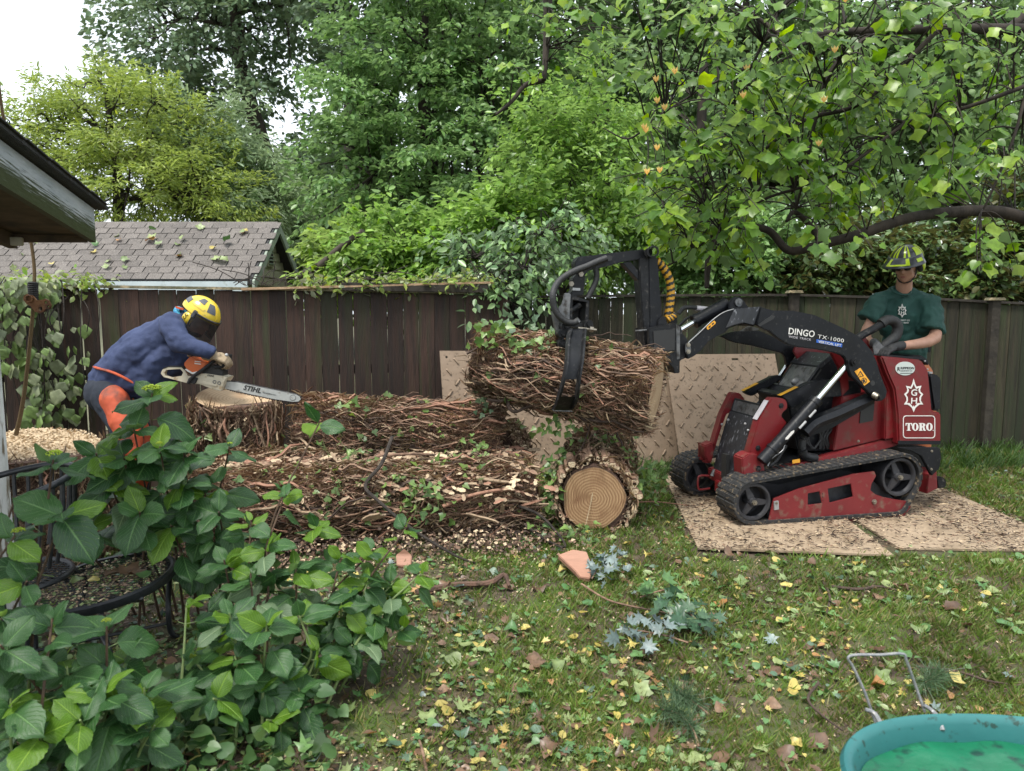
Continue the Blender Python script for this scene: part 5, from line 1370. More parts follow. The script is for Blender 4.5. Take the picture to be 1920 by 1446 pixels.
mpr('grapple_housing', m_blkdull, CG, [[(315, 330), (490, 395), (482, 590), (470, 640), (330, 620), (310, 560)], [(345, 385), (465, 405), (450, 590), (340, 580)]], .36, .52, bevel=.004)
mpr('housing_cheek', m_grey, CG, [(278, 322), (330, 330), (322, 440), (318, 560), (325, 620), (300, 665), (285, 650), (262, 560), (215, 500), (222, 450), (248, 425)], .345, .36, bevel=.004)
mpr('housing_back', m_ink, CG, [(330, 370), (478, 400), (470, 600), (330, 590)], .52, .53)
mtube('inner_ram', m_blkdull, CG, [(405, 420), (370, 450), (330, 480)], .42, .028)
mtube('inner_ram', m_grey, CG, [(360, 560), (385, 590)], .40, .03)
mpr('rear_jaw', m_grey, CG, [(165, 480), (200, 520), (245, 600), (262, 690), (285, 790), (250, 790), (235, 730), (200, 640), (185, 560)], .42, .48, bevel=.004)
for (x, y) in ((485, 600), (478, 795), (262, 775), (260, 680), (290, 615)):
    p = mp(*CG([(x, y)])[0], .335); m = MB(); m.cyl(p, p + MN * .10, .034, .034, 20); m.cyl(p - MN * .018, p, .018, .018, 6); m.build('pivot_pin', m_blkdull, gr_, bevel=.003)
m = MB(); p, q = mp(*CG([(390, 632)])[0], .33), mp(*CG([(550, 648)])[0], .33); m.cyl(p, q, .010, .010, 10); m.cyl(p + (q - p) * .62, p + (q - p) * .82, .022, .022, 6); m.build('cross_bolt', m_bolt, gr_)
CL = [(635, 330, 470, .30), (700, 308, 462, .24), (790, 300, 456, .13), (900, 296, 446, .06), (1000, 284, 430, .035), (1080, 268, 418, .03), (1160, 246, 410, .04), (1230, 224, 402, .07), (1300, 205, 380, .13), (1350, 182, 345, .20)]
def claw_strip(name, mt, f0, f1, rise=0, rows=CL, th=.014, i0=0, i1=None):
    rows = rows[i0:i1]; m = MB(); vs = [];
    for (y, l, r_, o) in rows:
        a = mp(*CG([(l + (r_ - l) * f0, y)])[0], o - rise); b_ = mp(*CG([(l + (r_ - l) * f1, y)])[0], o - rise)
        vs += [a, b_, b_ + MN * (th + rise), a + MN * (th + rise)]
    fs = []
    for k in range(len(rows) - 1):
        for e in range(4): fs.append([k * 4 + e, k * 4 + (e + 1) % 4, k * 4 + 4 + (e + 1) % 4, k * 4 + 4 + e])
    fs += [[0, 1, 2, 3], [len(vs) - 4 + e for e in (3, 2, 1, 0)]]
    m.add(vs, fs); return m.build(name, mt, gr_, bevel=.002)
claw = claw_strip('claw_rib', m_blkdull, 0, .12, .045)
claw_strip('claw_rib', m_blkdull, .88, 1, .045)
claw_strip('claw_face', m_blk, .10, .90, .0, i0=0, i1=6)
claw_strip('claw_face', m_blkdull, .10, .90, .0, i0=7)
for k in range(5):
    yy = 1300 + k * 10
tip = mpr('claw_tip', m_grey, CG, [(182, 1345), (250, 1352), (340, 1352), (350, 1365), (180, 1360)], .27, .34, bevel=.002)
p = mp(*CG([(377, 785)])[0], .185); m = MB(); m.cyl(p, p - MN * .012, .024, .022, 14); m.cyl(p - MN * .012, p - MN * .016, .011, .011, 10); m.build('grease_port', m_ink, gr_)
mtube('hose', m_hose, CG, [(640, 20), (560, 50), (470, 90), (390, 120), (290, 170), (210, 240), (172, 330), (180, 440), (220, 520), (290, 575), (350, 585), (385, 570)], [.36] * 6 + [.30] * 6, .023, crv=5)
mtube('hose', m_hose, CG, [(540, 100), (555, 180), (530, 260), (495, 330), (475, 370)], .40, .020, crv=5)

m_logbark = mat('wet log bark', (.05, .028, .019), (.13, .075, .052), rough=.9, scale=9, aniso=(1, 1, 1), c3=(.16, .085, .055), s3=6, lo3=.52, hi3=.66, bump=2, bscale=26)
m_vineA = mat('brown vine', (.16, .092, .060), (.30, .19, .125), rough=.85, scale=30, bump=.5, c3=(.05, .03, .02), s3=9)
m_vineB = mat('reddish vine', (.21, .10, .062), (.35, .19, .125), rough=.85, scale=30, bump=.5)
m_vineC = mat('tan vine', (.25, .17, .11), (.38, .28, .18), rough=.85, scale=30, bump=.5)
m_vineD = mat('dark vine', (.035, .022, .016), (.085, .055, .04), rough=.9, scale=30, bump=.5)
m_dust = mat('sawdust', (.50, .37, .23), (.62, .50, .34), rough=.95, scale=60, c3=(.30, .2, .12), s3=45, lo3=.6, hi3=.7, bump=1, bscale=90)
lm_ivy = leafmat('ivy leaves', (.07, .13, .035), (.22, .32, .075), back=(.2, .25, .13), trans=.3, rough=.4, cc_=(.12, .20, .05))
lm_hay = leafmat('dry rootlets', (.18, .10, .06), (.46, .36, .22), trans=.1, rough=.8, cc_=(.29, .20, .12))
T_CH = np.array([(-.5, -.35, 0), (.5, -.25, .05), (.4, .35, 0), (-.45, .3, .08)], float); F_CH = np.array([(0, 1, 2, 3)])
VINES = [m_vineA, m_vineB, m_vineC, m_vineD]
def wood_end(name, c1, c2, cr_):
    """sawn face: growth rings and checks about the pith"""
    m = bpy.data.materials.new(name); t, p = nt(m); N = t.nodes; L = t.links
    u = N.new('ShaderNodeUVMap'); mp_ = N.new('ShaderNodeVectorMath'); mp_.operation = 'SUBTRACT'; mp_.inputs[1].default_value = (.5, .5, 0); L.new(u.outputs[0], mp_.inputs[0])
    nz_ = N.new('ShaderNodeTexNoise'); nz_.inputs['Scale'].default_value = 4; L.new(u.outputs[0], nz_.inputs['Vector'])
    le = N.new('ShaderNodeVectorMath'); le.operation = 'LENGTH'; L.new(mp_.outputs[0], le.inputs[0])
    a = N.new('ShaderNodeMath'); a.operation = 'MULTIPLY_ADD'; a.inputs[1].default_value = .05; L.new(nz_.outputs['Fac'], a.inputs[0]); L.new(le.outputs['Value'], a.inputs[2])
    b_ = N.new('ShaderNodeMath'); b_.operation = 'MULTIPLY'; b_.inputs[1].default_value = 150; L.new(a.outputs[0], b_.inputs[0])
    s = N.new('ShaderNodeMath'); s.operation = 'SINE'; L.new(b_.outputs[0], s.inputs[0])
    mr = N.new('ShaderNodeMapRange'); mr.inputs[1].default_value = -1; mr.inputs[2].default_value = 1; L.new(s.outputs[0], mr.inputs[0])
    x = N.new('ShaderNodeMix'); x.data_type = 'RGBA'; x.inputs[6].default_value = (*c1, 1); x.inputs[7].default_value = (*c2, 1); L.new(mr.outputs[0], x.inputs[0])
    n2 = N.new('ShaderNodeTexNoise'); n2.inputs['Scale'].default_value = 3; n2.inputs['Detail'].default_value = 8; L.new(u.outputs[0], n2.inputs['Vector'])
    r2 = N.new('ShaderNodeMapRange'); r2.inputs[1].default_value = .48; r2.inputs[2].default_value = .68; L.new(n2.outputs['Fac'], r2.inputs[0])
    x2 = N.new('ShaderNodeMix'); x2.data_type = 'RGBA'; x2.inputs[7].default_value = (*cr_, 1); L.new(r2.outputs[0], x2.inputs[0]); L.new(x.outputs[2], x2.inputs[6])
    r3 = N.new('ShaderNodeMapRange'); r3.inputs[1].default_value = .462; r3.inputs[2].default_value = .475; L.new(le.outputs['Value'], r3.inputs[0])
    x3 = N.new('ShaderNodeMix'); x3.data_type = 'RGBA'; x3.inputs[7].default_value = (.10, .06, .04, 1); L.new(r3.outputs[0], x3.inputs[0]); L.new(x2.outputs[2], x3.inputs[6])
    wv = N.new('ShaderNodeTexWave'); wv.inputs['Scale'].default_value = 9; wv.inputs['Distortion'].default_value = 3; wv.inputs['Detail'].default_value = 3; L.new(u.outputs[0], wv.inputs['Vector'])
    bp = N.new('ShaderNodeBump'); bp.inputs['Strength'].default_value = .5; bp.inputs['Distance'].default_value = .006; L.new(wv.outputs['Fac'], bp.inputs['Height']); L.new(bp.outputs[0], p.inputs['Normal'])
    L.new(x3.outputs[2], p.inputs['Base Color']); p.inputs['Roughness'].default_value = .75
    return m
m_endA = wood_end('orange brown sawn end', (.46, .29, .155), (.27, .15, .072), (.24, .125, .06))
m_endB = wood_end('pale sawn end', (.52, .38, .24), (.42, .29, .17), (.36, .23, .13))
m_endC = wood_end('reddish wet sawn end', (.20, .09, .06), (.12, .05, .035), (.3, .2, .12))
m_wedge = mat('pinkish fresh wood', (.38, .20, .135), (.31, .165, .11), rough=.7, scale=6, aniso=(1, 8, 1), bump=.3)

def blob_disc(parent, name, c, nrm, r, mt, seed=0, th=.012, squash=1.0, up=None, n=40):
    u, w = frame_from(nrm)
    if up is not None: w = (Vector(up) - Vector(nrm) * Vector(up).dot(nrm)).normalized(); u = w.cross(nrm).normalized()
    rg = random.Random(seed); ph = [rg.uniform(0, 6.28) for _ in range(4)]
    V = [Vector(c)]; UV = [(.5, .5)]
    for k in range(n):
        a = 2 * math.pi * k / n; rr = 1 + .035 * math.sin(2 * a + ph[0]) + .025 * math.sin(3 * a + ph[1]) + .018 * math.sin(5 * a + ph[2]) + .01 * math.sin(9 * a + ph[3])
        V.append(Vector(c) + (u * math.cos(a) + w * math.sin(a) * squash) * r * rr); UV.append((.5 + .48 * math.cos(a), .5 + .48 * math.sin(a)))
    F = [[0, k + 1, (k + 1) % n + 1] for k in range(n)]
    me = mesh_np(name, local(parent, np.array([list(v) for v in V])), F, mt, uv=np.array(UV))
    return link(name, me, parent)
def log(name, label, p0, p1, r0, r1, nv, nroot, nleaf, ends=(None, None), seed=0, wrap=.06, vsz=1.0, group=None, cat='log', hang=0, light=.5, endsq=1.0):
    p0, p1 = Vector(p0), Vector(p1); ax = (p1 - p0); L_ = ax.length; ax.normalize(); u, w = frame_from(ax)
    rr = random.Random(seed); rg = np.random.default_rng(seed + 50)
    ph = [rr.uniform(0, 6.28) for _ in range(6)]
    def rad(t, a): return (r0 + (r1 - r0) * t) * (1 + .06 * math.sin(2 * a + ph[0] + t * 2) + .04 * math.sin(3 * a + ph[1] - t * 5) + .03 * math.sin(7 * a + ph[2] + t * 9) + .03 * math.sin(t * 14 + ph[3]))
    root = thing(name, label, cat, p0.lerp(p1, .5) - Vector((0, 0, r0)), 0, group)
    n, mseg = 34, 22; vs = []; fs = []
    for i_ in range(mseg + 1):
        t = i_ / mseg
        for k in range(n):
            a = 2 * math.pi * k / n
            rd = rad(t, a) + rr.uniform(-.006, .006)
            vs.append(p0 + ax * (t * L_) + (u * math.cos(a) + w * math.sin(a)) * rd)
    for i_ in range(mseg):
        for k in range(n): fs.append([i_ * n + k, i_ * n + (k + 1) % n, (i_ + 1) * n + (k + 1) % n, (i_ + 1) * n + k])
    fs += [list(range(n)), [mseg * n + k for k in range(n)]]
    m = MB(); m.add(vs, fs); m.build('bark', m_logbark, root, smooth=True, angle=70)
    def surf(t, a, h): return p0 + ax * (t * L_) + (u * math.cos(a) + w * math.sin(a)) * (rad(min(max(t, 0), 1), a) + h)
    m = MB()
    for k in range(nv):
        t = rr.uniform(-.04, .9); a = rr.uniform(0, 6.283); sg = rr.choice((-1, 1)) ; ln = rr.uniform(.25, .8); h = abs(rr.gauss(0, wrap * .40)); steps = int(6 + ln * 12)
        r_ = rr.choice((.0015, .0018, .002, .002, .0025, .003, .003, .004, .005, .007, .011)) * vsz * rr.uniform(.8, 1.2); drift = rr.gauss(0, .7); pts = []; va = 0
        for s in range(steps):
            pts.append(surf(t, a, .004 + h + .012 * math.sin(s * 1.3 + k)))
            va = va * .7 + rr.gauss(0, .10); t += ln / steps / L_ * (1 if k % 3 else .55); a += (drift * .12 + va) * .35; h = max(0, h + rr.gauss(0, .010))
            if t > 1.03: break
        if len(pts) > 2: m.tube(pts, lerp_list([r_, r_, r_ * .6], len(pts)), 4, mi=rr.choices(range(4), (5, 4, 2 + light * 2, 3))[0])
    m.build('vines', VINES, root, smooth=True, kind='stuff')
    t = rg.uniform(-.01, 1.01, nroot); a = rg.uniform(0, 6.283, nroot)
    up_ = np.array(u)[None] * np.cos(a)[:, None] + np.array(w)[None] * np.sin(a)[:, None]
    R0 = (r0 + (r1 - r0) * t) * 1.04
    Pn_ = np.array(p0)[None] + np.array(ax)[None] * (t * L_)[:, None] + up_ * (R0 + rg.uniform(0, wrap, nroot))[:, None]
    tang = rg.normal(0, 1, (nroot, 3)); tang -= up_ * (tang * up_).sum(1)[:, None] * .75; tang[:, 2] -= hang
    T_ST = np.array([(0, 0, 0), (-.014, .33, .10), (-.012, .68, .05), (0, 1, -.12), (.012, .68, .05), (.014, .33, .10)], float)
    V, F = scatter(T_ST, F_OV, Pn_, basis(tang, up_), rg.uniform(.03, .11, nroot))
    link('rootlets', mesh_np('rootlets', local(root, V), F, lm_hay), root, kind='stuff')
    if light >= .3:
        nn_ = int(2600 * light); t = rg.uniform(0, 1, nn_); a = rg.uniform(0, 6.283, nn_); up_ = np.array(u)[None] * np.cos(a)[:, None] + np.array(w)[None] * np.sin(a)[:, None]
        kp = up_[:, 2] > -.1; t, up_ = t[kp], up_[kp]; nn_ = len(t); R0 = (r0 + (r1 - r0) * t) * 1.06
        Pd = np.array(p0)[None] + np.array(ax)[None] * (t * L_)[:, None] + up_ * (R0 + rg.uniform(0, wrap * .8, nn_))[:, None]
        V, F = scatter(T_CH, F_CH, Pd, basis(rg.normal(0, 1, (nn_, 3)), up_ + rg.normal(0, .5, (nn_, 3))), rg.uniform(.008, .028, nn_))
        link('wood_crumbs', mesh_np('wood_crumbs', local(root, V), F, [m_dust, m_vineA, m_vineC], midx=rg.integers(0, 3, len(F))), root, kind='stuff')
    if nleaf:
        t = rg.uniform(0, 1, nleaf); a = rg.normal(math.pi / 2 if w.z > .3 else -math.pi / 2, 1.3, nleaf)
        up_ = np.array(u)[None] * np.cos(a)[:, None] + np.array(w)[None] * np.sin(a)[:, None]
        cl = rg.integers(0, max(1, nleaf // 6), nleaf); ct = rg.uniform(0, 1, nleaf); t = .35 * t + .65 * ct[cl]
        R0 = (r0 + (r1 - r0) * t) * 1.05
        Pn_ = np.array(p0)[None] + np.array(ax)[None] * (t * L_)[:, None] + up_ * (R0 + rg.uniform(.0, wrap * 1.2, nleaf))[:, None]
        tang = rg.normal(0, 1, (nleaf, 3)); nr = up_ + rg.normal(0, .4, (nleaf, 3)) + [0, -.3, .4]
        V, F = scatter(T_IV, F_IV, Pn_, basis(tang, nr), rg.uniform(.03, .075, nleaf))
        link('ivy', mesh_np('ivy', local(root, V), F, lm_ivy), root, kind='stuff')
    for e, c, nrm in ((ends[0], p0, -ax), (ends[1], p1, ax)):
        if e: blob_disc(root, 'sawn_end', c + nrm * .012, nrm, (r0 if c is p0 else r1) * .96 * (e[1] if isinstance(e, tuple) else 1), e[0] if isinstance(e, tuple) else e, seed, squash=endsq)
    return root
log('lifted_log', 'vine-wrapped log hanging level in the loader\'s grapple', at(905, 678, 5.40), at(1227, 735, 4.93), .232, .250, 1500, 10000, 190, (None, m_endB), seed=3, wrap=.030, hang=.05, light=.3)
def strand(name, label, pts, r, mt=None, cat='vine'):
    root = thing(name, label, cat, pts[0]); m = MB(); m.tube(catmull(pts, 4), lerp_list(r if isinstance(r, list) else [r, r * .6], (len(pts) - 1) * 4 + 1), 6); m.build('stem', mt or m_vineD, root, smooth=True); return root
def leaflets(root, cent, n, spread, size, tmpl, mt, seed, down=.8, name='leaf'):
    rg = np.random.default_rng(seed); me = mesh_np(name, tmpl[0], tmpl[1], mt)
    Mi = TM[root.name].inverted()
    for k in range(n):
        c = Vector(cent[k % len(cent)]) + Vector(rg.normal(0, spread, 3)); ax = np.array([[rg.normal(0, .6), rg.normal(0, .4), -down + rg.normal(0, .3)]]); nr = np.array([[rg.normal(0, .4), -1, rg.normal(.3, .4)]])
        B_ = basis(ax, nr)[0]; s = size * rg.uniform(.7, 1.25)
        o = link(name, me, root)
        o.matrix_local = Mi @ Matrix([list(B_[0]) + [c.x], list(B_[1]) + [c.y], list(B_[2]) + [c.z], [0, 0, 0, 1]]) @ Matrix.Scale(s, 4)
lm_ivyo = leafmat('ivy leaf', (.07, .14, .04), (.20, .31, .08), back=(.2, .25, .13), trans=.3, rough=.4, per='object')
lm_ivyb = leafmat('bluish ivy leaf', (.10, .17, .10), (.20, .28, .16), back=(.2, .25, .13), trans=.3, rough=.35, per='object')
s_ = strand('hanging_vine', 'dark kinked vine trailing under the left end of the lifted log', [at(915, 750, 5.2), at(940, 752, 5.15), at(950, 744, 5.15), at(955, 765, 5.1), at(968, 772, 5.1), at(1000, 760, 5.1), at(1035, 766, 5.1)], [.010, .014, .008])
s_ = strand('hanging_vine', 'leafy ivy strand dangling below the grapple claw', [at(1040, 768, 5.05), at(1060, 780, 5.05), at(1105, 785, 5.0), at(1095, 830, 5.0), at(1075, 862, 5.0)], [.006, .005])
leaflets(s_, [at(1030, 785, 5.05), at(1050, 790, 5.05), at(1085, 795, 5.05), at(1020, 800, 5.05), at(1040, 810, 5.05), at(1065, 800, 5.05)], 26, .035, .055, (T_IV, F_IV), lm_ivyo, 71)
s_ = strand('hanging_vine', 'pale ivy tuft hanging off the left end of the lifted log', [at(900, 700, 5.3), at(898, 730, 5.28), at(905, 765, 5.25)], [.004, .003])
leaflets(s_, [at(900, 725, 5.25), at(905, 745, 5.25), at(912, 760, 5.25)], 16, .035, .055, (T_IV, F_IV), lm_ivyb, 72)
s_ = strand('ivy_tuft', 'grey-green ivy tuft on top of the left end of the lifted log', [at(930, 640, 5.3), at(945, 615, 5.3), at(985, 600, 5.25)], [.004, .003])
leaflets(s_, [at(930, 622, 5.25), at(950, 605, 5.25), at(965, 612, 5.2), at(985, 620, 5.2), at(955, 595, 5.3), at(975, 600, 5.25), at(1020, 610, 5.25)], 30, .045, .060, (T_IV, F_IV), lm_ivyb, 73, down=-.2)
leaflets(bpy.data.objects['ivy_tuft'], [at(905 + 15 * k, 632 - 16 * math.sin(k * .9) + k * 2, 5.10) for k in range(9)], 60, .045, .062, (T_IV, F_IV), lm_ivyo, 74, down=.3)
log('end_on_log', 'log lying with its round orange sawn end towards the lawn', at(1113, 934, 4.86), (at(1125, 830, 5.9).x, 5.85, .34), .232, .235, 650, 5000, 160, (m_endA, None), seed=5, wrap=.055, light=.7)
eo = bpy.data.objects['end_on_log']; rr = random.Random(9)
c0 = at(1113, 934, 4.86)
for k in range(58):
    a = rr.uniform(0, 6.283); r_ = rr.choice((.012, .016, .02, .026)) * rr.uniform(.8, 1.2); d_ = .238 + r_ + abs(rr.gauss(0, .018))
    c = c0 + Vector((math.cos(a) * d_, 0, math.sin(a) * d_ * .98)); e = c + Vector((0, .18, .02))
    if c.z < r_: continue
    m = MB(); m.cyl(c + Vector((0, -.014, 0)), e, r_, r_ * .9, 9); st = m.build('cut_stem', m_vineA, eo, smooth=True, angle=50)
    m = MB(); m.cyl(c + Vector((0, -.0155, 0)), c + Vector((0, -.0142, 0)), r_ * .86, r_ * .86, 9); m.build('cut_face', m_dust, st)
p = at(1150, 838, 5.35); m = MB(); m.cyl(p, p + Vector((.02, -.05, .02)), .03, .028, 12); m.build('branch_stub', m_vineA, eo, smooth=True, angle=40); m = MB(); m.cyl(p + Vector((.0204, -.051, .0204)), p + Vector((.0212, -.053, .0212)), .025, .025, 12); m.build('cut_face', m_wedge, eo)
m = MB(); P_ = [c0 + Vector((.02, -.0145, .225)), c0 + Vector((.0, -.0145, .10)), c0 + Vector((-.015, -.0145, 0)), c0 + Vector((-.04, -.0145, -.12)), c0 + Vector((-.06, -.0145, -.215))]
for a, b_ in zip(P_[:-1], P_[1:]): m.prism([[a + Vector((-.0022, 0, 0)), a + Vector((.0022, 0, 0)), b_ + Vector((.0022, 0, 0)), b_ + Vector((-.0022, 0, 0))]], (0, .001, 0))
m.build('saw_line', m_dust, eo)

log('front_log', 'long vine-matted log at the front of the pile', (-2.05, 4.55, .22), (.13, 4.98, .235), .23, .22, 1300, 10000, 260, (None, m_endC), seed=7, wrap=.06, vsz=1.1, light=1.2)
log('middle_log', 'vine-matted log lying between the front log and the upper log', (-2.1, 5.02, .25), (-.1, 5.55, .25), .245, .23, 900, 7000, 200, (None, None), seed=8, wrap=.05, vsz=1.1, light=1.2)
log('upper_log', 'reddish vine-wrapped log resting up against the fence side of the pile', (-1.62, 5.45, .62), (-.10, 5.50, .52), .24, .22, 1300, 9000, 170, (m_endB, None), seed=9, wrap=.05, light=.2)
log('short_log', 'short stripped log end dusted with sawdust beside the tan sheet', (-.12, 5.62, .42), (.02, 5.75, .42), .20, .20, 80, 700, 12, (None, None), seed=10, wrap=.02, light=1)
def stump(name, label, c, r, h, tilt, seed, topm, nv=260, nroot=4500, nleaf=60, dusty=False):
    c = Vector(c); tp = c + Vector((0, 0, h))
    o = log(name, label, c, tp, r * 1.06, r, nv, nroot, nleaf, (None, None), seed=seed, wrap=.04, cat='stump', light=.7)
    nrm = Vector(tilt).normalized()
    blob_disc(o, 'sawn_top', tp + Vector((0, 0, .03)), nrm, r * 1.02, topm, seed)
    if dusty:
        rg = np.random.default_rng(seed); n = 2600; a = rg.uniform(0, 6.28, n); d_ = np.sqrt(rg.uniform(0, 1, n)) * r * 1.0
        P = np.stack([tp.x + np.cos(a) * d_, tp.y + np.sin(a) * d_, np.full(n, tp.z + .034) + rg.uniform(0, .012, n)], 1)
        P[:, 2] -= ((P[:, 0] - tp.x) * nrm.x + (P[:, 1] - tp.y) * nrm.y) / nrm.z
        V, F = scatter(np.array([(-.5, -.5, 0), (.5, -.5, 0), (.5, .5, .1), (-.5, .5, 0)], float), np.array([(0, 1, 2, 3)]), P, basis(rg.normal(0, 1, (n, 3)), [0, 0, 1.0] + rg.normal(0, .4, (n, 3))), rg.uniform(.006, .016, n))
        link('sawdust', mesh_np('sawdust', local(o, V), F, m_dust), o, kind='stuff')
    return o
tp = at(440, 748, 5.42)
stump('sawn_stump', 'mossy ivy-rooted stump under the chainsaw bar', (tp.x, 5.42, 0), .285, tp.z - .03, (.18, -.16, 1), 11, m_endB, nv=620, nroot=6500, nleaf=170)
tp = at(62, 838, 4.35)
stump('sawdust_stump', 'wide stump heaped with pale sawdust at the left edge', (tp.x, 4.35, 0), .36, tp.z - .03, (.1, -.12, 1), 12, m_dust, dusty=True, nleaf=30)
def flake(label, px, py, Y, w, h, seed, rot=0, mt=None):
    rr = random.Random(seed); c = at(px, py, Y); n = 14; pts = []
    ux = Vector((math.cos(rot), 0, math.sin(rot))); uy = Vector((-math.sin(rot) * .6, -.5, math.cos(rot) * .6)).normalized()
    for k in range(n):
        a = 2 * math.pi * k / n; s = rr.uniform(.75, 1.2); pts.append(c + ux * (math.cos(a) * w / 2 * s) + uy * (math.sin(a) * h / 2 * s * rr.uniform(.7, 1.2)))
    m = MB(); m.prism([pts], ux.cross(uy) * .012); o = m.build('bark_flake', mt or m_vineC); return props(o, label, 'bark', 'bark flakes on the log pile')
flake('pale jagged bark flake lying on the middle of the front log', 700, 940, 4.52, .22, .07, 1)
flake('small knobbly tan bark flake low on the front log', 700, 968, 4.46, .14, .06, 2, .2)
flake('long pale split bark strip near the right end of the front log', 905, 970, 4.60, .22, .03, 3, -.25)
flake('upright pale splinter standing at the right end of the front log', 942, 950, 4.62, .03, .12, 4)
flake('flat pinkish bark slab on top of the middle log', 760, 862, 5.1, .24, .05, 5)
flake('bleached bark flake at the left of the pile behind the bush', 520, 880, 4.85, .2, .06, 6)
def stick(label, pts, r, mt=None, grp='sticks lying on the pile and the ground', name='stick'):
    m = MB(); c = catmull(pts, 5); m.tube(c, lerp_list([r, r * .85, r * .5], len(c)), 7); o = m.build(name, mt or m_twig, smooth=True); return props(o, label, 'stick', grp)
stick('dark bare branch slanting over the front log down to the lawn', [at(735, 820, 4.9), at(715, 870, 4.6), at(685, 910, 4.5), at(710, 940, 4.4), at(770, 990, 4.3), at(850, 1040, 4.2), at(905, 1062, 4.25)], .013)
stick('long tan root lying along the top of the middle log', [at(560, 900, 4.75), at(640, 875, 4.9), at(720, 855, 5.0), at(800, 852, 5.1), at(860, 862, 5.1)], .014, m_vineA)
stick('brown root crossing the right end of the front log', [at(830, 950, 4.55), at(880, 930, 4.6), at(950, 918, 4.65), at(1000, 930, 4.7)], .013, m_vineB)
stick('pale short stick on the right end of the pile', [at(893, 896, 4.7), at(930, 902, 4.7), at(962, 905, 4.7)], .014, m_vineC)
stick('black forked branch lying from the pile onto the grass', [at(960, 945, 4.7), at(1010, 965, 4.65), at(1045, 1000, 4.55), gp(1060, 1025, .04), gp(1030, 1018, .03)], .010)
stick('thin black branch tip pointing at the pinkish wood wedge', [gp(985, 985, .1), gp(1020, 1010, .05), gp(1055, 1028, .04)], .012)
stick('brown crooked twig among the fallen leaves behind the wire handle', [gp(1545, 1093, .03), gp(1556, 1120, .03), gp(1550, 1150, .02)], .009, m_vineD)
stick('forked brown root lying on the grass left of centre', [gp(780, 1112, .03), gp(850, 1098, .03), gp(915, 1094, .04), gp(945, 1078, .05), gp(955, 1100, .03)], .020, m_logbark)
stick('thin twig lying across the lawn towards the dark green sprig', [gp(1090, 1095, .04), gp(1140, 1125, .03), gp(1200, 1140, .03), gp(1255, 1150, .02)], .006, m_vineA)
stick('long brown twig with a pale break near the tub rim', [gp(1720, 1250, .03), gp(1790, 1258, .03), gp(1850, 1276, .03), gp(1888, 1282, .02)], .006, m_vineD)
stick('curled brown twig left of the tub', [gp(1535, 1280, .03), gp(1515, 1310, .03), gp(1540, 1340, .03), gp(1580, 1370, .04)], .006, m_vineD)
stick('thin bare twig standing in front of the hydrangea', [gp(800, 1446, .0), Vector(gp(790, 1400, .05)), at(776, 1355, 2.9), at(785, 1300, 3.0), at(797, 1255, 3.1)], .005, m_vineA)
stick('grey twig lying under the lower hydrangea leaves', [gp(620, 1290, .05), gp(560, 1285, .09), gp(520, 1290, .05)], .005)
stick('dark twig beside the loader\'s near track on the tan sheet', [gp(1190, 942, .06), gp(1230, 941, .05), gp(1290, 948, .05)], .006, m_vineB)
stick('bent twig on the grass at the right edge below the sheets', [gp(1560, 1100, .03), gp(1610, 1105, .04), gp(1650, 1100, .03), gp(1700, 1112, .02)], .009, m_vineD)
def wedge(label, q4, th, name='wood_wedge'):
    P = [gp(x, y, z) for x, y, z in q4]; m = MB(); m.prism([P], (0, .01, -th)); o = m.build(name, m_wedge, bevel=.004); props(o, label, 'wood wedge', 'fresh wood wedges')
wedge('pinkish sawn wood wedge lying behind the silvery maple sprig', [(1046, 1040, .10), (1074, 1030, .12), (1100, 1034, .12), (1112, 1066, .05), (1106, 1084, .03), (1088, 1082, .03), (1078, 1070, .05)], .03)
wedge('small pinkish wood wedge peeping out beside the hydrangea tips', [(742, 1040, .08), (758, 1028, .12), (772, 1040, .08), (770, 1062, .03), (744, 1060, .03)], .03)

def pile_debris():
    rg = np.random.default_rng(91); n = 900
    t = rg.uniform(0, 1, n); x = -2.0 + 2.15 * t + rg.normal(0, .05, n); k = rg.uniform(0, 1, n)
    y = 4.40 + .9 * k + .18 * t; z = np.where(k < .35, .30 + .14 * np.sin(k / .35 * 1.57), .46) + rg.uniform(0, .05, n)
    v, f = lobed([(.0, -.2), (.22, .0), (.16, .3), (.26, .6), (.1, 1.0), (-.12, .9), (-.24, .55), (-.15, .25), (-.2, 0)], .1)
    B_ = basis(rg.normal(0, 1, (n, 3)) * [1.4, .5, .2], rg.normal(0, .35, (n, 3)) + [0, -.7, 1]); V, F = scatter(v, f, np.stack([x, y, z], 1), B_, rg.uniform(.02, .085, n))
    link('bark_debris', mesh_np('bark_debris', V, F, [m_vineC, m_dust, m_vineA, m_vineB], midx=np.repeat(rg.choice(4, n, p=[.4, .2, .25, .15]), len(f))), kind='stuff', label='flat bark scraps and chips lodged over the log pile')
    n = 4200; t = rg.uniform(0, 1, n) ** .9; x = -2.1 + 2.3 * t + rg.normal(0, .15, n); y = 4.27 + .25 * t + rg.normal(0, .13, n); z = .02 + np.abs(rg.normal(0, .05, n)) * (y > 4.3)
    V, F = scatter(T_CH, F_CH, np.stack([x, y, z], 1), basis(rg.normal(0, 1, (n, 3)), rg.normal(0, .4, (n, 3)) + [0, -.3, 1]), rg.uniform(.006, .030, n))
    link('crumbled_bark', mesh_np('crumbled_bark', V, F, [m_vineD, m_vineA, m_dust], midx=rg.choice(3, n, p=[.4, .4, .2])), kind='stuff', label='crumbled bark heaped along the foot of the log pile')
pile_debris()
m_skin = mat('skin', (.42, .235, .165), (.36, .19, .13), rough=.55, scale=20, bump=.1)
m_shirt = mat('dark green jersey', (.008, .044, .036), (.012, .060, .048), rough=.8, scale=5, bump=.3, bscale=90)
m_navy = mat('navy shirt', (.024, .036, .088), (.036, .052, .12), rough=.85, scale=4, bump=.3, bscale=90)
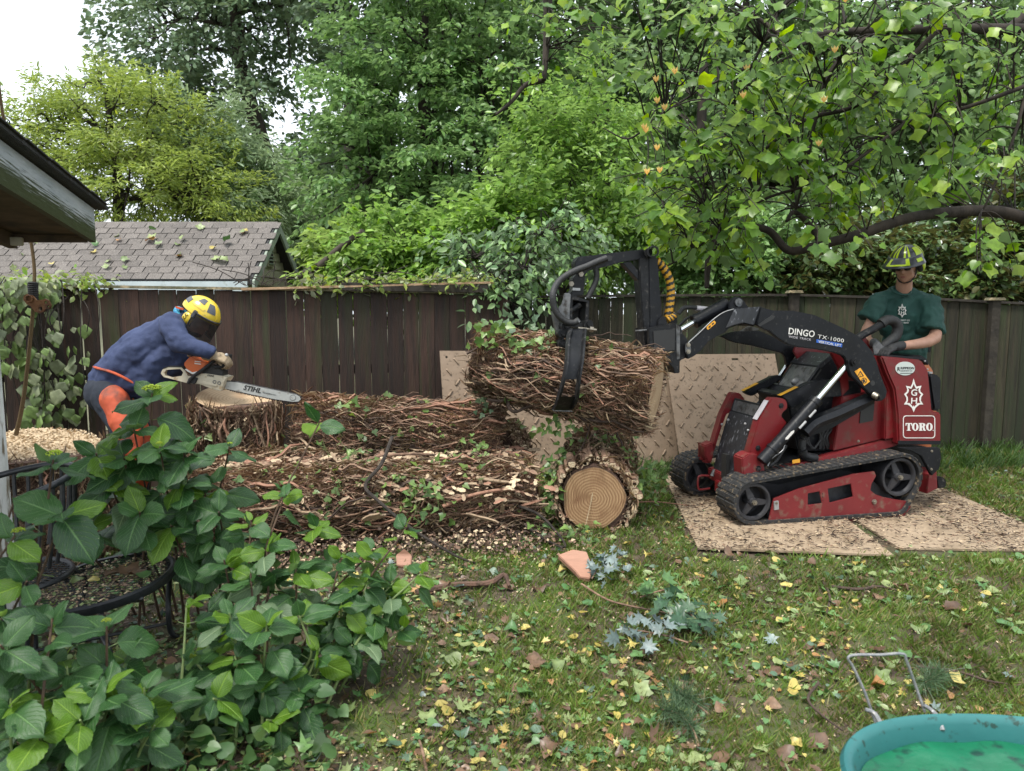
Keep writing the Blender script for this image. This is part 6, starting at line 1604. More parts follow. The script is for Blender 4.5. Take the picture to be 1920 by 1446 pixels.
m_trs = mat('dark navy trousers', (.010, .014, .024), (.020, .026, .040), rough=.85, scale=6, bump=.4)
m_org = mat('orange chaps', (.56, .10, .035), (.42, .072, .03), rough=.75, scale=6, c3=(.18, .05, .03), s3=7, lo3=.55, hi3=.68, bump=.4)
m_org2 = mat('orange trousers', (.50, .16, .06), (.38, .12, .05), rough=.8, scale=6, bump=.4)
m_boot = mat('brown boots', (.05, .03, .018), rough=.7)
m_glv = mat('grey glove', (.06, .062, .066), (.11, .11, .115), rough=.7, scale=40, bump=.3)
m_glvb = mat('black glove', (.012, .012, .013), (.02, .02, .022), rough=.7, scale=40, bump=.3)
m_glvt = mat('tan glove', (.33, .25, .16), (.25, .19, .12), rough=.8, scale=40, bump=.3)
m_helmy = mat('yellow helmet', (.68, .50, .045), (.62, .44, .035), rough=.3, scale=30, c3=(.35, .28, .1), s3=40, lo3=.62, hi3=.7, coat=.2)
m_helml = mat('lime helmet panel', (.46, .60, .012), (.38, .5, .01), rough=.3, coat=.2)
m_helmd = mat('dark grey helmet', (.022, .024, .030), (.035, .037, .045), rough=.3, coat=.3)
m_mesh = mat('helmet mesh grey', (.05, .055, .065), (.09, .095, .11), rough=.5, scale=200)
m_lens = mat('dark lens', (.004, .004, .005), rough=.08, coat=.6)
m_strap = mat('helmet strap', (.015, .015, .016), rough=.8)
m_band = mat('blue neck cloth', (.02, .14, .30), (.05, .30, .42), rough=.8, scale=60, lo=.45, hi=.55)
m_lip = mat('lips', (.30, .12, .09), rough=.5)
m_beard = mat('dark beard', (.035, .022, .015), rough=.9)
def visor_mat():
    m = bpy.data.materials.new('black visor gauze'); t, p = nt(m); p.inputs['Base Color'].default_value = (.006, .006, .007, 1); p.inputs['Roughness'].default_value = .7
    tr = t.nodes.new('ShaderNodeBsdfTransparent'); mx = t.nodes.new('ShaderNodeMixShader'); mx.inputs[0].default_value = .72
    t.links.new(tr.outputs[0], mx.inputs[1]); t.links.new(p.outputs[0], mx.inputs[2]); t.links.new(mx.outputs[0], t.nodes['Material Output'].inputs['Surface']); return m
m_gauze = visor_mat()
cloudtex = bpy.data.textures.new('cloth folds', 'CLOUDS'); cloudtex.noise_scale = .13; cloudtex.noise_depth = 2
foldtex = bpy.data.textures.new('long folds', 'CLOUDS'); foldtex.noise_scale = .09; foldtex.noise_depth = 1
def organic(name, mb, mt, parent, voxel=.011, smooth=6, fold=0, tex=None, **kw):
    o = mb.build(name, mt, parent, **kw)
    r = o.modifiers.new('union', 'REMESH'); r.mode = 'VOXEL'; r.voxel_size = voxel; r.use_smooth_shade = True
    s = o.modifiers.new('ease', 'SMOOTH'); s.factor = .5; s.iterations = smooth
    if fold:
        d_ = o.modifiers.new('folds', 'DISPLACE'); d_.texture = tex or cloudtex; d_.strength = fold; d_.mid_level = .5; d_.texture_coords = 'LOCAL'
        s2 = o.modifiers.new('ease2', 'SMOOTH'); s2.factor = .4; s2.iterations = 1
    return o
def limb(m, pts, r, n=14, ends=(True, True)):
    pts = [Vector(p) for p in pts]; c = catmull(pts, 4) if len(pts) > 2 else pts
    rl = lerp_list(list(r), len(c)); m.tube(c, rl, n)
    if ends[0]: m.ball(pts[0], r[0] * .98, 12, 8)
    if ends[1]: m.ball(pts[-1], r[-1] * .98, 12, 8)
def hframe(f, up):
    f = Vector(f).normalized(); r = f.cross(Vector(up)).normalized(); u = r.cross(f).normalized()
    return f, r, u, Matrix((r, f, u)).transposed()
def head_parts(m, c, f, up, s=1.0):
    f, r, u, Rm = hframe(f, up); c = Vector(c)
    P = lambda a, b_, c_: c + r * a * s + f * b_ * s + u * c_ * s
    m.ball(P(0, -.005, .03), (.077 * s, .098 * s, .098 * s), 20, 14, Rm)
    m.ball(P(0, .035, -.04), (.058 * s, .062 * s, .070 * s), 16, 12, Rm)
    m.ball(P(0, .068, -.088), (.027 * s, .024 * s, .022 * s), 12, 8, Rm)
    m.ball(P(0, .101, -.014), (.013 * s, .022 * s, .014 * s), 10, 8, Rm)
    limb(m, [P(0, .086, .03), P(0, .104, -.008)], (.010 * s, .013 * s), 10)
    for sg in (-1, 1):
        m.ball(P(sg * .040, .058, -.020), (.026 * s, .026 * s, .026 * s), 12, 8, Rm)
        m.ball(P(sg * .032, .080, .038), (.030 * s, .016 * s, .010 * s), 12, 8, Rm)
        m.ball(P(sg * .079, -.008, -.002), (.010 * s, .020 * s, .031 * s), 12, 8, Rm)
        m.ball(P(sg * .050, .012, -.065), (.022 * s, .04 * s, .030 * s), 12, 8, Rm)
    m.ball(P(0, .083, -.052), (.024 * s, .016 * s, .016 * s), 12, 8, Rm)
    return P, (f, r, u, Rm)
def hand(m, wrist, d, palm, thumb, s=1.0, curl=.9, spread=.16):
    """palm slab and five bent fingers; d fingers direction, palm normal, thumb side direction"""
    w = Vector(wrist); d = Vector(d).normalized(); palm = Vector(palm).normalized(); th = Vector(thumb); th = (th - d * th.dot(d)).normalized(); pn = d.cross(th); pn = pn if pn.dot(palm) > 0 else -pn
    limb(m, [w, w + d * .03 * s], (.028 * s, .030 * s), 10)
    for k in range(4):
        off = th * (.030 - k * .020) * s
        limb(m, [w + d * .02 * s + off * .7, w + d * .085 * s + off], (.017 * s, .0135 * s), 8)
        L_ = (.072, .080, .074, .058)[k] * s; p = w + d * .085 * s + off; dd = d + th * (spread * (1.5 - k) * .3); q = [p]
        for j in range(3):
            a = curl * (j + 1) * .62; v = (dd.normalized() * math.cos(a) + pn * math.sin(a)); p = p + v * L_ * (.42, .32, .26)[j]; q.append(p)
        limb(m, q, (.0115 * s, .0105 * s, .0095 * s, .0085 * s), 8)
    p = w + d * .025 * s + th * .022 * s; q = [p, p + (th * .8 + d * .6 + pn * .35).normalized() * .042 * s]; q.append(q[-1] + (d * .9 + pn * .8 * curl + th * .1).normalized() * .034 * s); q.append(q[-1] + (d * .6 + pn * 1.1 * curl - th * .3).normalized() * .026 * s)
    limb(m, q, (.016 * s, .0135 * s, .012 * s, .010 * s), 8)
def shell_patch(c, Rm, rad, az, el, th, mt, name, parent, n=10, m_=8, scale=1.0, outline=None):
    """a piece of helmet shell: azimuth from forward (deg), elevation (deg), thickness th"""
    vs = []; fs = []
    for lay in (1, 1 - th):
        for i_ in range(m_ + 1):
            for k in range(n + 1):
                a = R(az[0] + (az[1] - az[0]) * k / n); e_ = el[0] + (el[1] - el[0]) * i_ / m_
                if callable(outline): e_ = outline(math.degrees(a), i_ / m_)
                e_ = R(e_)
                p = Vector((math.sin(a) * math.cos(e_) * rad[0], math.cos(a) * math.cos(e_) * rad[1], math.sin(e_) * rad[2])) * scale * lay
                vs.append(Vector(c) + Rm @ p)
    w = n + 1; N_ = w * (m_ + 1)
    for i_ in range(m_):
        for k in range(n):
            a = i_ * w + k; fs.append([a, a + 1, a + w + 1, a + w]); fs.append([N_ + a, N_ + a + w, N_ + a + w + 1, N_ + a + 1])
    for k in range(n):
        for a in (k, m_ * w + k): fs.append([a, a + 1, N_ + a + 1, N_ + a])
    for i_ in range(m_):
        for a in (i_ * w, i_ * w + n): fs.append([a, a + w, N_ + a + w, N_ + a])
    mb = MB(); mb.add(vs, fs); return mb.build(name, mt, parent, smooth=True, angle=50)

def operator():
    YO = 5.87
    t = thing('person', 'operator in a dark green T-shirt, raised lime visor helmet and sunglasses holding the loader handle', 'person', (at(1700, 600, 5.95).x, 5.95, .21))
    sh_r, sh_l = at(1647, 561, 5.93), at(1742, 563, 5.86)
    el_r, el_l = at(1622, 630, 5.86), at(1752, 634, 5.70)
    wr_r, wr_l = at(1643, 646, 5.62), at(1679, 651, 5.50)
    neck, hc = at(1693, 540, 5.90), at(1700, 501, 5.84)
    f = Vector((-.70, -.66, -.34)); up = Vector((-.10, -.10, 1))
    m = MB()
    P, fr = head_parts(m, hc, f, up, 1.0)
    limb(m, [at(1697, 515, 5.87), at(1694, 548, 5.93)], (.056, .066))
    m.ball(at(1693, 600, 5.95), (.17, .10, .17), 18, 12); m.ball(at(1697, 650, 5.97), (.165, .115, .18), 18, 12)
    limb(m, [at(1668, 578, 5.97), at(1722, 580, 5.93)], (.035, .035))
    dn = Vector((0, 0, -.055)); limb(m, [sh_r + dn, el_r, wr_r], (.030, .046, .030)); limb(m, [sh_l + dn, el_l, wr_l], (.034, .050, .031))
    hipz = at(1700, 700, 5.97)
    for sx, fx in ((-.10, -.13), (.10, .13)):
        limb(m, [hipz + Vector((sx, 0, 0)), Vector((hipz.x + fx * 1.1, 5.93, .68)), Vector((hipz.x + fx * 1.2, 5.99, .29))], (.095, .060, .045))
    organic('body', m, m_skin, t, .009, 5)
    m = MB()
    m.ball(at(1692, 595, 5.95), (.215, .135, .215), 20, 14); m.ball(at(1696, 650, 5.96), (.19, .14, .20), 20, 14)
    m.ball(at(1696, 676, 5.96), (.185, .135, .12), 20, 12)
    limb(m, [at(1652, 563, 5.95), at(1692, 556, 5.94), at(1738, 565, 5.90)], (.072, .088, .074))
    limb(m, [at(1648, 566, 5.93), at(1629, 600, 5.92)], (.080, .090), ends=(True, False))
    limb(m, [at(1740, 566, 5.87), at(1746, 600, 5.80), at(1745, 622, 5.76)], (.086, .097, .104), ends=(True, False))
    organic('shirt', m, m_shirt, t, .010, 1, fold=.055, tex=foldtex)
    m = MB(); c_ = at(1692, 546, 5.87); nr = Vector((.0, -.50, .86)); m.ring(c_ + Vector((0, .015, .004)), nr, .070, .009, 28, 8); m.build('collar', m_shirt, t, smooth=True)
    cc_ = at(1692, 580, 5.0);
    X = Vector((1, -.25, -.02)).normalized(); Z_ = Vector((.0, .10, 1)).normalized(); n_ = X.cross(Z_)
    o_ = at(1692, 583, 5.805)
    LP = lambda pts, s: [[o_ + X * (x * s) - Z_ * (y * s) for x, y in l] for l in pts]
    m = MB(); m.prism(LP([leafloop(0, 0, 1), innerloop(0, 0, 1)], .00058), n_ * -.02); em_ = m.build('shirt_emblem', m_white, t)
    for k_, dy in (('G', .004), ('H', -.028)): place_text(k_, m_white, o_ + X * -.011 + Z_ * dy + n_ * .004, X, Z_, .022, .024, em_)
    place_text('equip', m_white, o_ + X * -.055 - Z_ * .085 + n_ * .004, X, Z_, .11, .013, em_); place_text('wide', m_white, o_ + X * -.030 - Z_ * .103 + n_ * .004, X, Z_, .075, .012, em_)
    m = MB(); m.ball(hipz + Vector((0, 0, .02)), (.185, .135, .15), 18, 12)
    for sx, fx in ((-.09, -.13), (.09, .13)):
        limb(m, [hipz + Vector((sx, 0, 0)), Vector((hipz.x + fx * 1.1, 5.93, .68)), Vector((hipz.x + fx * 1.2, 5.99, .30))], (.115, .090, .080))
    organic('trousers', m, m_org2, t, .012, 3, fold=.02)
    for fx in (-.156, .156):
        m = MB(); p = Vector((hipz.x + fx, 5.96, .26)); limb(m, [p + Vector((0, .05, .08)), p + Vector((0, .03, 0)), p + Vector((-.03, -.14, -.01))], (.055, .052, .042)); organic('boot', m, m_boot, t, .012, 3)
    m = MB(); q = at(1740, 650, 5.90); m.box(q, (.03, .05, .09)); m.build('belt_clip', m_strap, t, bevel=.006)
    m = MB(); hand(m, wr_r + Vector((.0, -.02, -.005)), (-.25, -.85, -.35), (.1, .1, -1), (1, -.2, .1), 1.05, curl=.9); limb(m, [wr_r, wr_r + (wr_r - el_r).normalized() * -.05], (.034, .036)); organic('glove', m, m_glv, t, .005, 2)
    m = MB(); hand(m, wr_l + Vector((-.02, -.01, 0)), (-.85, -.40, -.30), (.0, .2, -1), (-.2, .9, .2), 1.08, curl=.95); limb(m, [wr_l, wr_l + (wr_l - el_l).normalized() * -.07], (.034, .038)); organic('glove', m, m_glvb, t, .005, 2)
    F_, R__, U_, Rm = fr
    m = MB(); m.ball(P(0, .097, -.050), (.021, .006, .0045), 12, 6, Rm); m.ball(P(0, .096, -.058), (.017, .006, .005), 12, 6, Rm); m.build('lips', m_lip, t, smooth=True)
    m = MB()
    for sg in (-1, 1):
        m.ball(P(sg * .033, .088, .014), (.031, .012, .017), 14, 8, Rm)
        m.tube([P(sg * .060, .072, .022), P(sg * .082, .02, .020), P(sg * .083, -.01, .012)], .004, 6)
    m.tube([P(-.012, .100, .020), P(.012, .100, .020)], .004, 6); m.build('sunglasses', m_lens, t, smooth=True)
    hcn = P(0, -.010, .062); hr = (.118, .142, .118)
    he = shell_patch(hcn, Rm, hr, (-180, 180), (-8, 90), .06, m_helmd, 'helmet', t, 36, 14)
    for (az, el_, mt, sc_) in (((-20, -12), (5, 84), m_helml, 1.03), ((12, 20), (5, 84), m_helml, 1.03), ((-20, 20), (12, 22), m_helml, 1.035), ((28, 36), (8, 80), m_helml, 1.02), ((-36, -28), (8, 80), m_helml, 1.02),
                              ((-95, -60), (22, 58), m_helml, 1.03), ((60, 95), (22, 58), m_helml, 1.03), ((-130, -104), (4, 66), m_helml, 1.035), ((104, 130), (4, 66), m_helml, 1.035), ((-60, 60), (-2, 3), m_helmd, 1.06), ((-85, -62), (2, 14), m_helml, 1.03), ((62, 85), (2, 14), m_helml, 1.03)):
        shell_patch(hcn, Rm, hr, az, el_, .03, mt, 'panel', he, 8, 8, sc_)
    vs = []; fs = []
    for i_ in range(7):
        for k in range(17):
            a = R(-78 + 156 * k / 16); v = i_ / 6
            rr_ = .128 + .085 * v * math.cos(a * .8); hh = .052 - .052 * v
            vs.append(hcn + R__ * (math.sin(a) * rr_ * .95) + F_ * (math.cos(a) * rr_ * 1.16) + U_ * (hh - .018 * abs(math.sin(a)) * v))
    for i_ in range(6):
        for k in range(16): a = i_ * 17 + k; fs.append([a, a + 1, a + 18, a + 17])
    m = MB(); m.add(vs, fs); vz = m.build('visor', m_helmd, he, smooth=True); sd = vz.modifiers.new('thickness', 'SOLIDIFY'); sd.thickness = .004
    for (ka, kb, va, vb2) in ((5, 6, .15, .80), (10, 11, .15, .80), (5, 11, .68, .84), (1, 3, .35, .7), (13, 15, .35, .7)):
        vs = []; q = []
        for (kk, vv) in [(ka + (kb - ka) * j / 6, va) for j in range(7)] + [(kb - (kb - ka) * j / 6, vb2) for j in range(7)]:
            a = R(-78 + 156 * kk / 16); rr_ = .128 + .085 * vv * math.cos(a * .8); hh = .052 - .052 * vv
            q.append(hcn + R__ * (math.sin(a) * rr_ * .95) + F_ * (math.cos(a) * rr_ * 1.16) + U_ * (hh - .018 * abs(math.sin(a)) * vv + .004))
        fs_ = [[j, j + 1, 12 - j, 13 - j] for j in range(6)]
        m = MB(); m.add(q, fs_); m.build('visor_stripe', m_helml, vz)
    for sg in (-1, 1):
        c_ = P(sg * .096, -.015, -.002); m = MB(); m.ball(c_, (.028, .034, .045), 16, 10, Rm); m.build('ear_muff', m_strap, he, smooth=True)
        c_ = P(sg * .112, -.025, .002); m = MB(); m.ball(c_, (.018, .030, .040), 16, 10, Rm); m.build('ear_muff', m_helml, he, smooth=True)
        m = MB(); m.tube(catmull([P(sg * .078, .015, .04), P(sg * .074, .02, -.04), P(sg * .045, .05, -.10), P(0, .065, -.112)], 4), .0055, 6); m.build('chin_strap', m_strap, he, smooth=True)
operator()

def C4(pts): return [(150 + x / 4.465, 530 + y / 4.467) for x, y in pts]
def worker():
    t = thing('person', 'worker in a navy shirt and orange chaps bending over a stump in a yellow helmet', 'person', (at(215, 900, 5.5).x, 5.5, 0))
    Q = lambda x, y, Y: at(x, y, Y)
    hc = Q(371, 600, 5.42); f = Vector((.80, -.22, -.56)); up = Vector((.55, .0, .83))
    sh_n, el_n, wr_n = Q(322, 612, 5.28), Q(343, 643, 5.17), Q(399, 666, 5.20)
    sh_f, el_f, wr_f = Q(335, 618, 5.60), Q(362, 668, 5.55), Q(404, 672, 5.32)
    m = MB(); P, fr = head_parts(m, hc, f, up)
    limb(m, [Q(364, 606, 5.43), Q(338, 606, 5.45)], (.058, .068))
    limb(m, [Q(210, 725, 5.5), Q(262, 672, 5.48), Q(322, 616, 5.45)], (.13, .135, .09))
    limb(m, [Q(328, 614, 5.34), Q(332, 614, 5.54)], (.05, .05))
    limb(m, [sh_n, el_n, wr_n], (.058, .046, .03)); limb(m, [sh_f, el_f, wr_f], (.058, .046, .03))
    lg = [((205, 738, 5.40), (243, 836, 5.30), (205, 938, 5.42)), ((210, 738, 5.60), (268, 838, 5.62), (252, 932, 5.68))]
    for a, b_, c in lg: limb(m, [Q(*a), Q(*b_), Q(*c)], (.10, .062, .048))
    organic('body', m, m_skin, t, .009, 5)
    m = MB()
    limb(m, [Q(208, 716, 5.5), Q(238, 690, 5.49), Q(280, 652, 5.47), Q(322, 620, 5.45)], (.165, .185, .185, .125), 18)
    limb(m, [Q(238, 712, 5.48), Q(282, 700, 5.46), Q(318, 668, 5.45)], (.15, .165, .15), 16)
    limb(m, [Q(262, 722, 5.48), Q(292, 722, 5.47)], (.12, .11), 14)
    limb(m, [Q(320, 612, 5.32), Q(336, 606, 5.44), Q(330, 612, 5.58)], (.088, .085, .085))
    limb(m, [sh_n, Q(330, 630, 5.20), el_n, Q(370, 653, 5.16), Q(399, 665, 5.19)], (.098, .088, .074, .060, .046), ends=(True, False))
    limb(m, [sh_f, el_f, Q(396, 671, 5.38)], (.09, .08, .05), ends=(True, False))
    organic('shirt', m, m_navy, t, .010, 1, fold=.055, tex=cloudtex)
    m = MB(); m.ball(Q(205, 735, 5.5), (.165, .19, .17), 18, 12)
    for a, b_, c in lg: limb(m, [Q(*a), Q(*b_), Q(*c)], (.135, .105, .085))
    organic('trousers', m, m_trs, t, .012, 3, fold=.03)
    m = MB()
    for (a, b_, c), s_ in zip(lg, (1, 1)):
        a, b_, c = Q(*a), Q(*b_), Q(*c); o = Vector((.050, -.070, -.01))
        limb(m, [a + o + Vector((.02, 0, -.02)), b_ + o * .8, c + o * .6 + Vector((0, 0, .06))], (.105, .088, .07))
    organic('chaps', m, m_org, t, .011, 3, fold=.03)
    m = MB(); P_ = [Q(176, 688, 5.45), Q(184, 691, 5.33), Q(215, 700, 5.29), Q(250, 718, 5.32), Q(272, 732, 5.38)]; m.tube(catmull(P_, 4), .010, 6); m.build('red_braid', m_org, t, smooth=True)
    for a, b_, c in lg:
        p = Q(*c); m = MB(); limb(m, [p + Vector((0, 0, .03)), Vector((p.x, p.y, .06)), Vector((p.x + .17, p.y - .01, .05))], (.062, .055, .045)); organic('boot', m, m_boot, t, .012, 3)
    for wr, hd in ((wr_n, (.8, .15, -.30)), (wr_f, (.7, -.5, -.1))):
        m = MB(); hand(m, wr, hd, (-.2, .3, -1), (.2, .8, .4), 1.08, curl=1.15); limb(m, [wr, wr - Vector((.05, 0, 0))], (.038, .040)); organic('glove', m, m_glvt, t, .005, 2)
    F_, R__, U_, Rm = fr
    m = MB(); m.ball(P(0, .055, -.085), (.045, .040, .030), 14, 8, Rm); m.ball(P(0, .02, -.09), (.055, .045, .03), 14, 8, Rm); organic('beard', m, m_beard, t, .008, 2)
    m = MB(); m.ring(Q(344, 594, 5.44), Vector((.75, 0, .5)), .070, .022, 24, 8); m.build('neck_cloth', m_band, t, smooth=True)
    m = MB(); m.box(Q(337, 578, 5.36), (.06, .012, .014), Matrix.Rotation(R(15), 3, 'Y')); m.build('orange_tab', m_org, t)
    hcn = P(0, -.005, .060); hr = (.120, .150, .125)
    he = shell_patch(hcn, Rm, hr, (-180, 180), (-5, 90), .06, m_helmy, 'helmet', t, 36, 14)
    for (az, el_, mt, sc_) in (((20, 52), (26, 60), m_mesh, 1.02), ((-52, -20), (26, 60), m_mesh, 1.02), ((118, 160), (14, 34), m_mesh, 1.025), ((-160, -118), (14, 34), m_mesh, 1.025), ((70, 100), (42, 66), m_mesh, 1.02),
                              ((-12, 12), (10, 80), m_helmy, 1.035), ((60, 170), (-6, 8), m_helmy, 1.04), ((62, 112), (22, 28), m_helmy, 1.04), ((-70, 70), (-3, 4), m_helmy, 1.05)):
        shell_patch(hcn, Rm, hr, az, el_, .03, mt, 'panel', he, 8, 8, sc_)
    for sg in (-1, 1):
        c_ = P(sg * .104, -.012, -.005); m = MB(); m.ball(c_, (.030, .044, .050), 18, 12, Rm); em_ = m.build('ear_muff', m_helmy, he, smooth=True)
        m = MB()
        for dz in (-.012, .012):
            a = P(sg * .134, -.018, dz - .004); m.tube([a - F_ * .012 + U_ * .012, a + F_ * .004 - U_ * .004, a + F_ * .012 + U_ * .018], .003, 5)
        m.build('chevron', m_strap, em_)
        c_ = P(sg * .124, .028, .055); m = MB(); m.box(c_, (.022, .030, .060), Rm); m.build('visor_clip', m_helmd, he, bevel=.005)
        m = MB(); m.tube(catmull([P(sg * .08, .01, .02), P(sg * .07, .01, -.05), P(sg * .03, .04, -.11)], 4), .006, 6); m.build('chin_strap', m_strap, he, smooth=True)
    vs = []; fs = []
    for i_ in range(7):
        for k in range(17):
            a = R(-80 + 160 * k / 16); v = i_ / 6; rr_ = .135
            vs.append(hcn + R__ * (math.sin(a) * rr_) + F_ * (math.cos(a) * rr_ * 1.16 + .012 * v) + U_ * (.012 - .165 * v))
    for i_ in range(6):
        for k in range(16): a = i_ * 17 + k; fs.append([a, a + 1, a + 18, a + 17])
    m = MB(); m.add(vs, fs); vz = m.build('visor', m_gauze, he, smooth=True)
    m = MB(); m.tube([vs[k] for k in range(17)], .006, 6); m.tube([vs[k + 102] for k in range(17)], .0035, 6); m.tube([vs[17 * j] for j in range(7)], .0035, 6); m.tube([vs[17 * j + 16] for j in range(7)], .0035, 6); m.build('visor_rim', m_helmd, vz, smooth=True)
worker()

m_sawor = mat('orange saw cover', (.60, .12, .02), (.52, .10, .018), rough=.38, coat=.3, scale=10)
m_sawcr = mat('cream saw casing', (.52, .47, .36), (.44, .39, .29), rough=.5, scale=14, c3=(.30, .22, .13), s3=20, lo3=.58, hi3=.7)
m_bar = mat('guide bar steel', (.50, .51, .49), (.42, .43, .41), rough=.35, metal=.35, scale=14, c3=(.28, .26, .22), s3=30, lo3=.6, hi3=.7)
def chainsaw():
    YS = 5.26
    t = thing('chainsaw', 'orange and cream chainsaw with a long bar resting on the sawn stump', 'chainsaw', at(400, 730, YS))
    def pr(name, mt, loops, y0, y1, parent=t, bevel=.004):
        if not isinstance(loops[0][0], (list, tuple)): loops = [loops]
        m = MB(); m.prism([[at(*q, YS + y0) for q in C4(l)] for l in loops], (0, y1 - y0, 0)); return m.build(name, mt, parent, bevel=bevel)
    def tb(name, mt, pts, y, r, parent=t, crv=4):
        ys = y if isinstance(y, (list, tuple)) else [y] * len(pts); P_ = [at(*q, YS + o) for q, o in zip(C4(pts), ys)]; m = MB(); m.tube(catmull(P_, crv) if crv else P_, r, 10); return m.build(name, mt, parent, smooth=True)
    pr('rear_handle', m_sawcr, [[(675, 762), (690, 728), (735, 706), (850, 708), (880, 738), (905, 782), (965, 790), (940, 845), (895, 842), (780, 812), (700, 792)], [(706, 756), (720, 732), (838, 724), (862, 752), (850, 782), (760, 796), (712, 778)]], .0, .035)
    pr('handle_grip', m_strap, [(690, 716), (740, 700), (855, 702), (880, 722), (870, 730), (850, 712), (740, 711), (700, 726)], -.003, .038)
    cv = pr('top_cover', m_sawor, [(862, 682), (905, 632), (925, 618), (975, 640), (1062, 672), (1060, 692), (1010, 742), (945, 768), (900, 742)], -.03, .09, bevel=.008)
    pr('stripe', m_white, [(878, 728), (890, 722), (940, 752), (985, 742), (1000, 748), (944, 768), (900, 745)], -.033, -.0305, cv, 0)
    pr('cover_label', m_white, [(960, 656), (1010, 660), (1012, 668), (960, 664)], -.033, -.0305, cv, 0); pr('cover_label', m_white, [(958, 672), (1012, 680), (1012, 688), (958, 681)], -.033, -.0305, cv, 0)
    bd = pr('casing', m_sawcr, [(900, 846), (965, 790), (1010, 765), (1045, 763), (1120, 775), (1190, 785), (1215, 792), (1235, 790), (1212, 830), (1196, 880), (1184, 912), (1130, 900), (1075, 882), (1000, 852), (960, 850)], -.035, .10, bevel=.006)
    pr('casing_rib', m_sawcr, [(1010, 845), (1030, 828), (1120, 850), (1150, 862), (1145, 872)], -.042, -.034, bd, .002)
    pr('engine_block', m_ink, [(1000, 745), (1060, 690), (1140, 705), (1200, 740), (1195, 785), (1040, 765)], -.01, .09)
    for (x, y) in ((1126, 832), (1165, 842)):
        m = MB(); p = at(*C4([(x, y)])[0], YS - .036); m.ring(p, (0, 1, 0), .011, .003, 16, 6); m.build('bar_nut', m_grey, bd)
    tb('front_handle', m_strap, [(905, 842), (925, 810), (970, 770), (1050, 712), (1120, 655), (1150, 637)], [-.045, -.05, -.05, -.04, -.03, .0], .012)
    tb('front_handle', m_strap, [(1150, 637), (1160, 650), (1155, 680)], [.0, .06, .12], .012)
    pr('handle_base', m_strap, [(892, 845), (905, 800), (935, 792), (985, 800), (960, 850), (930, 846)], -.05, -.03, bevel=.004)
    gd = tb('hand_guard', m_strap, [(1130, 708), (1180, 706), (1210, 690), (1226, 650), (1225, 612)], -.02, .012); tb('hand_guard', m_strap, [(1130, 708), (1180, 706), (1210, 690), (1226, 650), (1225, 612)], .08, .012); pr('guard_plate', m_strap, [(1196, 700), (1214, 690), (1230, 650), (1232, 606), (1220, 604), (1214, 650)], -.02, .08)
    m = MB(); m.ball(at(*C4([(1226, 608)])[0], YS - .025), .014, 10, 6); m.build('guard_tip', m_pale, t, smooth=True)
    m = MB(); m.ball(at(*C4([(915, 606)])[0], YS + .03), .016, 12, 8); m.build('fuel_cap', m_glvt, t, smooth=True)
    BAR = [(1196, 885), (1215, 832), (1260, 828), (1320, 834), (1500, 872), (1700, 912), (1815, 938), (1844, 955), (1850, 978), (1832, 996), (1780, 999), (1620, 976), (1440, 940), (1300, 908), (1230, 892)]
    br = pr('guide_bar', m_bar, BAR, .005, .012, bevel=.001)
    pr('nose_rivet', m_grey, ellipse(1782, 965, 26, 24, 20), .003, .0048, br, 0); pr('nose_rivet', m_bar, ellipse(1782, 965, 22, 20, 20), .0018, .0042, br, 0)
    P_ = [at(*q, YS + .0085) for q in C4(BAR)]; seg = []
    for a, b_ in zip(P_, P_[1:]):
        n_ = max(1, int((b_ - a).length / .013)); seg += [a.lerp(b_, j / n_) for j in range(n_)]
    cen = sum((Vector(p) for p in P_), Vector()) / len(P_); ch = MB()
    ch.tube(P_[1:], .0045, 5)
    for k, p in enumerate(seg[1:-1]):
        d_ = (seg[k + 2] - seg[k]).normalized(); o_ = Vector((d_.z, 0, -d_.x)); o_ = o_ if o_.dot(p - cen) > 0 else -o_
        ch.prism([[p, p + d_ * .009, p + d_ * (.009 if k % 2 else .004) + o_ * .010, p + o_ * (.007 if k % 2 else .010)]], (0, .005, 0))
    ch.build('chain', m_blkdull, t)
    a, b_ = at(*C4([(1366, 898)])[0], YS + .0035), at(*C4([(1512, 928)])[0], YS + .0035); X = (b_ - a); w = X.length; X.normalize()
    place_text('stihl', m_ink, a, X, Vector((-X.z, 0, X.x)), w, 44 / 4.465 / 255, br)
    a = at(*C4([(1530, 925)])[0], YS + .0035); place_text('equip', m_grey, a, X, Vector((-X.z, 0, X.x)), .10, .008, br)
    a, b_ = at(*C4([(1064, 784)])[0], YS - .0365), at(*C4([(1124, 792)])[0], YS - .0365); X = (b_ - a); w = X.length; X.normalize()
    place_text('stihl', m_ink, a, X, Vector((-X.z, 0, X.x)), w, 15 / 4.465 / 255, bd)
chainsaw()

m_rope = mat('tan climbing rope', (.24, .16, .07), (.17, .11, .05), rough=.85, scale=90, aniso=(1, 1, 3), bump=1)
m_rust = mat('rusty bronze bracket', (.13, .055, .022), (.20, .10, .045), rough=.55, metal=.5, scale=30, c3=(.06, .03, .02), s3=20, bump=.3)
rp = thing('climbing_rope', 'tan rope hanging past the porch corner with a rusty perforated bracket on it', 'rope', at(30, 812, 4.25))
YR2 = 4.05
m = MB(); m.tube(catmull([at(-40, -150, 3.6), at(0, 180, 3.9), at(22, 290, 4.0), at(60, 465, YR2), at(63, 560, YR2), at(50, 700, 4.12), at(40, 770, 4.2), at(30, 815, 4.28)], 8), lerp_list([.008, .008, .009, .011, .013], 57), 8); m.build('rope', m_rope, rp, smooth=True)
m = MB();
for k in range(9):
    p = at(62, 532 + k * 3.6, YR2); m.ring(p, (0, .15, 1), .018, .009, 14, 6)
m.build('hitch_cord', m_glvb, rp, smooth=True)
def CR(pts): return [(x / 4.13, 500 + y / 4.13) for x, y in pts]
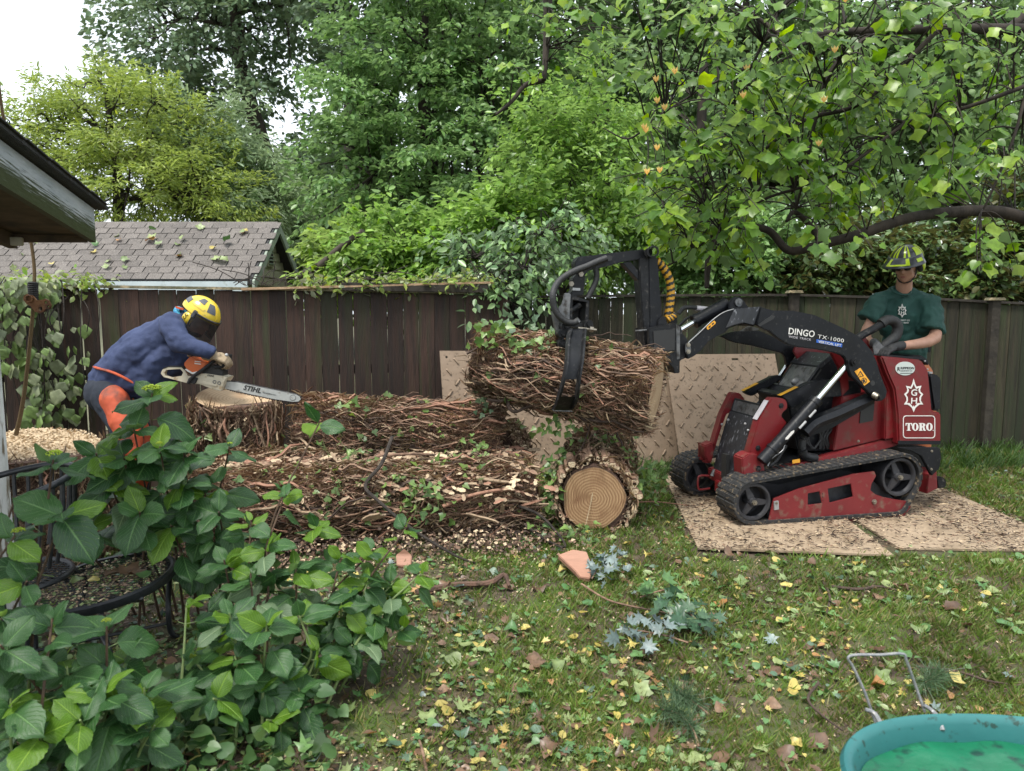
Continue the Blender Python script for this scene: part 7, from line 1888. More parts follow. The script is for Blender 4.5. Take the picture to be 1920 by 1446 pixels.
def rpr(name, mt, loops, y0, y1, par=rp):
    if not isinstance(loops[0][0], (list, tuple)): loops = [loops]
    m = MB(); m.prism([[at(*q, YR2 + y0) for q in CR(l)] for l in loops], (0, y1 - y0, 0)); return m.build(name, mt, par, bevel=.003)
rpr('bracket', m_rust, [[(180, 258), (184, 226), (208, 212), (250, 225), (285, 262), (320, 258), (348, 248), (378, 262), (394, 300), (386, 324), (350, 328), (330, 352), (300, 362), (268, 348), (240, 310), (205, 290)],
                        ellipse(312, 326, 17, 16, 14), ellipse(352, 277, 10, 12, 12), ellipse(372, 310, 9, 9, 12)], -.03, -.02)
rpr('bracket', m_rust, [(190, 250), (215, 225), (255, 245), (285, 275), (275, 300), (240, 300)], .0, .03)
m = MB(); p = at(*CR([(225, 250)])[0], YR2 - .035); m.ring(p, (0, 1, 0), .018, .004, 16, 6); m.build('bolt', m_rust, rp)
HLEAF = []
lm_hyd = leafmat('hydrangea leaf', (.018, .062, .018), (.042, .112, .028), back=(.11, .19, .07), trans=.26, rough=.40, per='object', veins=True, cc_=(.028, .085, .022))
lm_hydy = leafmat('young hydrangea leaf', (.075, .17, .014), (.13, .25, .024), back=(.17, .28, .08), trans=.42, rough=.34, per='object', veins=True)
lm_hydu = leafmat('pale hydrangea leaf', (.09, .15, .075), (.13, .20, .10), back=(.13, .21, .10), trans=.25, rough=.5, per='object', veins=True)
for sh in range(5):
    v, f = grid_leaf(5, 16, 'ovate', fold=(.10, .16, .06, .20, .12)[sh], droop=(.12, .34, .02, .46, .22)[sh], wave=.05, serr=.035)
    v[:, 0] = v[:, 0] * (1, 1.14, .86, 1.06, .94)[sh] + (0, .06, -.05, .08, -.08)[sh] * v[:, 1] ** 2
    for mt in (lm_hyd, lm_hydy, lm_hydu): HLEAF.append(mesh_np('leaf', v, f, mt, smooth=True, uv=grid_leaf.uv))
m_hstem = mat('green hydrangea stem', (.10, .16, .045), (.16, .20, .07), rough=.6, scale=30)
m_hwood = mat('brown hydrangea stem', (.05, .028, .018), (.10, .06, .035), rough=.8, scale=30, bump=.4)
m_bud = leafmat('lime flower head', (.28, .38, .03), (.40, .50, .06), trans=.3, rough=.5)
def proj(p):
    q = Vector(p) - Vector((0, 0, CAM_H)); z = q.dot(_F); return 960 + FOC * q.x / z, 723 - FOC * q.dot(_U) / z
def put_leaf(root, p, ax, nr, s, kind=0, rg=rng):
    x, y = proj(Vector(p) + Vector(ax).normalized() * s * .5)
    if 75 < x < 345 and 1025 < y < 1140 and p[1] < 3.35: return
    if x < 60 and 870 < y < 985: return
    if 1140 < y < 1190 and 240 < x < 320 and p[1] < 3.0: return
    B_ = basis(np.array([ax]), np.array([nr]))[0]
    o = link('leaf', HLEAF[int(rg.integers(0, 5)) * 3 + kind], root)
    o.matrix_local = TM[root.name].inverted() @ Matrix([list(B_[0]) + [p[0]], list(B_[1]) + [p[1]], list(B_[2]) + [p[2]], [0, 0, 0, 1]]) @ Matrix.Scale(s, 4)
def flower_head(root, c, r, seed):
    rg = np.random.default_rng(seed); n = 150
    u = unit(rg.normal(0, 1, (n, 3)) + [0, 0, .8]); u[:, 2] = np.abs(u[:, 2]) * .5
    P = np.array(c) + u * r * rg.uniform(.6, 1, n)[:, None]
    tv = np.array([(0, 0, 1), (1, 0, 0), (0, 1, 0), (-1, 0, 0), (0, -1, 0), (0, 0, -1)], float); tf = np.array([(0, 1, 2), (0, 2, 3), (0, 3, 4), (0, 4, 1), (5, 2, 1), (5, 3, 2), (5, 4, 3), (5, 1, 4)])
    V, F = scatter(tv, tf, P, basis(rg.normal(0, 1, (n, 3)), rg.normal(0, 1, (n, 3))), np.full(n, r * .10))
    link('flower_head', mesh_np('flower_head', local(root, V), F, m_bud), root)
def shoot(root, pts, nodes, ls, rg, stem_r=.0045, tip=5, bud=0, young=.12, wood=True, face=(0, -.5, 1), seed=0, maxn=None):
    """pts: stem path base -> tip; leaf pairs along it, a rosette at the tip"""
    c = catmull(pts, 6); m = MB(); m.tube(c, lerp_list([stem_r * 1.5, stem_r, stem_r * .7], len(c)), 7)
    m.build('stem', m_hwood if wood else m_hstem, root, smooth=True)
    n = len(c); face = np.array(face, float)
    ph = rg.uniform(0, 3.14)
    for k in range(nodes):
        s = .30 + .62 * k / max(1, nodes); i_ = min(n - 2, int(s * (n - 1))); p = c[i_]; d = (c[i_ + 1] - c[i_]).normalized(); u, w = frame_from(d); ph += 1.57 + rg.normal(0, .2)
        for sg in (0, math.pi):
            if rg.random() < .12: continue
            o = u * math.cos(ph + sg) + w * math.sin(ph + sg); pet = .025 + rg.uniform(0, .02)
            q = p + o * pet + d * .01
            m = MB(); m.tube([p, q], .0016, 4); m.build('petiole', m_hstem, root)
            ax = np.array(o) * 1.0 + np.array(d) * .25 + [0, 0, -.15 - rg.uniform(0, .5)] + rg.normal(0, .12, 3)
            put_leaf(root, q, ax, face + rg.normal(0, .45, 3) + np.array(o) * .3, ls * rg.uniform(.70, 1.25), 0 if rg.random() > young else int(rg.integers(1, 3)), rg)
    p = c[-1]; d = (c[-1] - c[-3]).normalized(); u, w = frame_from(d); ph = rg.uniform(0, 6.28)
    for k in range(tip):
        a = ph + 2.4 * k; o = u * math.cos(a) + w * math.sin(a); s = ls * 1.02 * (1.0 - .10 * k) * rg.uniform(.85, 1.1)
        ax = np.array(o) + np.array(d) * (.15 + .16 * k) + [0, 0, -.25 + .12 * k] + rg.normal(0, .1, 3)
        put_leaf(root, p + o * .012 - d * .006 * (tip - k), ax, face + rg.normal(0, .36, 3), s, 0 if rg.random() > young * 1.6 else 1, rg)
    if bud: flower_head(root, p + d * .02, bud, seed)
def bush(label, base, shoots, seed, young=.12):
    rg = np.random.default_rng(seed)
    root = thing('hydrangea_bush', label, 'shrub', base, 0, 'hydrangea bushes in the left foreground')
    for k, (px, py, Y, ls, nodes, tip, bud, lean) in enumerate(shoots):
        T = at(px, py, Y); b = Vector(base) + Vector((rg.normal(0, .10), rg.normal(0, .08), 0))
        b.x += (T.x - b.x) * lean
        mid = b.lerp(T, .55) + Vector((rg.normal(0, .03), rg.normal(0, .03), .10 * (T - b).length * (1 if lean < .9 else .3)))
        shoot(root, [b, b.lerp(mid, .5) + Vector((0, 0, .04)), mid, T.lerp(mid, .3), T], nodes + 1, ls, rg, tip=tip, bud=bud, young=young, seed=seed * 100 + k, wood=T.z > .5)
    return root
LH = .135
bush('tallest hydrangea bush, with lime flower heads in front of the bending worker', (-1.78, 3.42, 0),
     [(285, 738, 3.15, .155, 3, 5, .042, .3), (300, 838, 3.0, .17, 3, 5, .016, .5), (232, 850, 3.05, .165, 3, 5, 0, .5), (205, 905, 3.05, .16, 3, 5, 0, .6), (345, 905, 3.05, .16, 3, 5, 0, .7), (262, 960, 2.95, .165, 3, 5, 0, .5), (430, 838, 3.15, .13, 3, 4, .012, .5),
      (385, 925, 3.1, .14, 3, 4, 0, .8), (165, 985, 3.05, .15, 3, 4, 0, .6), (320, 985, 3.0, .14, 3, 4, 0, .7), (250, 800, 3.1, .16, 2, 5, 0, .6), (345, 850, 3.05, .155, 2, 5, 0, .6), (180, 850, 3.05, .16, 2, 5, 0, .6), (400, 1010, 3.05, .13, 2, 4, 0, .8), (410, 960, 3.0, .13, 2, 4, 0, .8)], 101)
bush('hydrangea bush with two bright yellow-green top leaves beside the black iron chair', (-2.0, 2.35, 0),
     [(100, 862, 2.35, .135, 1, 5, .028, .3), (120, 960, 2.35, .17, 1, 4, 0, .4), (28, 1005, 2.25, .115, 1, 4, .022, .2), (50, 1090, 2.2, .12, 1, 4, 0, .3), (10, 1150, 2.15, .13, 3, 5, 0, .4), (30, 930, 2.4, .13, 1, 4, 0, .2)], 102, young=.10)
bush('low hydrangea bush in the bottom left corner with a pale lime young tip', (-1.35, 2.05, 0),
     [(98, 1160, 2.15, .12, 2, 5, 0, .8), (200, 1175, 2.2, .13, 2, 4, .016, .8), (60, 1240, 2.15, .125, 3, 5, 0, .6), (125, 1250, 2.15, .13, 3, 5, 0, .8), (20, 1310, 1.98, .12, 3, 5, 0, .6), (190, 1300, 2.05, .14, 3, 5, 0, .8), (75, 1370, 1.95, .14, 2, 5, 0, .7), (270, 1290, 2.15, .12, 2, 5, 0, .8),
      (150, 1350, 1.98, .13, 2, 4, 0, .8), (0, 1210, 2.0, .13, 2, 4, 0, .5), (290, 1360, 2.1, .11, 1, 4, 0, .8), (240, 1230, 2.3, .12, 2, 4, 0, .8)], 103)
bush('hydrangea bush spreading right, its paler tips hanging before the log pile', (-1.05, 2.75, 0),
     [(470, 975, 2.9, .105, 3, 5, 0, .5), (535, 925, 3.0, .10, 3, 4, 0, .4), (600, 985, 2.95, .11, 3, 5, 0, .5), (640, 1045, 2.9, .11, 3, 5, 0, .5), (555, 1060, 2.8, .115, 3, 5, 0, .6), (470, 1075, 2.75, .115, 3, 5, 0, .7), (700, 1030, 2.95, .10, 3, 4, 0, .4), (600, 790, 3.05, .115, 1, 3, 0, .2),
      (765, 985, 3.0, .085, 3, 4, 0, .3), (795, 1070, 2.9, .10, 3, 5, 0, .3), (740, 1090, 2.9, .11, 3, 5, 0, .4), (715, 1150, 2.8, .11, 3, 5, 0, .5), (640, 1130, 2.75, .115, 3, 5, 0, .6), (760, 1175, 2.8, .11, 2, 5, 0, .5), (660, 1210, 2.7, .10, 2, 4, 0, .6), (690, 1090, 2.85, .11, 3, 5, 0, .5), (500, 1020, 2.85, .115, 3, 5, 0, .6), (420, 1050, 2.8, .12, 3, 5, 0, .7), (750, 1120, 2.9, .105, 2, 5, 0, .4)], 104, young=.30)
bush('hydrangea bush with a long arching stem drooping over the hostas', (-.85, 2.45, 0),
     [(560, 1150, 2.6, .12, 3, 5, 0, .6), (500, 1165, 2.5, .12, 3, 5, 0, .7), (430, 1150, 2.5, .125, 3, 5, 0, .8), (365, 1240, 2.45, .12, 2, 4, .018, .8), (310, 1330, 2.3, .12, 2, 3, 0, .7), (440, 1230, 2.45, .12, 2, 4, 0, .8), (530, 1250, 2.5, .10, 2, 4, 0, .8), (350, 1130, 2.6, .12, 2, 4, 0, .7), (600, 1215, 2.6, .10, 2, 4, 0, .8), (470, 1290, 2.4, .11, 2, 4, 0, .9), (560, 1290, 2.45, .10, 2, 4, 0, .9),
      (500, 1350, 2.35, .10, 1, 4, 0, .9), (400, 1310, 2.3, .11, 1, 4, 0, .9)], 105, young=.16)

def hosta_mat():
    m = leafmat('variegated hosta leaf', (.045, .13, .03), (.08, .18, .04), back=(.12, .2, .08), trans=.2, rough=.35, per='object')
    t = m.node_tree; N = t.nodes; L = t.links; p = N['Principled BSDF']; src = p.inputs['Base Color'].links[0].from_socket
    u = N.new('ShaderNodeUVMap'); sx = N.new('ShaderNodeSeparateXYZ'); L.new(u.outputs[0], sx.inputs[0])
    a = N.new('ShaderNodeMath'); a.operation = 'SUBTRACT'; a.inputs[1].default_value = .5; L.new(sx.outputs[0], a.inputs[0]); b_ = N.new('ShaderNodeMath'); b_.operation = 'ABSOLUTE'; L.new(a.outputs[0], b_.inputs[0])
    r = N.new('ShaderNodeMapRange'); r.inputs[1].default_value = .38; r.inputs[2].default_value = .44; L.new(b_.outputs[0], r.inputs[0])
    x = N.new('ShaderNodeMix'); x.data_type = 'RGBA'; x.inputs[7].default_value = (.42, .50, .22, 1); L.new(r.outputs[0], x.inputs[0]); L.new(src, x.inputs[6]); L.new(x.outputs[2], p.inputs['Base Color']); return m
lm_hosta = hosta_mat()
v, f = grid_leaf(5, 10, 'ovate', fold=.25, droop=.35, wave=.01); hme = mesh_np('leaf', v, f, lm_hosta, smooth=True, uv=grid_leaf.uv)
def hosta(label, px, py, n, s, seed):
    b = gp(px, py, 0); root = thing('hosta_plant', label, 'plant', b, 0, 'hostas with pale leaf margins'); rg = np.random.default_rng(seed)
    for k in range(n):
        a = k * 2.4 + rg.normal(0, .2); e = rg.uniform(.3, 1.0); d = Vector((math.cos(a), math.sin(a), e)); q = b + Vector((math.cos(a) * .03, math.sin(a) * .03, .05 + .02 * rg.random()))
        m = MB(); m.tube([b, q], .003, 5); m.build('leaf_stalk', m_hstem, root)
        B_ = basis(np.array([[d.x, d.y, d.z * .6]]), np.array([[0, -.2, 1.0]]))[0]; o = link('leaf', hme, root)
        o.matrix_local = TM[root.name].inverted() @ Matrix([list(B_[0]) + [q.x], list(B_[1]) + [q.y], list(B_[2]) + [q.z], [0, 0, 0, 1]]) @ Matrix.Scale(s * rg.uniform(.8, 1.2), 4)
hosta('hosta clump with cream-edged leaves at the bottom edge left of centre', 235, 1425, 9, .10, 1)
hosta('hosta clump at the bottom edge nearest the standing twig', 345, 1420, 8, .10, 2)
hosta('small hosta clump tucked under the arching hydrangea stem', 400, 1395, 7, .085, 3)

m_iron = mat('black wrought iron', (.010, .011, .014), (.022, .024, .028), rough=.42, scale=30, bump=.2)
def mesh_table():
    c = at(190, 1090, 3.05); c.z = at(190, 1090, 3.05).z; rad = .293
    t = thing('mesh_table', 'round black wire-mesh garden table strewn with leaves, half hidden by hydrangea', 'table', (c.x, c.y, 0))
    ax = Vector((-.10, -.06, 1)).normalized(); m = MB(); u, w = frame_from(ax)
    prof = [(rad - .012, .008), (rad, .012), (rad + .012, .004), (rad + .012, -.022), (rad + .006, -.030), (rad - .004, -.022), (rad - .012, .008)]
    m.lathe(c, ax, prof, 48, caps=False); m.build('rim', m_iron, t, smooth=True, angle=50)
    m = MB(); st = .026; k = -int(rad / st)
    while k * st < rad:
        h = k * st; L_ = math.sqrt(max(0, (rad - .008) ** 2 - h * h))
        for (a, b_) in ((u, w), (w, u)):
            if L_ > .02: m.tube([c + a * h - b_ * L_, c + a * h + b_ * L_], .0016, 4)
        k += 1
    m.build('wire_mesh', m_iron, t, kind='stuff')
    for k in range(4):
        a = k * math.pi / 2 + .55; d = Vector((math.cos(a), math.sin(a), 0)); p = c + (u * math.cos(a) + w * math.sin(a)) * (rad - .01)
        m = MB(); m.tube(catmull([p - Vector((0, 0, .01)), p + d * .035 - Vector((0, 0, .05)), Vector((c.x, c.y, 0)) + d * .26 + Vector((0, 0, .18)), Vector((c.x, c.y, 0)) + d * .265 + Vector((0, 0, .06)), Vector((c.x, c.y, 0)) + d * .31 + Vector((0, 0, .008))], 5), .0125, 10); m.build('leg', m_iron, t, smooth=True)
    for k in (0, 1):
        a = k * math.pi / 2 + .55; d = Vector((math.cos(a), math.sin(a), 0)); m = MB(); m.tube([Vector((c.x, c.y, .10)) - d * .26, Vector((c.x, c.y, .10)) + d * .26], .008, 8); m.build('cross_bar', m_iron, t)
    return c, ax, rad
TC, TAX, TR = mesh_table()
def iron_chair():
    t = thing('garden_chair', 'black wrought iron garden chair with a curved spindle back at the left edge', 'chair', (-2.05, 3.02, 0))
    zs = .40; cx, cy = -2.16, 2.98
    def arc(r, z, a0, a1, n=14, dx=0): return [Vector((cx + dx + r * math.cos(R(a0 + (a1 - a0) * k / n)), cy + r * math.sin(R(a0 + (a1 - a0) * k / n)), z + (.05 * math.sin(math.pi * k / n)))) for k in range(n + 1)]
    top = arc(.26, .80, -40, 130); m = MB(); m.tube(top, .014, 10); bk = m.build('back_rail', m_iron, t, smooth=True)
    low = arc(.21, zs + .04, -40, 130)
    for k in range(1, 14):
        m = MB(); m.tube(catmull([top[k], top[k].lerp(low[k], .5) + (top[k] - Vector((cx, cy, top[k].z))) * .05, low[k]], 3), .0085, 7); m.build('spindle', m_iron, t, smooth=True)
    m = MB(); m.ring(Vector((cx, cy, zs)), (0, 0, 1), .225, .012, 36, 8); st = m.build('seat', m_iron, t, smooth=True)
    m = MB()
    for k in range(-7, 8):
        L_ = math.sqrt(.22 ** 2 - (k * .028) ** 2); m.tube([Vector((cx + k * .028, cy - L_, zs)), Vector((cx + k * .028, cy + L_, zs))], .003, 5); m.tube([Vector((cx - L_, cy + k * .028, zs)), Vector((cx + L_, cy + k * .028, zs))], .003, 5)
    m.build('seat_mesh', m_iron, st, kind='stuff')
    for a in (45, 135, 225, 315):
        d = Vector((math.cos(R(a)), math.sin(R(a)), 0)); p = Vector((cx, cy, zs)) + d * .21
        m = MB(); m.tube(catmull([p, p + d * .07 - Vector((0, 0, .10)), p + d * .02 - Vector((0, 0, .27)), p + d * .09 - Vector((0, 0, .39))], 5), .011, 8); m.build('leg', m_iron, t, smooth=True)
    m = MB(); m.tube(catmull([top[0], top[0] + Vector((.04, -.05, -.10)), Vector((cx + .20, cy - .20, zs + .10)), Vector((cx + .17, cy - .16, zs))], 5), .011, 8); m.build('arm', m_iron, t, smooth=True)
iron_chair()

def tub_mat():
    m = mat('teal plastic tub', (.016, .115, .115), (.024, .150, .145), rough=.5, scale=3, c3=(.010, .045, .035), s3=34, lo3=.60, hi3=.66, bump=.12, bscale=20)
    return m
m_tub = tub_mat(); m_tubin = mat('bright green tub floor', (.003, .095, .042), (.006, .14, .062), rough=.3, scale=5, c3=(.004, .035, .022), s3=22, lo3=.54, hi3=.68, coat=.3, bump=.5)
m_wire = mat('galvanised wire', (.22, .23, .24), (.34, .33, .32), rough=.45, metal=.7, scale=60, bump=.2)
def tub():
    zr = .45; a_ = gp(1578, 1446, zr); top = gp(1770, 1338, zr)
    cx, cy = 1.22, 1.30; rx, ry = .43, .335
    cx = gp(1580, 1440, zr).x + rx * .99; cy = gp(1760, 1338, zr).y - ry
    t = thing('plastic_tub', 'teal plastic tub cut off by the bottom right corner, with a wet green floor', 'tub', (cx, cy, 0))
    n = 72
    def se(a, s, p=2.35):
        c_, s_ = math.cos(a), math.sin(a); return (cx + rx * s * math.copysign(abs(c_) ** (2 / p), c_), cy + ry * s * math.copysign(abs(s_) ** (2 / p), s_))
    prof = [(.80, .05), (.90, zr - .12), (.955, zr - .035), (1.0, zr - .03), (1.02, zr - .012), (1.0, zr), (.965, zr - .003), (.945, zr - .02), (.915, zr - .06), (.885, zr - .17)]
    m = MB(); vs = []; fs = []
    for (s, z) in prof:
        for k in range(n): x, y = se(2 * math.pi * k / n, s); vs.append((x, y, z))
    for i_ in range(len(prof) - 1):
        for k in range(n): fs.append([i_ * n + k, i_ * n + (k + 1) % n, (i_ + 1) * n + (k + 1) % n, (i_ + 1) * n + k])
    fs.append(list(range(n))[::-1]); m.add(vs, fs); m.build('shell', m_tub, t, smooth=True, angle=60)
    m = MB(); vs = [(cx, cy, zr - .068)]; rings = ((.3, -.068), (.6, -.067), (.82, -.066), (.912, -.062))
    fs = []
    for (s, dz) in rings:
        for k in range(n): x, y = se(2 * math.pi * k / n, s); vs.append((x, y, zr + dz + .004 * math.sin(x * 30)))
    for k in range(n): fs.append([0, 1 + k, 1 + (k + 1) % n])
    for i_ in range(3):
        for k in range(n): fs.append([1 + i_ * n + k, 1 + (i_ + 1) * n + k, 1 + (i_ + 1) * n + (k + 1) % n, 1 + i_ * n + (k + 1) % n])
    m.add(vs, fs); m.build('floor_pan', m_tubin, t, smooth=True)
    for k in range(4):                       # legs of the stand that carries the tub
        a = R(45 + 90 * k); m = MB(); m.tube([Vector((cx + math.cos(a) * rx * .62, cy + math.sin(a) * ry * .62, .07)), Vector((cx + math.cos(a) * rx * .72, cy + math.sin(a) * ry * .72, .0))], .02, 8); m.build('foot', m_tub, t)
    h = thing('wire_hanger', 'bent grey wire hanger hooked over the far rim of the teal tub', 'hanger', (cx - .2, cy + ry, zr))
    Yh = cy + ry + .03
    P1 = [at(1650, 1372, Yh - .05), at(1638, 1345, Yh + .01), at(1622, 1300, Yh + .03), at(1600, 1252, Yh + .05), at(1590, 1234, Yh + .055), at(1606, 1228, Yh + .055), at(1650, 1228, Yh + .05), at(1692, 1226, Yh + .045), at(1700, 1240, Yh + .04), at(1718, 1290, Yh + .03), at(1734, 1335, Yh + .01)]
    m = MB(); m.tube(catmull(P1, 5), .0042, 8); m.build('wire_frame', m_wire, h, smooth=True)
    for P in ([at(1622, 1330, Yh + .01), at(1640, 1338, Yh), at(1652, 1360, Yh - .035), at(1657, 1380, Yh - .06)], [at(1732, 1322, Yh + .01), at(1750, 1335, Yh), at(1762, 1352, Yh - .035), at(1767, 1370, Yh - .055)]):
        m = MB(); m.tube(catmull(P, 5), [.0055 + .0012 * min(1, k / 8) for k in range(16)], 8); m.build('hook', m_wire, h, smooth=True)
tub()

def lawn_density(x, y):
    base = 1 / (1 + np.exp(-(x - (-.30 + .10 * np.sin(y * 2.1))) * 5))          # soil bed at the left, lawn at the right
    pat = .5 + .5 * np.sin(x * 2.3 + 1.2 * np.sin(y * 1.7)) * np.cos(y * 2.9 + 1.1 * np.sin(x * 1.9))
    return base * (.30 + .70 * pat) + .06
def on_sheet(x, y):
    a = (y > 4.34 - .12 * (x - 1.19)) & (y < 6.8) & (x > 1.19 + (y - 4.44) * .105 - .02) & (x < 3.70) & (y > 4.36)
    return a
def in_logs(x, y): return (y > 4.3) & (y < 6.3) & (x > -2.3) & (x < .05)
GZN = lambda x, y: (.018 * np.sin(x * 1.3 + .5) * np.cos(y * 1.1) + .012 * np.sin(x * 3.1 + y * 2.3) + .006 * np.sin(x * 9.1 + 1) * np.sin(y * 8.3)) * flatmask(x, y)
def ground_points(n, rg, y0=1.55, y1=7.6, power=1.5, xpad=.1):
    """points spread over the visible wedge of ground, denser near the camera"""
    t = rg.uniform(0, 1, n) ** power; y = y0 + (y1 - y0) * t; x = rg.uniform(-1, 1, n) * (.74 * y + xpad); return x, y
def lawn():
    rg = np.random.default_rng(61); n = 420000
    x, y = ground_points(n, rg, 1.6, 7.7, 1.55)
    cl = np.sin(x * 23.1 + 2 * np.sin(y * 17)) * np.sin(y * 19.7 + 2 * np.sin(x * 13)) * .5 + .5
    keep = (rg.uniform(0, 1, n) < lawn_density(x, y) * (.35 + .65 * cl)) & ~on_sheet(x, y)
    x, y, cl = x[keep], y[keep], cl[keep]; m_ = len(x)
    h = rg.uniform(.020, .050, m_) * (.7 + .6 * cl) * (1 + .10 * (y - 2)); z = GZN(x, y)
    a = rg.uniform(0, 6.283, m_); ln = rg.uniform(.3, 1.3, m_)
    ax = np.stack([np.cos(a) * ln, np.sin(a) * ln, np.ones(m_)], 1)
    T = np.array([(-.035, 0, 0), (.035, 0, 0), (.028, .5, .06), (-.028, .5, .06), (0, 1, .26)], float)
    B_ = basis(ax, np.stack([-np.sin(a), np.cos(a), np.zeros(m_)], 1) + rg.normal(0, .5, (m_, 3)))
    W = (1 + .20 * (y - 2)).clip(1, 2)
    V = np.einsum('nij,nkj->nki', B_, T[None] * h[:, None, None] * np.stack([1.5 * W, np.ones(m_), np.ones(m_)], 1)[:, None, :]) + np.stack([x, y, z], 1)[:, None, :]
    k = np.arange(m_)[:, None] * 5; F4 = np.concatenate([k + 0, k + 1, k + 2, k + 3], 1);
    tri = np.concatenate([k + 3, k + 2, k + 4, k + 4], 1)
    F3 = np.stack([k[:, 0] + 3, k[:, 0] + 2, k[:, 0] + 4], 1)
    quads = np.concatenate([F4[:, :3], F4[:, [0, 2, 3]], F3]); dry = (rg.uniform(0, 1, m_) < .26).astype(int)
    link('grass', mesh_np('grass', V.reshape(-1, 3), quads, [m_grass, m_grass_dry], midx=np.concatenate([dry, dry, dry])), kind='stuff', label='short patchy lawn grass')
lawn()
LMC = leafmat('ground cover leaves', (.025, .07, .02), (.07, .14, .04), trans=.2, rough=.45)
def ground_cover():
    rg = np.random.default_rng(67); n = 2300; y = rg.uniform(1.55, 3.4, n); x = rg.uniform(-2.4, -.72, n) + rg.normal(0, .1, n)
    k = (x > -.75 * y - .1) & (rg.uniform(0, 1, n) < .35 + .65 * (np.sin(x * 5.3) * np.sin(y * 4.1 + x) > -.1)) & ~((np.hypot(x + 1.78, y - 3.05) < .4)); x, y = x[k], y[k]; n = len(x)
    z = np.abs(rg.normal(0, .07, n)) + .02; ax = rg.normal(0, 1, (n, 3)) * [1, 1, .35]; nr = rg.normal(0, .5, (n, 3)) + [0, -.3, 1]
    V, F = scatter(T_HE, F_HE, np.stack([x, y, z], 1), basis(ax, nr), rg.uniform(.03, .07, n))
    link('ground_cover', mesh_np('ground_cover', V, F, [LMC, lm_gloss, LMC, LMC], midx=np.repeat(rg.choice(4, n, p=[.3, .2, .4, .1]), len(F_HE))), kind='stuff', label='low leafy ground cover under the hydrangea bushes')
ground_cover()
def tufts():
    rg = np.random.default_rng(62); C_ = []
    for k in range(95):
        px = rg.uniform(1770, 2050) if k % 3 else rg.uniform(1500, 1780); q = gp(px, rg.uniform(838, 884)); C_.append((q.x, q.y))
    for k in range(26): q = gp(rg.uniform(1180, 1290), rg.uniform(885, 900)); C_.append((q.x, q.y))
    n = len(C_) * 26; c = np.repeat(np.array(C_), 26, 0); a = rg.uniform(0, 6.283, n); ln = rg.uniform(.2, .9, n)
    P = np.stack([c[:, 0] + rg.normal(0, .03, n), c[:, 1] + rg.normal(0, .03, n), np.zeros(n)], 1)
    ax = np.stack([np.cos(a) * ln, np.sin(a) * ln, np.ones(n)], 1)
    T = np.array([(-.025, 0, 0), (.025, 0, 0), (.022, .55, .05), (-.022, .55, .05), (.002, 1, .35), (-.002, 1, .35)], float); F = np.array([(0, 1, 2, 3), (3, 2, 4, 5)])
    V, Fq = scatter(T, F, P, basis(ax, np.stack([-np.sin(a), np.cos(a), np.zeros(n)], 1)), rg.uniform(.08, .20, n))
    link('long_grass', mesh_np('long_grass', V, Fq, leafmat('long grass', (.04, .085, .02), (.09, .16, .04), trans=.3)), kind='stuff', label='long grass growing along the foot of the fence')
tufts()
def curl(v, c1, c2, seed):
    r_ = random.Random(seed); v = v.copy(); v[:, 2] += c1 * v[:, 0] ** 2 + c2 * (v[:, 1] - .5) ** 2 + .04 * np.sin(v[:, 0] * 9 + seed) + .04 * np.sin(v[:, 1] * 8 + seed * 2); return v
LC = {'yellow': ((.34, .27, .06), (.50, .42, .14)), 'pale green': ((.14, .20, .075), (.25, .30, .12)), 'green': ((.06, .14, .045), (.12, .22, .07)), 'brown': ((.09, .052, .032), (.20, .12, .07)), 'orange': ((.30, .14, .05), (.42, .24, .10)), 'silvery': ((.15, .20, .19), (.22, .28, .26)), 'blue-green': ((.06, .12, .07), (.12, .18, .12))}
LMAT = {k: leafmat(k + ' fallen leaf', a, b_, trans=.12, rough=.42, per='object') for k, (a, b_) in LC.items()}
LMATI = {k: leafmat(k + ' litter', a, b_, trans=.12, rough=.42) for k, (a, b_) in LC.items()}
hv, hf = grid_leaf(2, 5, 'heart', fold=.1, droop=.05); ov_, of_ = grid_leaf(2, 5, 'ovate', fold=.12, droop=.05)
SH = {'heart-shaped': (hv, hf), 'oval': (ov_, of_), 'lobed': (T_TU, F_TU), 'pointed maple': (T_MA, F_MA)}
LM_ = {}
def fl_mesh(shape, colr, var):
    k = (shape, colr, var)
    if k not in LM_:
        v, f = SH[shape]; LM_[k] = mesh_np('fallen_leaf', curl(v, (.5, -.4, .9)[var], (.5, .9, -.3)[var], var), f, LMAT[colr], smooth=False)
    return LM_[k]
LAND = [(1.05, 1.98, 'the teal tub'), (.86, 2.6, 'the wire hanger'), (.42, 4.25, 'the wood wedge'), (.72, 3.35, 'the flat silvery sprig'), (.95, 3.55, 'the dark maple sprig'), (-.1, 3.95, 'the forked brown root'), (.62, 4.8, 'the end-on log'), (1.9, 4.3, 'the front sheet edge'), (3.0, 4.3, 'the right-hand sheet'),
        (1.55, 3.9, 'the crooked twig'), (1.75, 3.1, 'the long brown twig'), (-.45, 2.9, 'the arching hydrangea'), (-.30, 2.35, 'the standing bare twig'), (.45, 2.45, 'the pine sprig'), (2.3, 3.4, 'the grass right of the tub'), (-.3, 3.5, 'the small wedge')]
def where(x, y):
    a = min(LAND, key=lambda q: (q[0] - x) ** 2 + (q[1] - y) ** 2); dx, dy = x - a[0], y - a[1]; d_ = math.hypot(dx, dy)
    far = 'just ' if d_ < .25 else ('' if d_ < .55 else 'well ')
    return far + (('right of ' if dx > 0 else 'left of ') if abs(dx) > abs(dy) else ('behind ' if dy > 0 else 'in front of ')) + a[2]
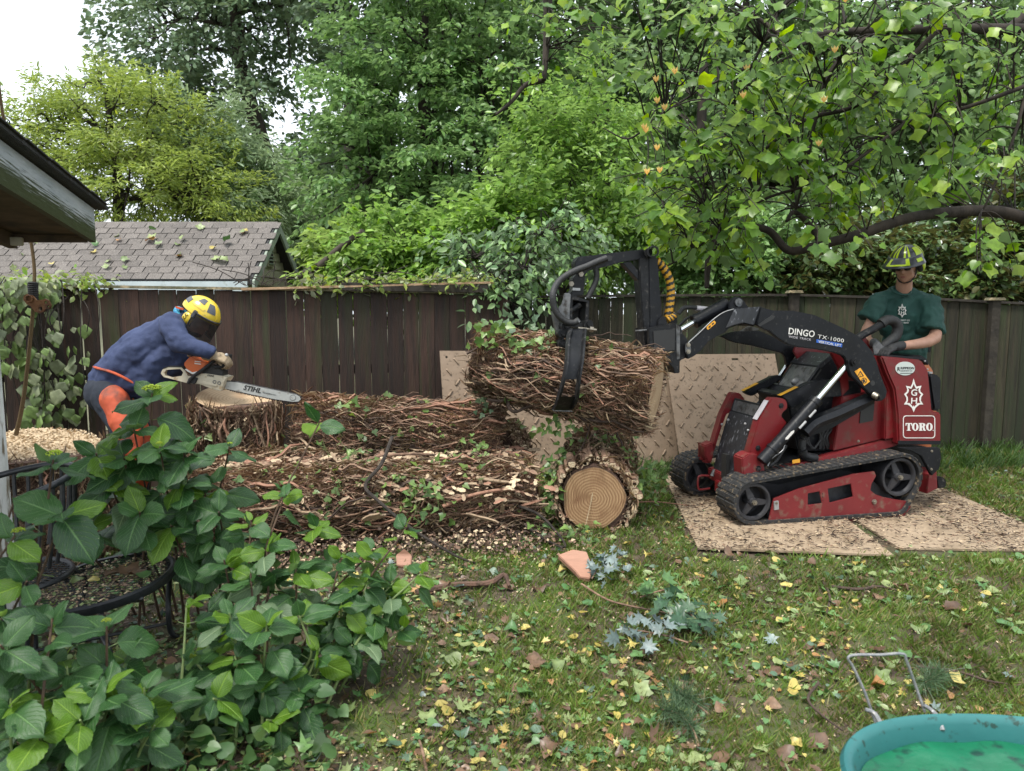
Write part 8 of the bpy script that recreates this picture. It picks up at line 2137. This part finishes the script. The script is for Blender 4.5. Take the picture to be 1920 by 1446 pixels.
def litter():
    rg = np.random.default_rng(63)
    cols = ['yellow', 'pale green', 'green', 'brown', 'orange', 'silvery', 'blue-green']; pr_ = np.array([.09, .31, .28, .23, .03, .01, .05])
    shapes = ['heart-shaped', 'oval', 'lobed', 'pointed maple']
    for k in range(285):
        while True:
            y = rg.uniform(1.75, 4.6) if rg.random() < .8 else rg.uniform(4.2, 5.2); x = rg.uniform(-.75, .74 * y)
            if in_logs(x, y) or on_sheet(x, y): continue
            if x > .9 and y < 2.3 and x < 1.9 and y > 1.0 and (x > .95 and y < 2.05): continue
            if x < -.2 and y < 2.6 and rg.random() < .5: continue
            break
        colr = cols[rg.choice(7, p=pr_)]; shp = shapes[rg.choice(4, p=[.42, .26, .2, .12])] if colr != 'silvery' else 'pointed maple'; var = int(rg.integers(0, 3))
        word = ('curled', 'folded', 'flat')[var]; loc_ = where(x, y)
        o = link('fallen_leaf', fl_mesh(shp, colr, var))
        s = rg.uniform(.038, .085)
        B_ = basis(np.array([[rg.normal(), rg.normal(), rg.normal(0, .15)]]), np.array([[rg.normal(0, .28), rg.normal(-.15, .28), 1 if rg.random() > .2 else -1]]))[0]
        z = float(GZN(np.array(x), np.array(y))) + .016 + rg.uniform(0, .014)
        o.matrix_world = Matrix([list(B_[0]) + [x], list(B_[1]) + [y], list(B_[2]) + [z], [0, 0, 0, 1]]) @ Matrix.Scale(s, 4)
        props(o, f'{word} {colr} {shp} leaf {loc_}', 'leaf', 'single fallen leaves on the lawn')
    n = 21000; x, y = ground_points(n, rg, 1.6, 7.4, 1.25)
    dens = np.where(x < -.1, 1.0, .8) + 1.2 * np.exp(-((y - 4.4) / .55) ** 2) * (x < 1.2) + .7 * np.exp(-((x - 1.25) / .3) ** 2) * (y > 4.4)
    keep = (rg.uniform(0, 1.6, n) < dens * (.25 + 1.25 * (np.sin(x * 3.3 + 1) * np.sin(y * 2.9 + x) > -.2))) & ~((x > 1.5) & on_sheet(x, y) & (rg.random(n) < .93)); x, y = x[keep], y[keep]; m_ = len(x)
    kind = rg.choice(7, m_, p=pr_ / pr_.sum()); Vs, Fs, Ms = [], [], []; off = 0
    for j, (v, f) in enumerate(((T_HE, F_HE), (T_OV, F_OV), (T_MA, F_MA))):
        sel = (np.arange(m_) % 3) == j
        P = np.stack([x[sel], y[sel], GZN(x[sel], y[sel]) + rg.uniform(.006, .028, sel.sum())], 1); kk = sel.sum()
        ax = rg.normal(0, 1, (kk, 3)) * [1, 1, .18]; nr = rg.normal(0, .4, (kk, 3)) + [0, 0, 1]
        V, F = scatter(v, f, P, basis(ax, nr), rg.uniform(.022, .060, kk) * rg.uniform(.6, 1, kk))
        if F.shape[1] == 4: F2 = np.concatenate([F[:, :3], F[:, [0, 2, 3]]]); per = np.concatenate([np.repeat(kind[sel], len(f))] * 2); F = F2
        else: per = np.repeat(kind[sel], len(f))
        Vs.append(V); Fs.append(F + off); Ms.append(per); off += len(V)
    link('leaf_litter', mesh_np('leaf_litter', np.concatenate(Vs), np.concatenate(Fs), [LMATI[c] for c in cols], midx=np.concatenate(Ms)), kind='stuff', label='torn leaves and cuttings strewn over lawn and soil')
    n = 26000; x, y = ground_points(n, rg, 1.7, 7.2, 1.2); d_ = .35 + .5 * (x < -.1) + 1.3 * on_sheet(x, y) + 3.0 * np.exp(-((x - 1.12) / .24) ** 2 - ((y - 5.2) / .9) ** 2) + 1.2 * np.exp(-((x + .3) / 1.2) ** 2 - ((y - 3.9) / .5) ** 2) + .8 * np.exp(-((x - 3.3) / .8) ** 2 - ((y - 6.4) / .7) ** 2)
    keep = rg.uniform(0, 1.8, n) < d_; x, y = x[keep], y[keep]; n = len(x)
    os_ = on_sheet(x, y); z = np.where(os_, .037, GZN(x, y) + rg.uniform(.002, .014, n))
    P = np.stack([x, y, z + rg.uniform(0, .004, n)], 1)
    V, F = scatter(T_CH, F_CH, P, basis(rg.normal(0, 1, (n, 3)) * [1, 1, .1], rg.normal(0, .3, (n, 3)) + [0, 0, 1]), rg.uniform(.004, .015, n))
    link('wood_chips', mesh_np('wood_chips', V, F, [m_dust, m_vineC, m_vineA], midx=rg.choice(3, n, p=[.6, .25, .15])), kind='stuff', label='sawdust flecks and wood chips scattered over the ground')
    n = 14000; x, y = ground_points(n, rg, 1.7, 7.2, 1.0); os_ = on_sheet(x, y); keep = rg.uniform(0, 1, n) < np.where(os_, 1.0 * (.35 + .65 * (np.sin(x * 5 + y * 3) * np.sin(y * 4 - x * 2) > -.25)), .12); x, y, os_ = x[keep], y[keep], os_[keep]; n = len(x)
    z = np.where(os_, .042, GZN(x, y) + .012)
    T_ST2 = np.array([(0, 0, 0), (-.05, .33, .12), (-.09, .68, .04), (-.02, 1, .02), (.0, .68, .04), (.05, .33, .12)], float)
    V, F = scatter(T_ST2, F_OV, np.stack([x, y, z], 1), basis(rg.normal(0, 1, (n, 3)) * [1, .9, .05], rg.normal(0, .4, (n, 3)) + [0, 0, 1]), rg.uniform(.01, .055, n))
    link('twig_litter', mesh_np('twig_litter', V, F, [m_vineD, m_vineA, m_twig], midx=np.repeat(rg.integers(0, 3, n), 2)), kind='stuff', label='bits of root and twig scattered over the tan sheets and lawn')
litter()
def sheet_debris():
    rg = np.random.default_rng(66); n = 13000; x = rg.uniform(1.1, 3.72, n); y = rg.uniform(4.36, 6.85, n)
    k = on_sheet(x, y) & (rg.uniform(0, 1, n) < .25 + .9 * (np.sin(x * 4.1 + 2 * y) * np.sin(y * 3.7 - x * 2.3) > -.15)); x, y = x[k], y[k]; n = len(x)
    T = np.array([(0, 0, 0), (-.07, .33, .10), (-.11, .68, .06), (-.04, 1, .02), (.0, .68, .05), (.04, .33, .10)], float)
    V, F = scatter(T, F_OV, np.stack([x, y, .040 + rg.uniform(0, .010, n)], 1), basis(rg.normal(0, 1, (n, 3)) * [1.3, 1, .12], rg.normal(0, .5, (n, 3)) + [0, 0, 1]), rg.uniform(.012, .075, n) * rg.uniform(.4, 1, n))
    link('sheet_debris', mesh_np('sheet_debris', V, F, [m_vineD, m_vineA, m_twig, m_dust], midx=np.repeat(rg.choice(4, n, p=[.4, .25, .15, .2]), 2)), kind='stuff', label='broken rootlets and bark crumbs strewn over the tan sheets')
sheet_debris()
rg = np.random.default_rng(64); n = 700; a = rg.uniform(0, 6.283, n); d_ = np.sqrt(rg.uniform(0, 1, n)) * TR * .93; u_, w_ = frame_from(TAX)
P = np.array(TC)[None] + np.array(u_)[None] * (np.cos(a) * d_)[:, None] + np.array(w_)[None] * (np.sin(a) * d_)[:, None] + np.array(TAX) * rg.uniform(.004, .012, n)[:, None]
V, F = scatter(T_CH, F_CH, P, basis(rg.normal(0, 1, (n, 3)) * [1, 1, .1], rg.normal(0, .3, (n, 3)) + [0, 0, 1]), rg.uniform(.005, .018, n))
link('table_litter', mesh_np('table_litter', V, F, [m_dust, m_vineA, LMATI['pale green']], midx=rg.integers(0, 3, n)), kind='stuff', label='chips and leaf bits lying on the mesh table')
for k, (px, py, c_, s) in enumerate(((228, 1090, 'brown', .10), (215, 1098, 'brown', .08), (185, 1075, 'yellow', .05), (280, 1065, 'green', .07), (245, 1082, 'brown', .06), (130, 1085, 'pale green', .06))):
    q = at(px, py, 3.03); dd = (q - TC).dot(TAX); q = q - TAX * dd + TAX * .02
    o = link('fallen_leaf', fl_mesh('lobed' if k < 2 else 'oval', c_, k % 3)); B_ = basis(np.array([[rg.normal(), rg.normal(), .1]]), np.array([[.1, -.3, 1]]))[0]
    o.matrix_world = Matrix([list(B_[0]) + [q.x], list(B_[1]) + [q.y], list(B_[2]) + [q.z], [0, 0, 0, 1]]) @ Matrix.Scale(s, 4)
    props(o, ('large curled brown leaf lying on the mesh table', 'crumpled brown leaf beside the large one on the mesh table', 'small yellow leaf lying on the mesh table', 'green leaf near the far rim of the mesh table', 'small brown leaf near the middle of the mesh table', 'pale green leaf at the left of the mesh table')[k], 'leaf')

lm_silv = leafmat('silver maple leaf', (.10, .14, .135), (.19, .24, .23), back=(.12, .22, .10), trans=.1, rough=.45, per='object')
lm_mapd = leafmat('dark maple leaf', (.035, .085, .045), (.07, .13, .07), back=(.2, .26, .22), trans=.2, rough=.35, per='object')
def sprig(label, stem, cents, n, spread, size, mt, seed, tmpl=(T_MA, F_MA), down=.1, r=.004):
    root = thing('leafy_sprig', label, 'sprig', stem[0]); m = MB(); m.tube(catmull(stem, 4), r, 6); m.build('stem', m_vineA, root, smooth=True)
    rg = np.random.default_rng(seed); me = mesh_np('leaf', curl(tmpl[0], .5, .4, seed), tmpl[1], mt); Mi = TM[root.name].inverted()
    for k in range(n):
        c = Vector(cents[k % len(cents)]) + Vector(rg.normal(0, spread, 3)); c.z = max(c.z, .02)
        B_ = basis(np.array([[rg.normal(0, 1), rg.normal(-.2, .7), rg.normal(-down, .3)]]), np.array([[rg.normal(0, .4), -.5 + rg.normal(0, .3), 1]]))[0]; s = size * rg.uniform(.75, 1.3)
        m = MB(); m.tube([c, Vector(cents[k % len(cents)])], .0012, 3); m.build('petiole', m_hstem, root)
        o = link('leaf', me, root); o.matrix_local = Mi @ Matrix([list(B_[0]) + [c.x], list(B_[1]) + [c.y], list(B_[2]) + [c.z], [0, 0, 0, 1]]) @ Matrix.Scale(s, 4)
sprig('silvery maple sprig standing over the pinkish wood wedge', [gp(1110, 1085, .03), gp(1125, 1060, .06), gp(1140, 1040, .12)], [gp(1120, 1050, .09), gp(1145, 1040, .12), gp(1160, 1055, .08), gp(1105, 1065, .06), gp(1135, 1080, .04)], 26, .035, .068, lm_silv, 201)
sprig('silvery maple sprig lying flat in the middle of the lawn', [gp(1290, 1205, .03), gp(1240, 1190, .04), gp(1180, 1180, .04)], [gp(1215, 1170, .04), gp(1190, 1180, .04), gp(1165, 1188, .03), gp(1250, 1190, .04), gp(1225, 1210, .03), gp(1200, 1208, .03)], 20, .035, .066, lm_silv, 202)
sprig('dark blue-green maple sprig lying right of the silvery one', [gp(1260, 1150, .04), gp(1290, 1150, .06), gp(1310, 1165, .05)], [gp(1285, 1150, .05), gp(1305, 1160, .06), gp(1320, 1175, .04), gp(1275, 1165, .04), gp(1260, 1130, .05)], 34, .035, .080, lm_mapd, 203)
sprig('fresh green maple sprig behind the dark one', [gp(1200, 1120, .03), gp(1230, 1110, .05), gp(1250, 1105, .05)], [gp(1230, 1105, .05), gp(1250, 1115, .05), gp(1215, 1115, .04), gp(1255, 1130, .04)], 16, .03, .075, LMAT['green'], 204)
sprig('silvery leaf cluster on the soil under the hydrangea tips', [gp(690, 1225, .05), gp(680, 1200, .1), gp(660, 1185, .12)], [gp(660, 1180, .14), gp(690, 1215, .08), gp(640, 1430, .05)], 7, .03, .075, lm_silv, 205)
sprig('wilted ivy sprig at the foot of the end-on log', [gp(1000, 1010, .04), gp(1040, 1005, .06), gp(1085, 1000, .06)], [gp(1010, 1000, .06), gp(1050, 998, .06), gp(1080, 1002, .05), gp(1110, 1004, .04)], 30, .05, .055, lm_ivyo, 206, (T_IV, F_IV))
rgi = np.random.default_rng(77)
sprig('heap of green ivy against the left side of the end-on log', [at(1030, 900, 5.1), at(1045, 870, 5.15), at(1060, 850, 5.2)], [at(1030, 940, 4.95), at(1035, 910, 5.0), at(1045, 880, 5.1), at(1060, 860, 5.15), at(1085, 848, 5.2), at(1050, 900, 5.0)], 90, .055, .065, lm_ivyo, 207, (T_IV, F_IV), .4)
sprig('spill of green ivy at the right side of the end-on log by the tan sheets', [at(1180, 900, 5.2), at(1200, 880, 5.3), at(1230, 880, 5.4)], [at(1170, 880, 5.2), at(1190, 890, 5.15), at(1205, 900, 5.2), at(1225, 905, 5.3), at(1195, 920, 5.0), at(1235, 885, 5.5), at(1170, 850, 5.4)], 100, .06, .06, lm_ivyo, 208, (T_IV, F_IV), .4)
sprig('green ivy leaves lying on top of the end-on log', [at(1090, 850, 5.3), at(1120, 840, 5.4), at(1160, 835, 5.4)], [at(1100, 850, 5.3), at(1130, 835, 5.35), at(1150, 850, 5.3), at(1115, 870, 5.1)], 40, .06, .065, lm_ivyo, 209, (T_IV, F_IV), .2)
sprig('leafy ivy trail in the middle of the front log', [at(790, 950, 4.5), at(800, 920, 4.5), at(780, 900, 4.6)], [at(770, 930, 4.5), at(800, 915, 4.5), at(820, 935, 4.5), at(780, 955, 4.45), at(750, 900, 4.6)], 34, .05, .055, lm_ivyo, 210, (T_IV, F_IV), .5)
sprig('ivy leaves between the upper log and the middle log', [at(700, 880, 4.9), at(720, 870, 5.0), at(750, 865, 5.05)], [at(700, 880, 4.9), at(660, 850, 5.0), at(850, 850, 5.1), at(900, 845, 5.1), at(610, 840, 5.1)], 44, .06, .05, lm_ivyo, 211, (T_IV, F_IV), .3)
lm_pine = leafmat('pine needles', (.05, .10, .045), (.10, .17, .08), trans=.1, rough=.5)
def pine(label, pts, seed):
    root = thing('pine_sprig', label, 'sprig', pts[0]); m = MB(); c = catmull(pts, 6); m.tube(c, .004, 6); m.build('stem', m_vineA, root, smooth=True)
    rg = np.random.default_rng(seed); n = 420; k = rg.integers(len(c) // 3, len(c), n); P = np.array([list(c[j]) for j in k]) + rg.normal(0, .006, (n, 3))
    ax = rg.normal(0, 1, (n, 3)) + [0, -.4, .35]; T_ND = np.array([(-.012, 0, 0), (.012, 0, 0), (.008, 1, .1), (-.008, 1, .1)], float)
    V, F = scatter(T_ND, np.array([(0, 1, 2, 3)]), P, basis(ax, rg.normal(0, 1, (n, 3))), rg.uniform(.05, .09, n)); link('needles', mesh_np('needles', local(root, V), F, lm_pine), root, kind='stuff')
pine('dark pine sprig lying on the lawn left of the wire handle', [gp(1310, 1400, .02), gp(1300, 1370, .04), gp(1275, 1340, .05), gp(1240, 1330, .05)], 1)
pine('pine sprig beside the wire handle on the grass', [gp(1790, 1258, .03), gp(1760, 1265, .05), gp(1735, 1280, .05)], 2)
pine('pine sprig with needles right of the loose yellow leaves', [gp(1330, 1340, .02), gp(1290, 1310, .04), gp(1260, 1300, .05)], 3)
def roof_leaf():
    rg = np.random.default_rng(65)
    for k in range(34):
        s = rg.uniform(.06, .95); x = rg.uniform(-6.4, -3.5); p = Vector((x, YE, ZE)) + su * s * SL + sn * .045
        c_ = ['pale green', 'pale green', 'orange', 'yellow', 'green'][int(rg.integers(0, 5))]
        o = link('fallen_leaf', fl_mesh('lobed', c_, k % 3)); B_ = basis(np.array([[rg.normal(), .6 * rg.normal(), .4 * rg.normal()]]), np.array([list(sn + Vector((0, 0, .2)))]) + rg.normal(0, .15, (1, 3)))[0]
        o.matrix_world = Matrix([list(B_[0]) + [p.x], list(B_[1]) + [p.y], list(B_[2]) + [p.z], [0, 0, 0, 1]]) @ Matrix.Scale(rg.uniform(.07, .13), 4)
        props(o, f'{c_} leaf on the garage shingles {"near the ridge" if s > .6 else ("halfway up" if s > .3 else "near the eave")}, {"by the gable end" if x > -4.3 else ("mid-roof" if x > -5.4 else "next to the porch corner")}', 'leaf', 'leaves lying on the garage roof')
roof_leaf()
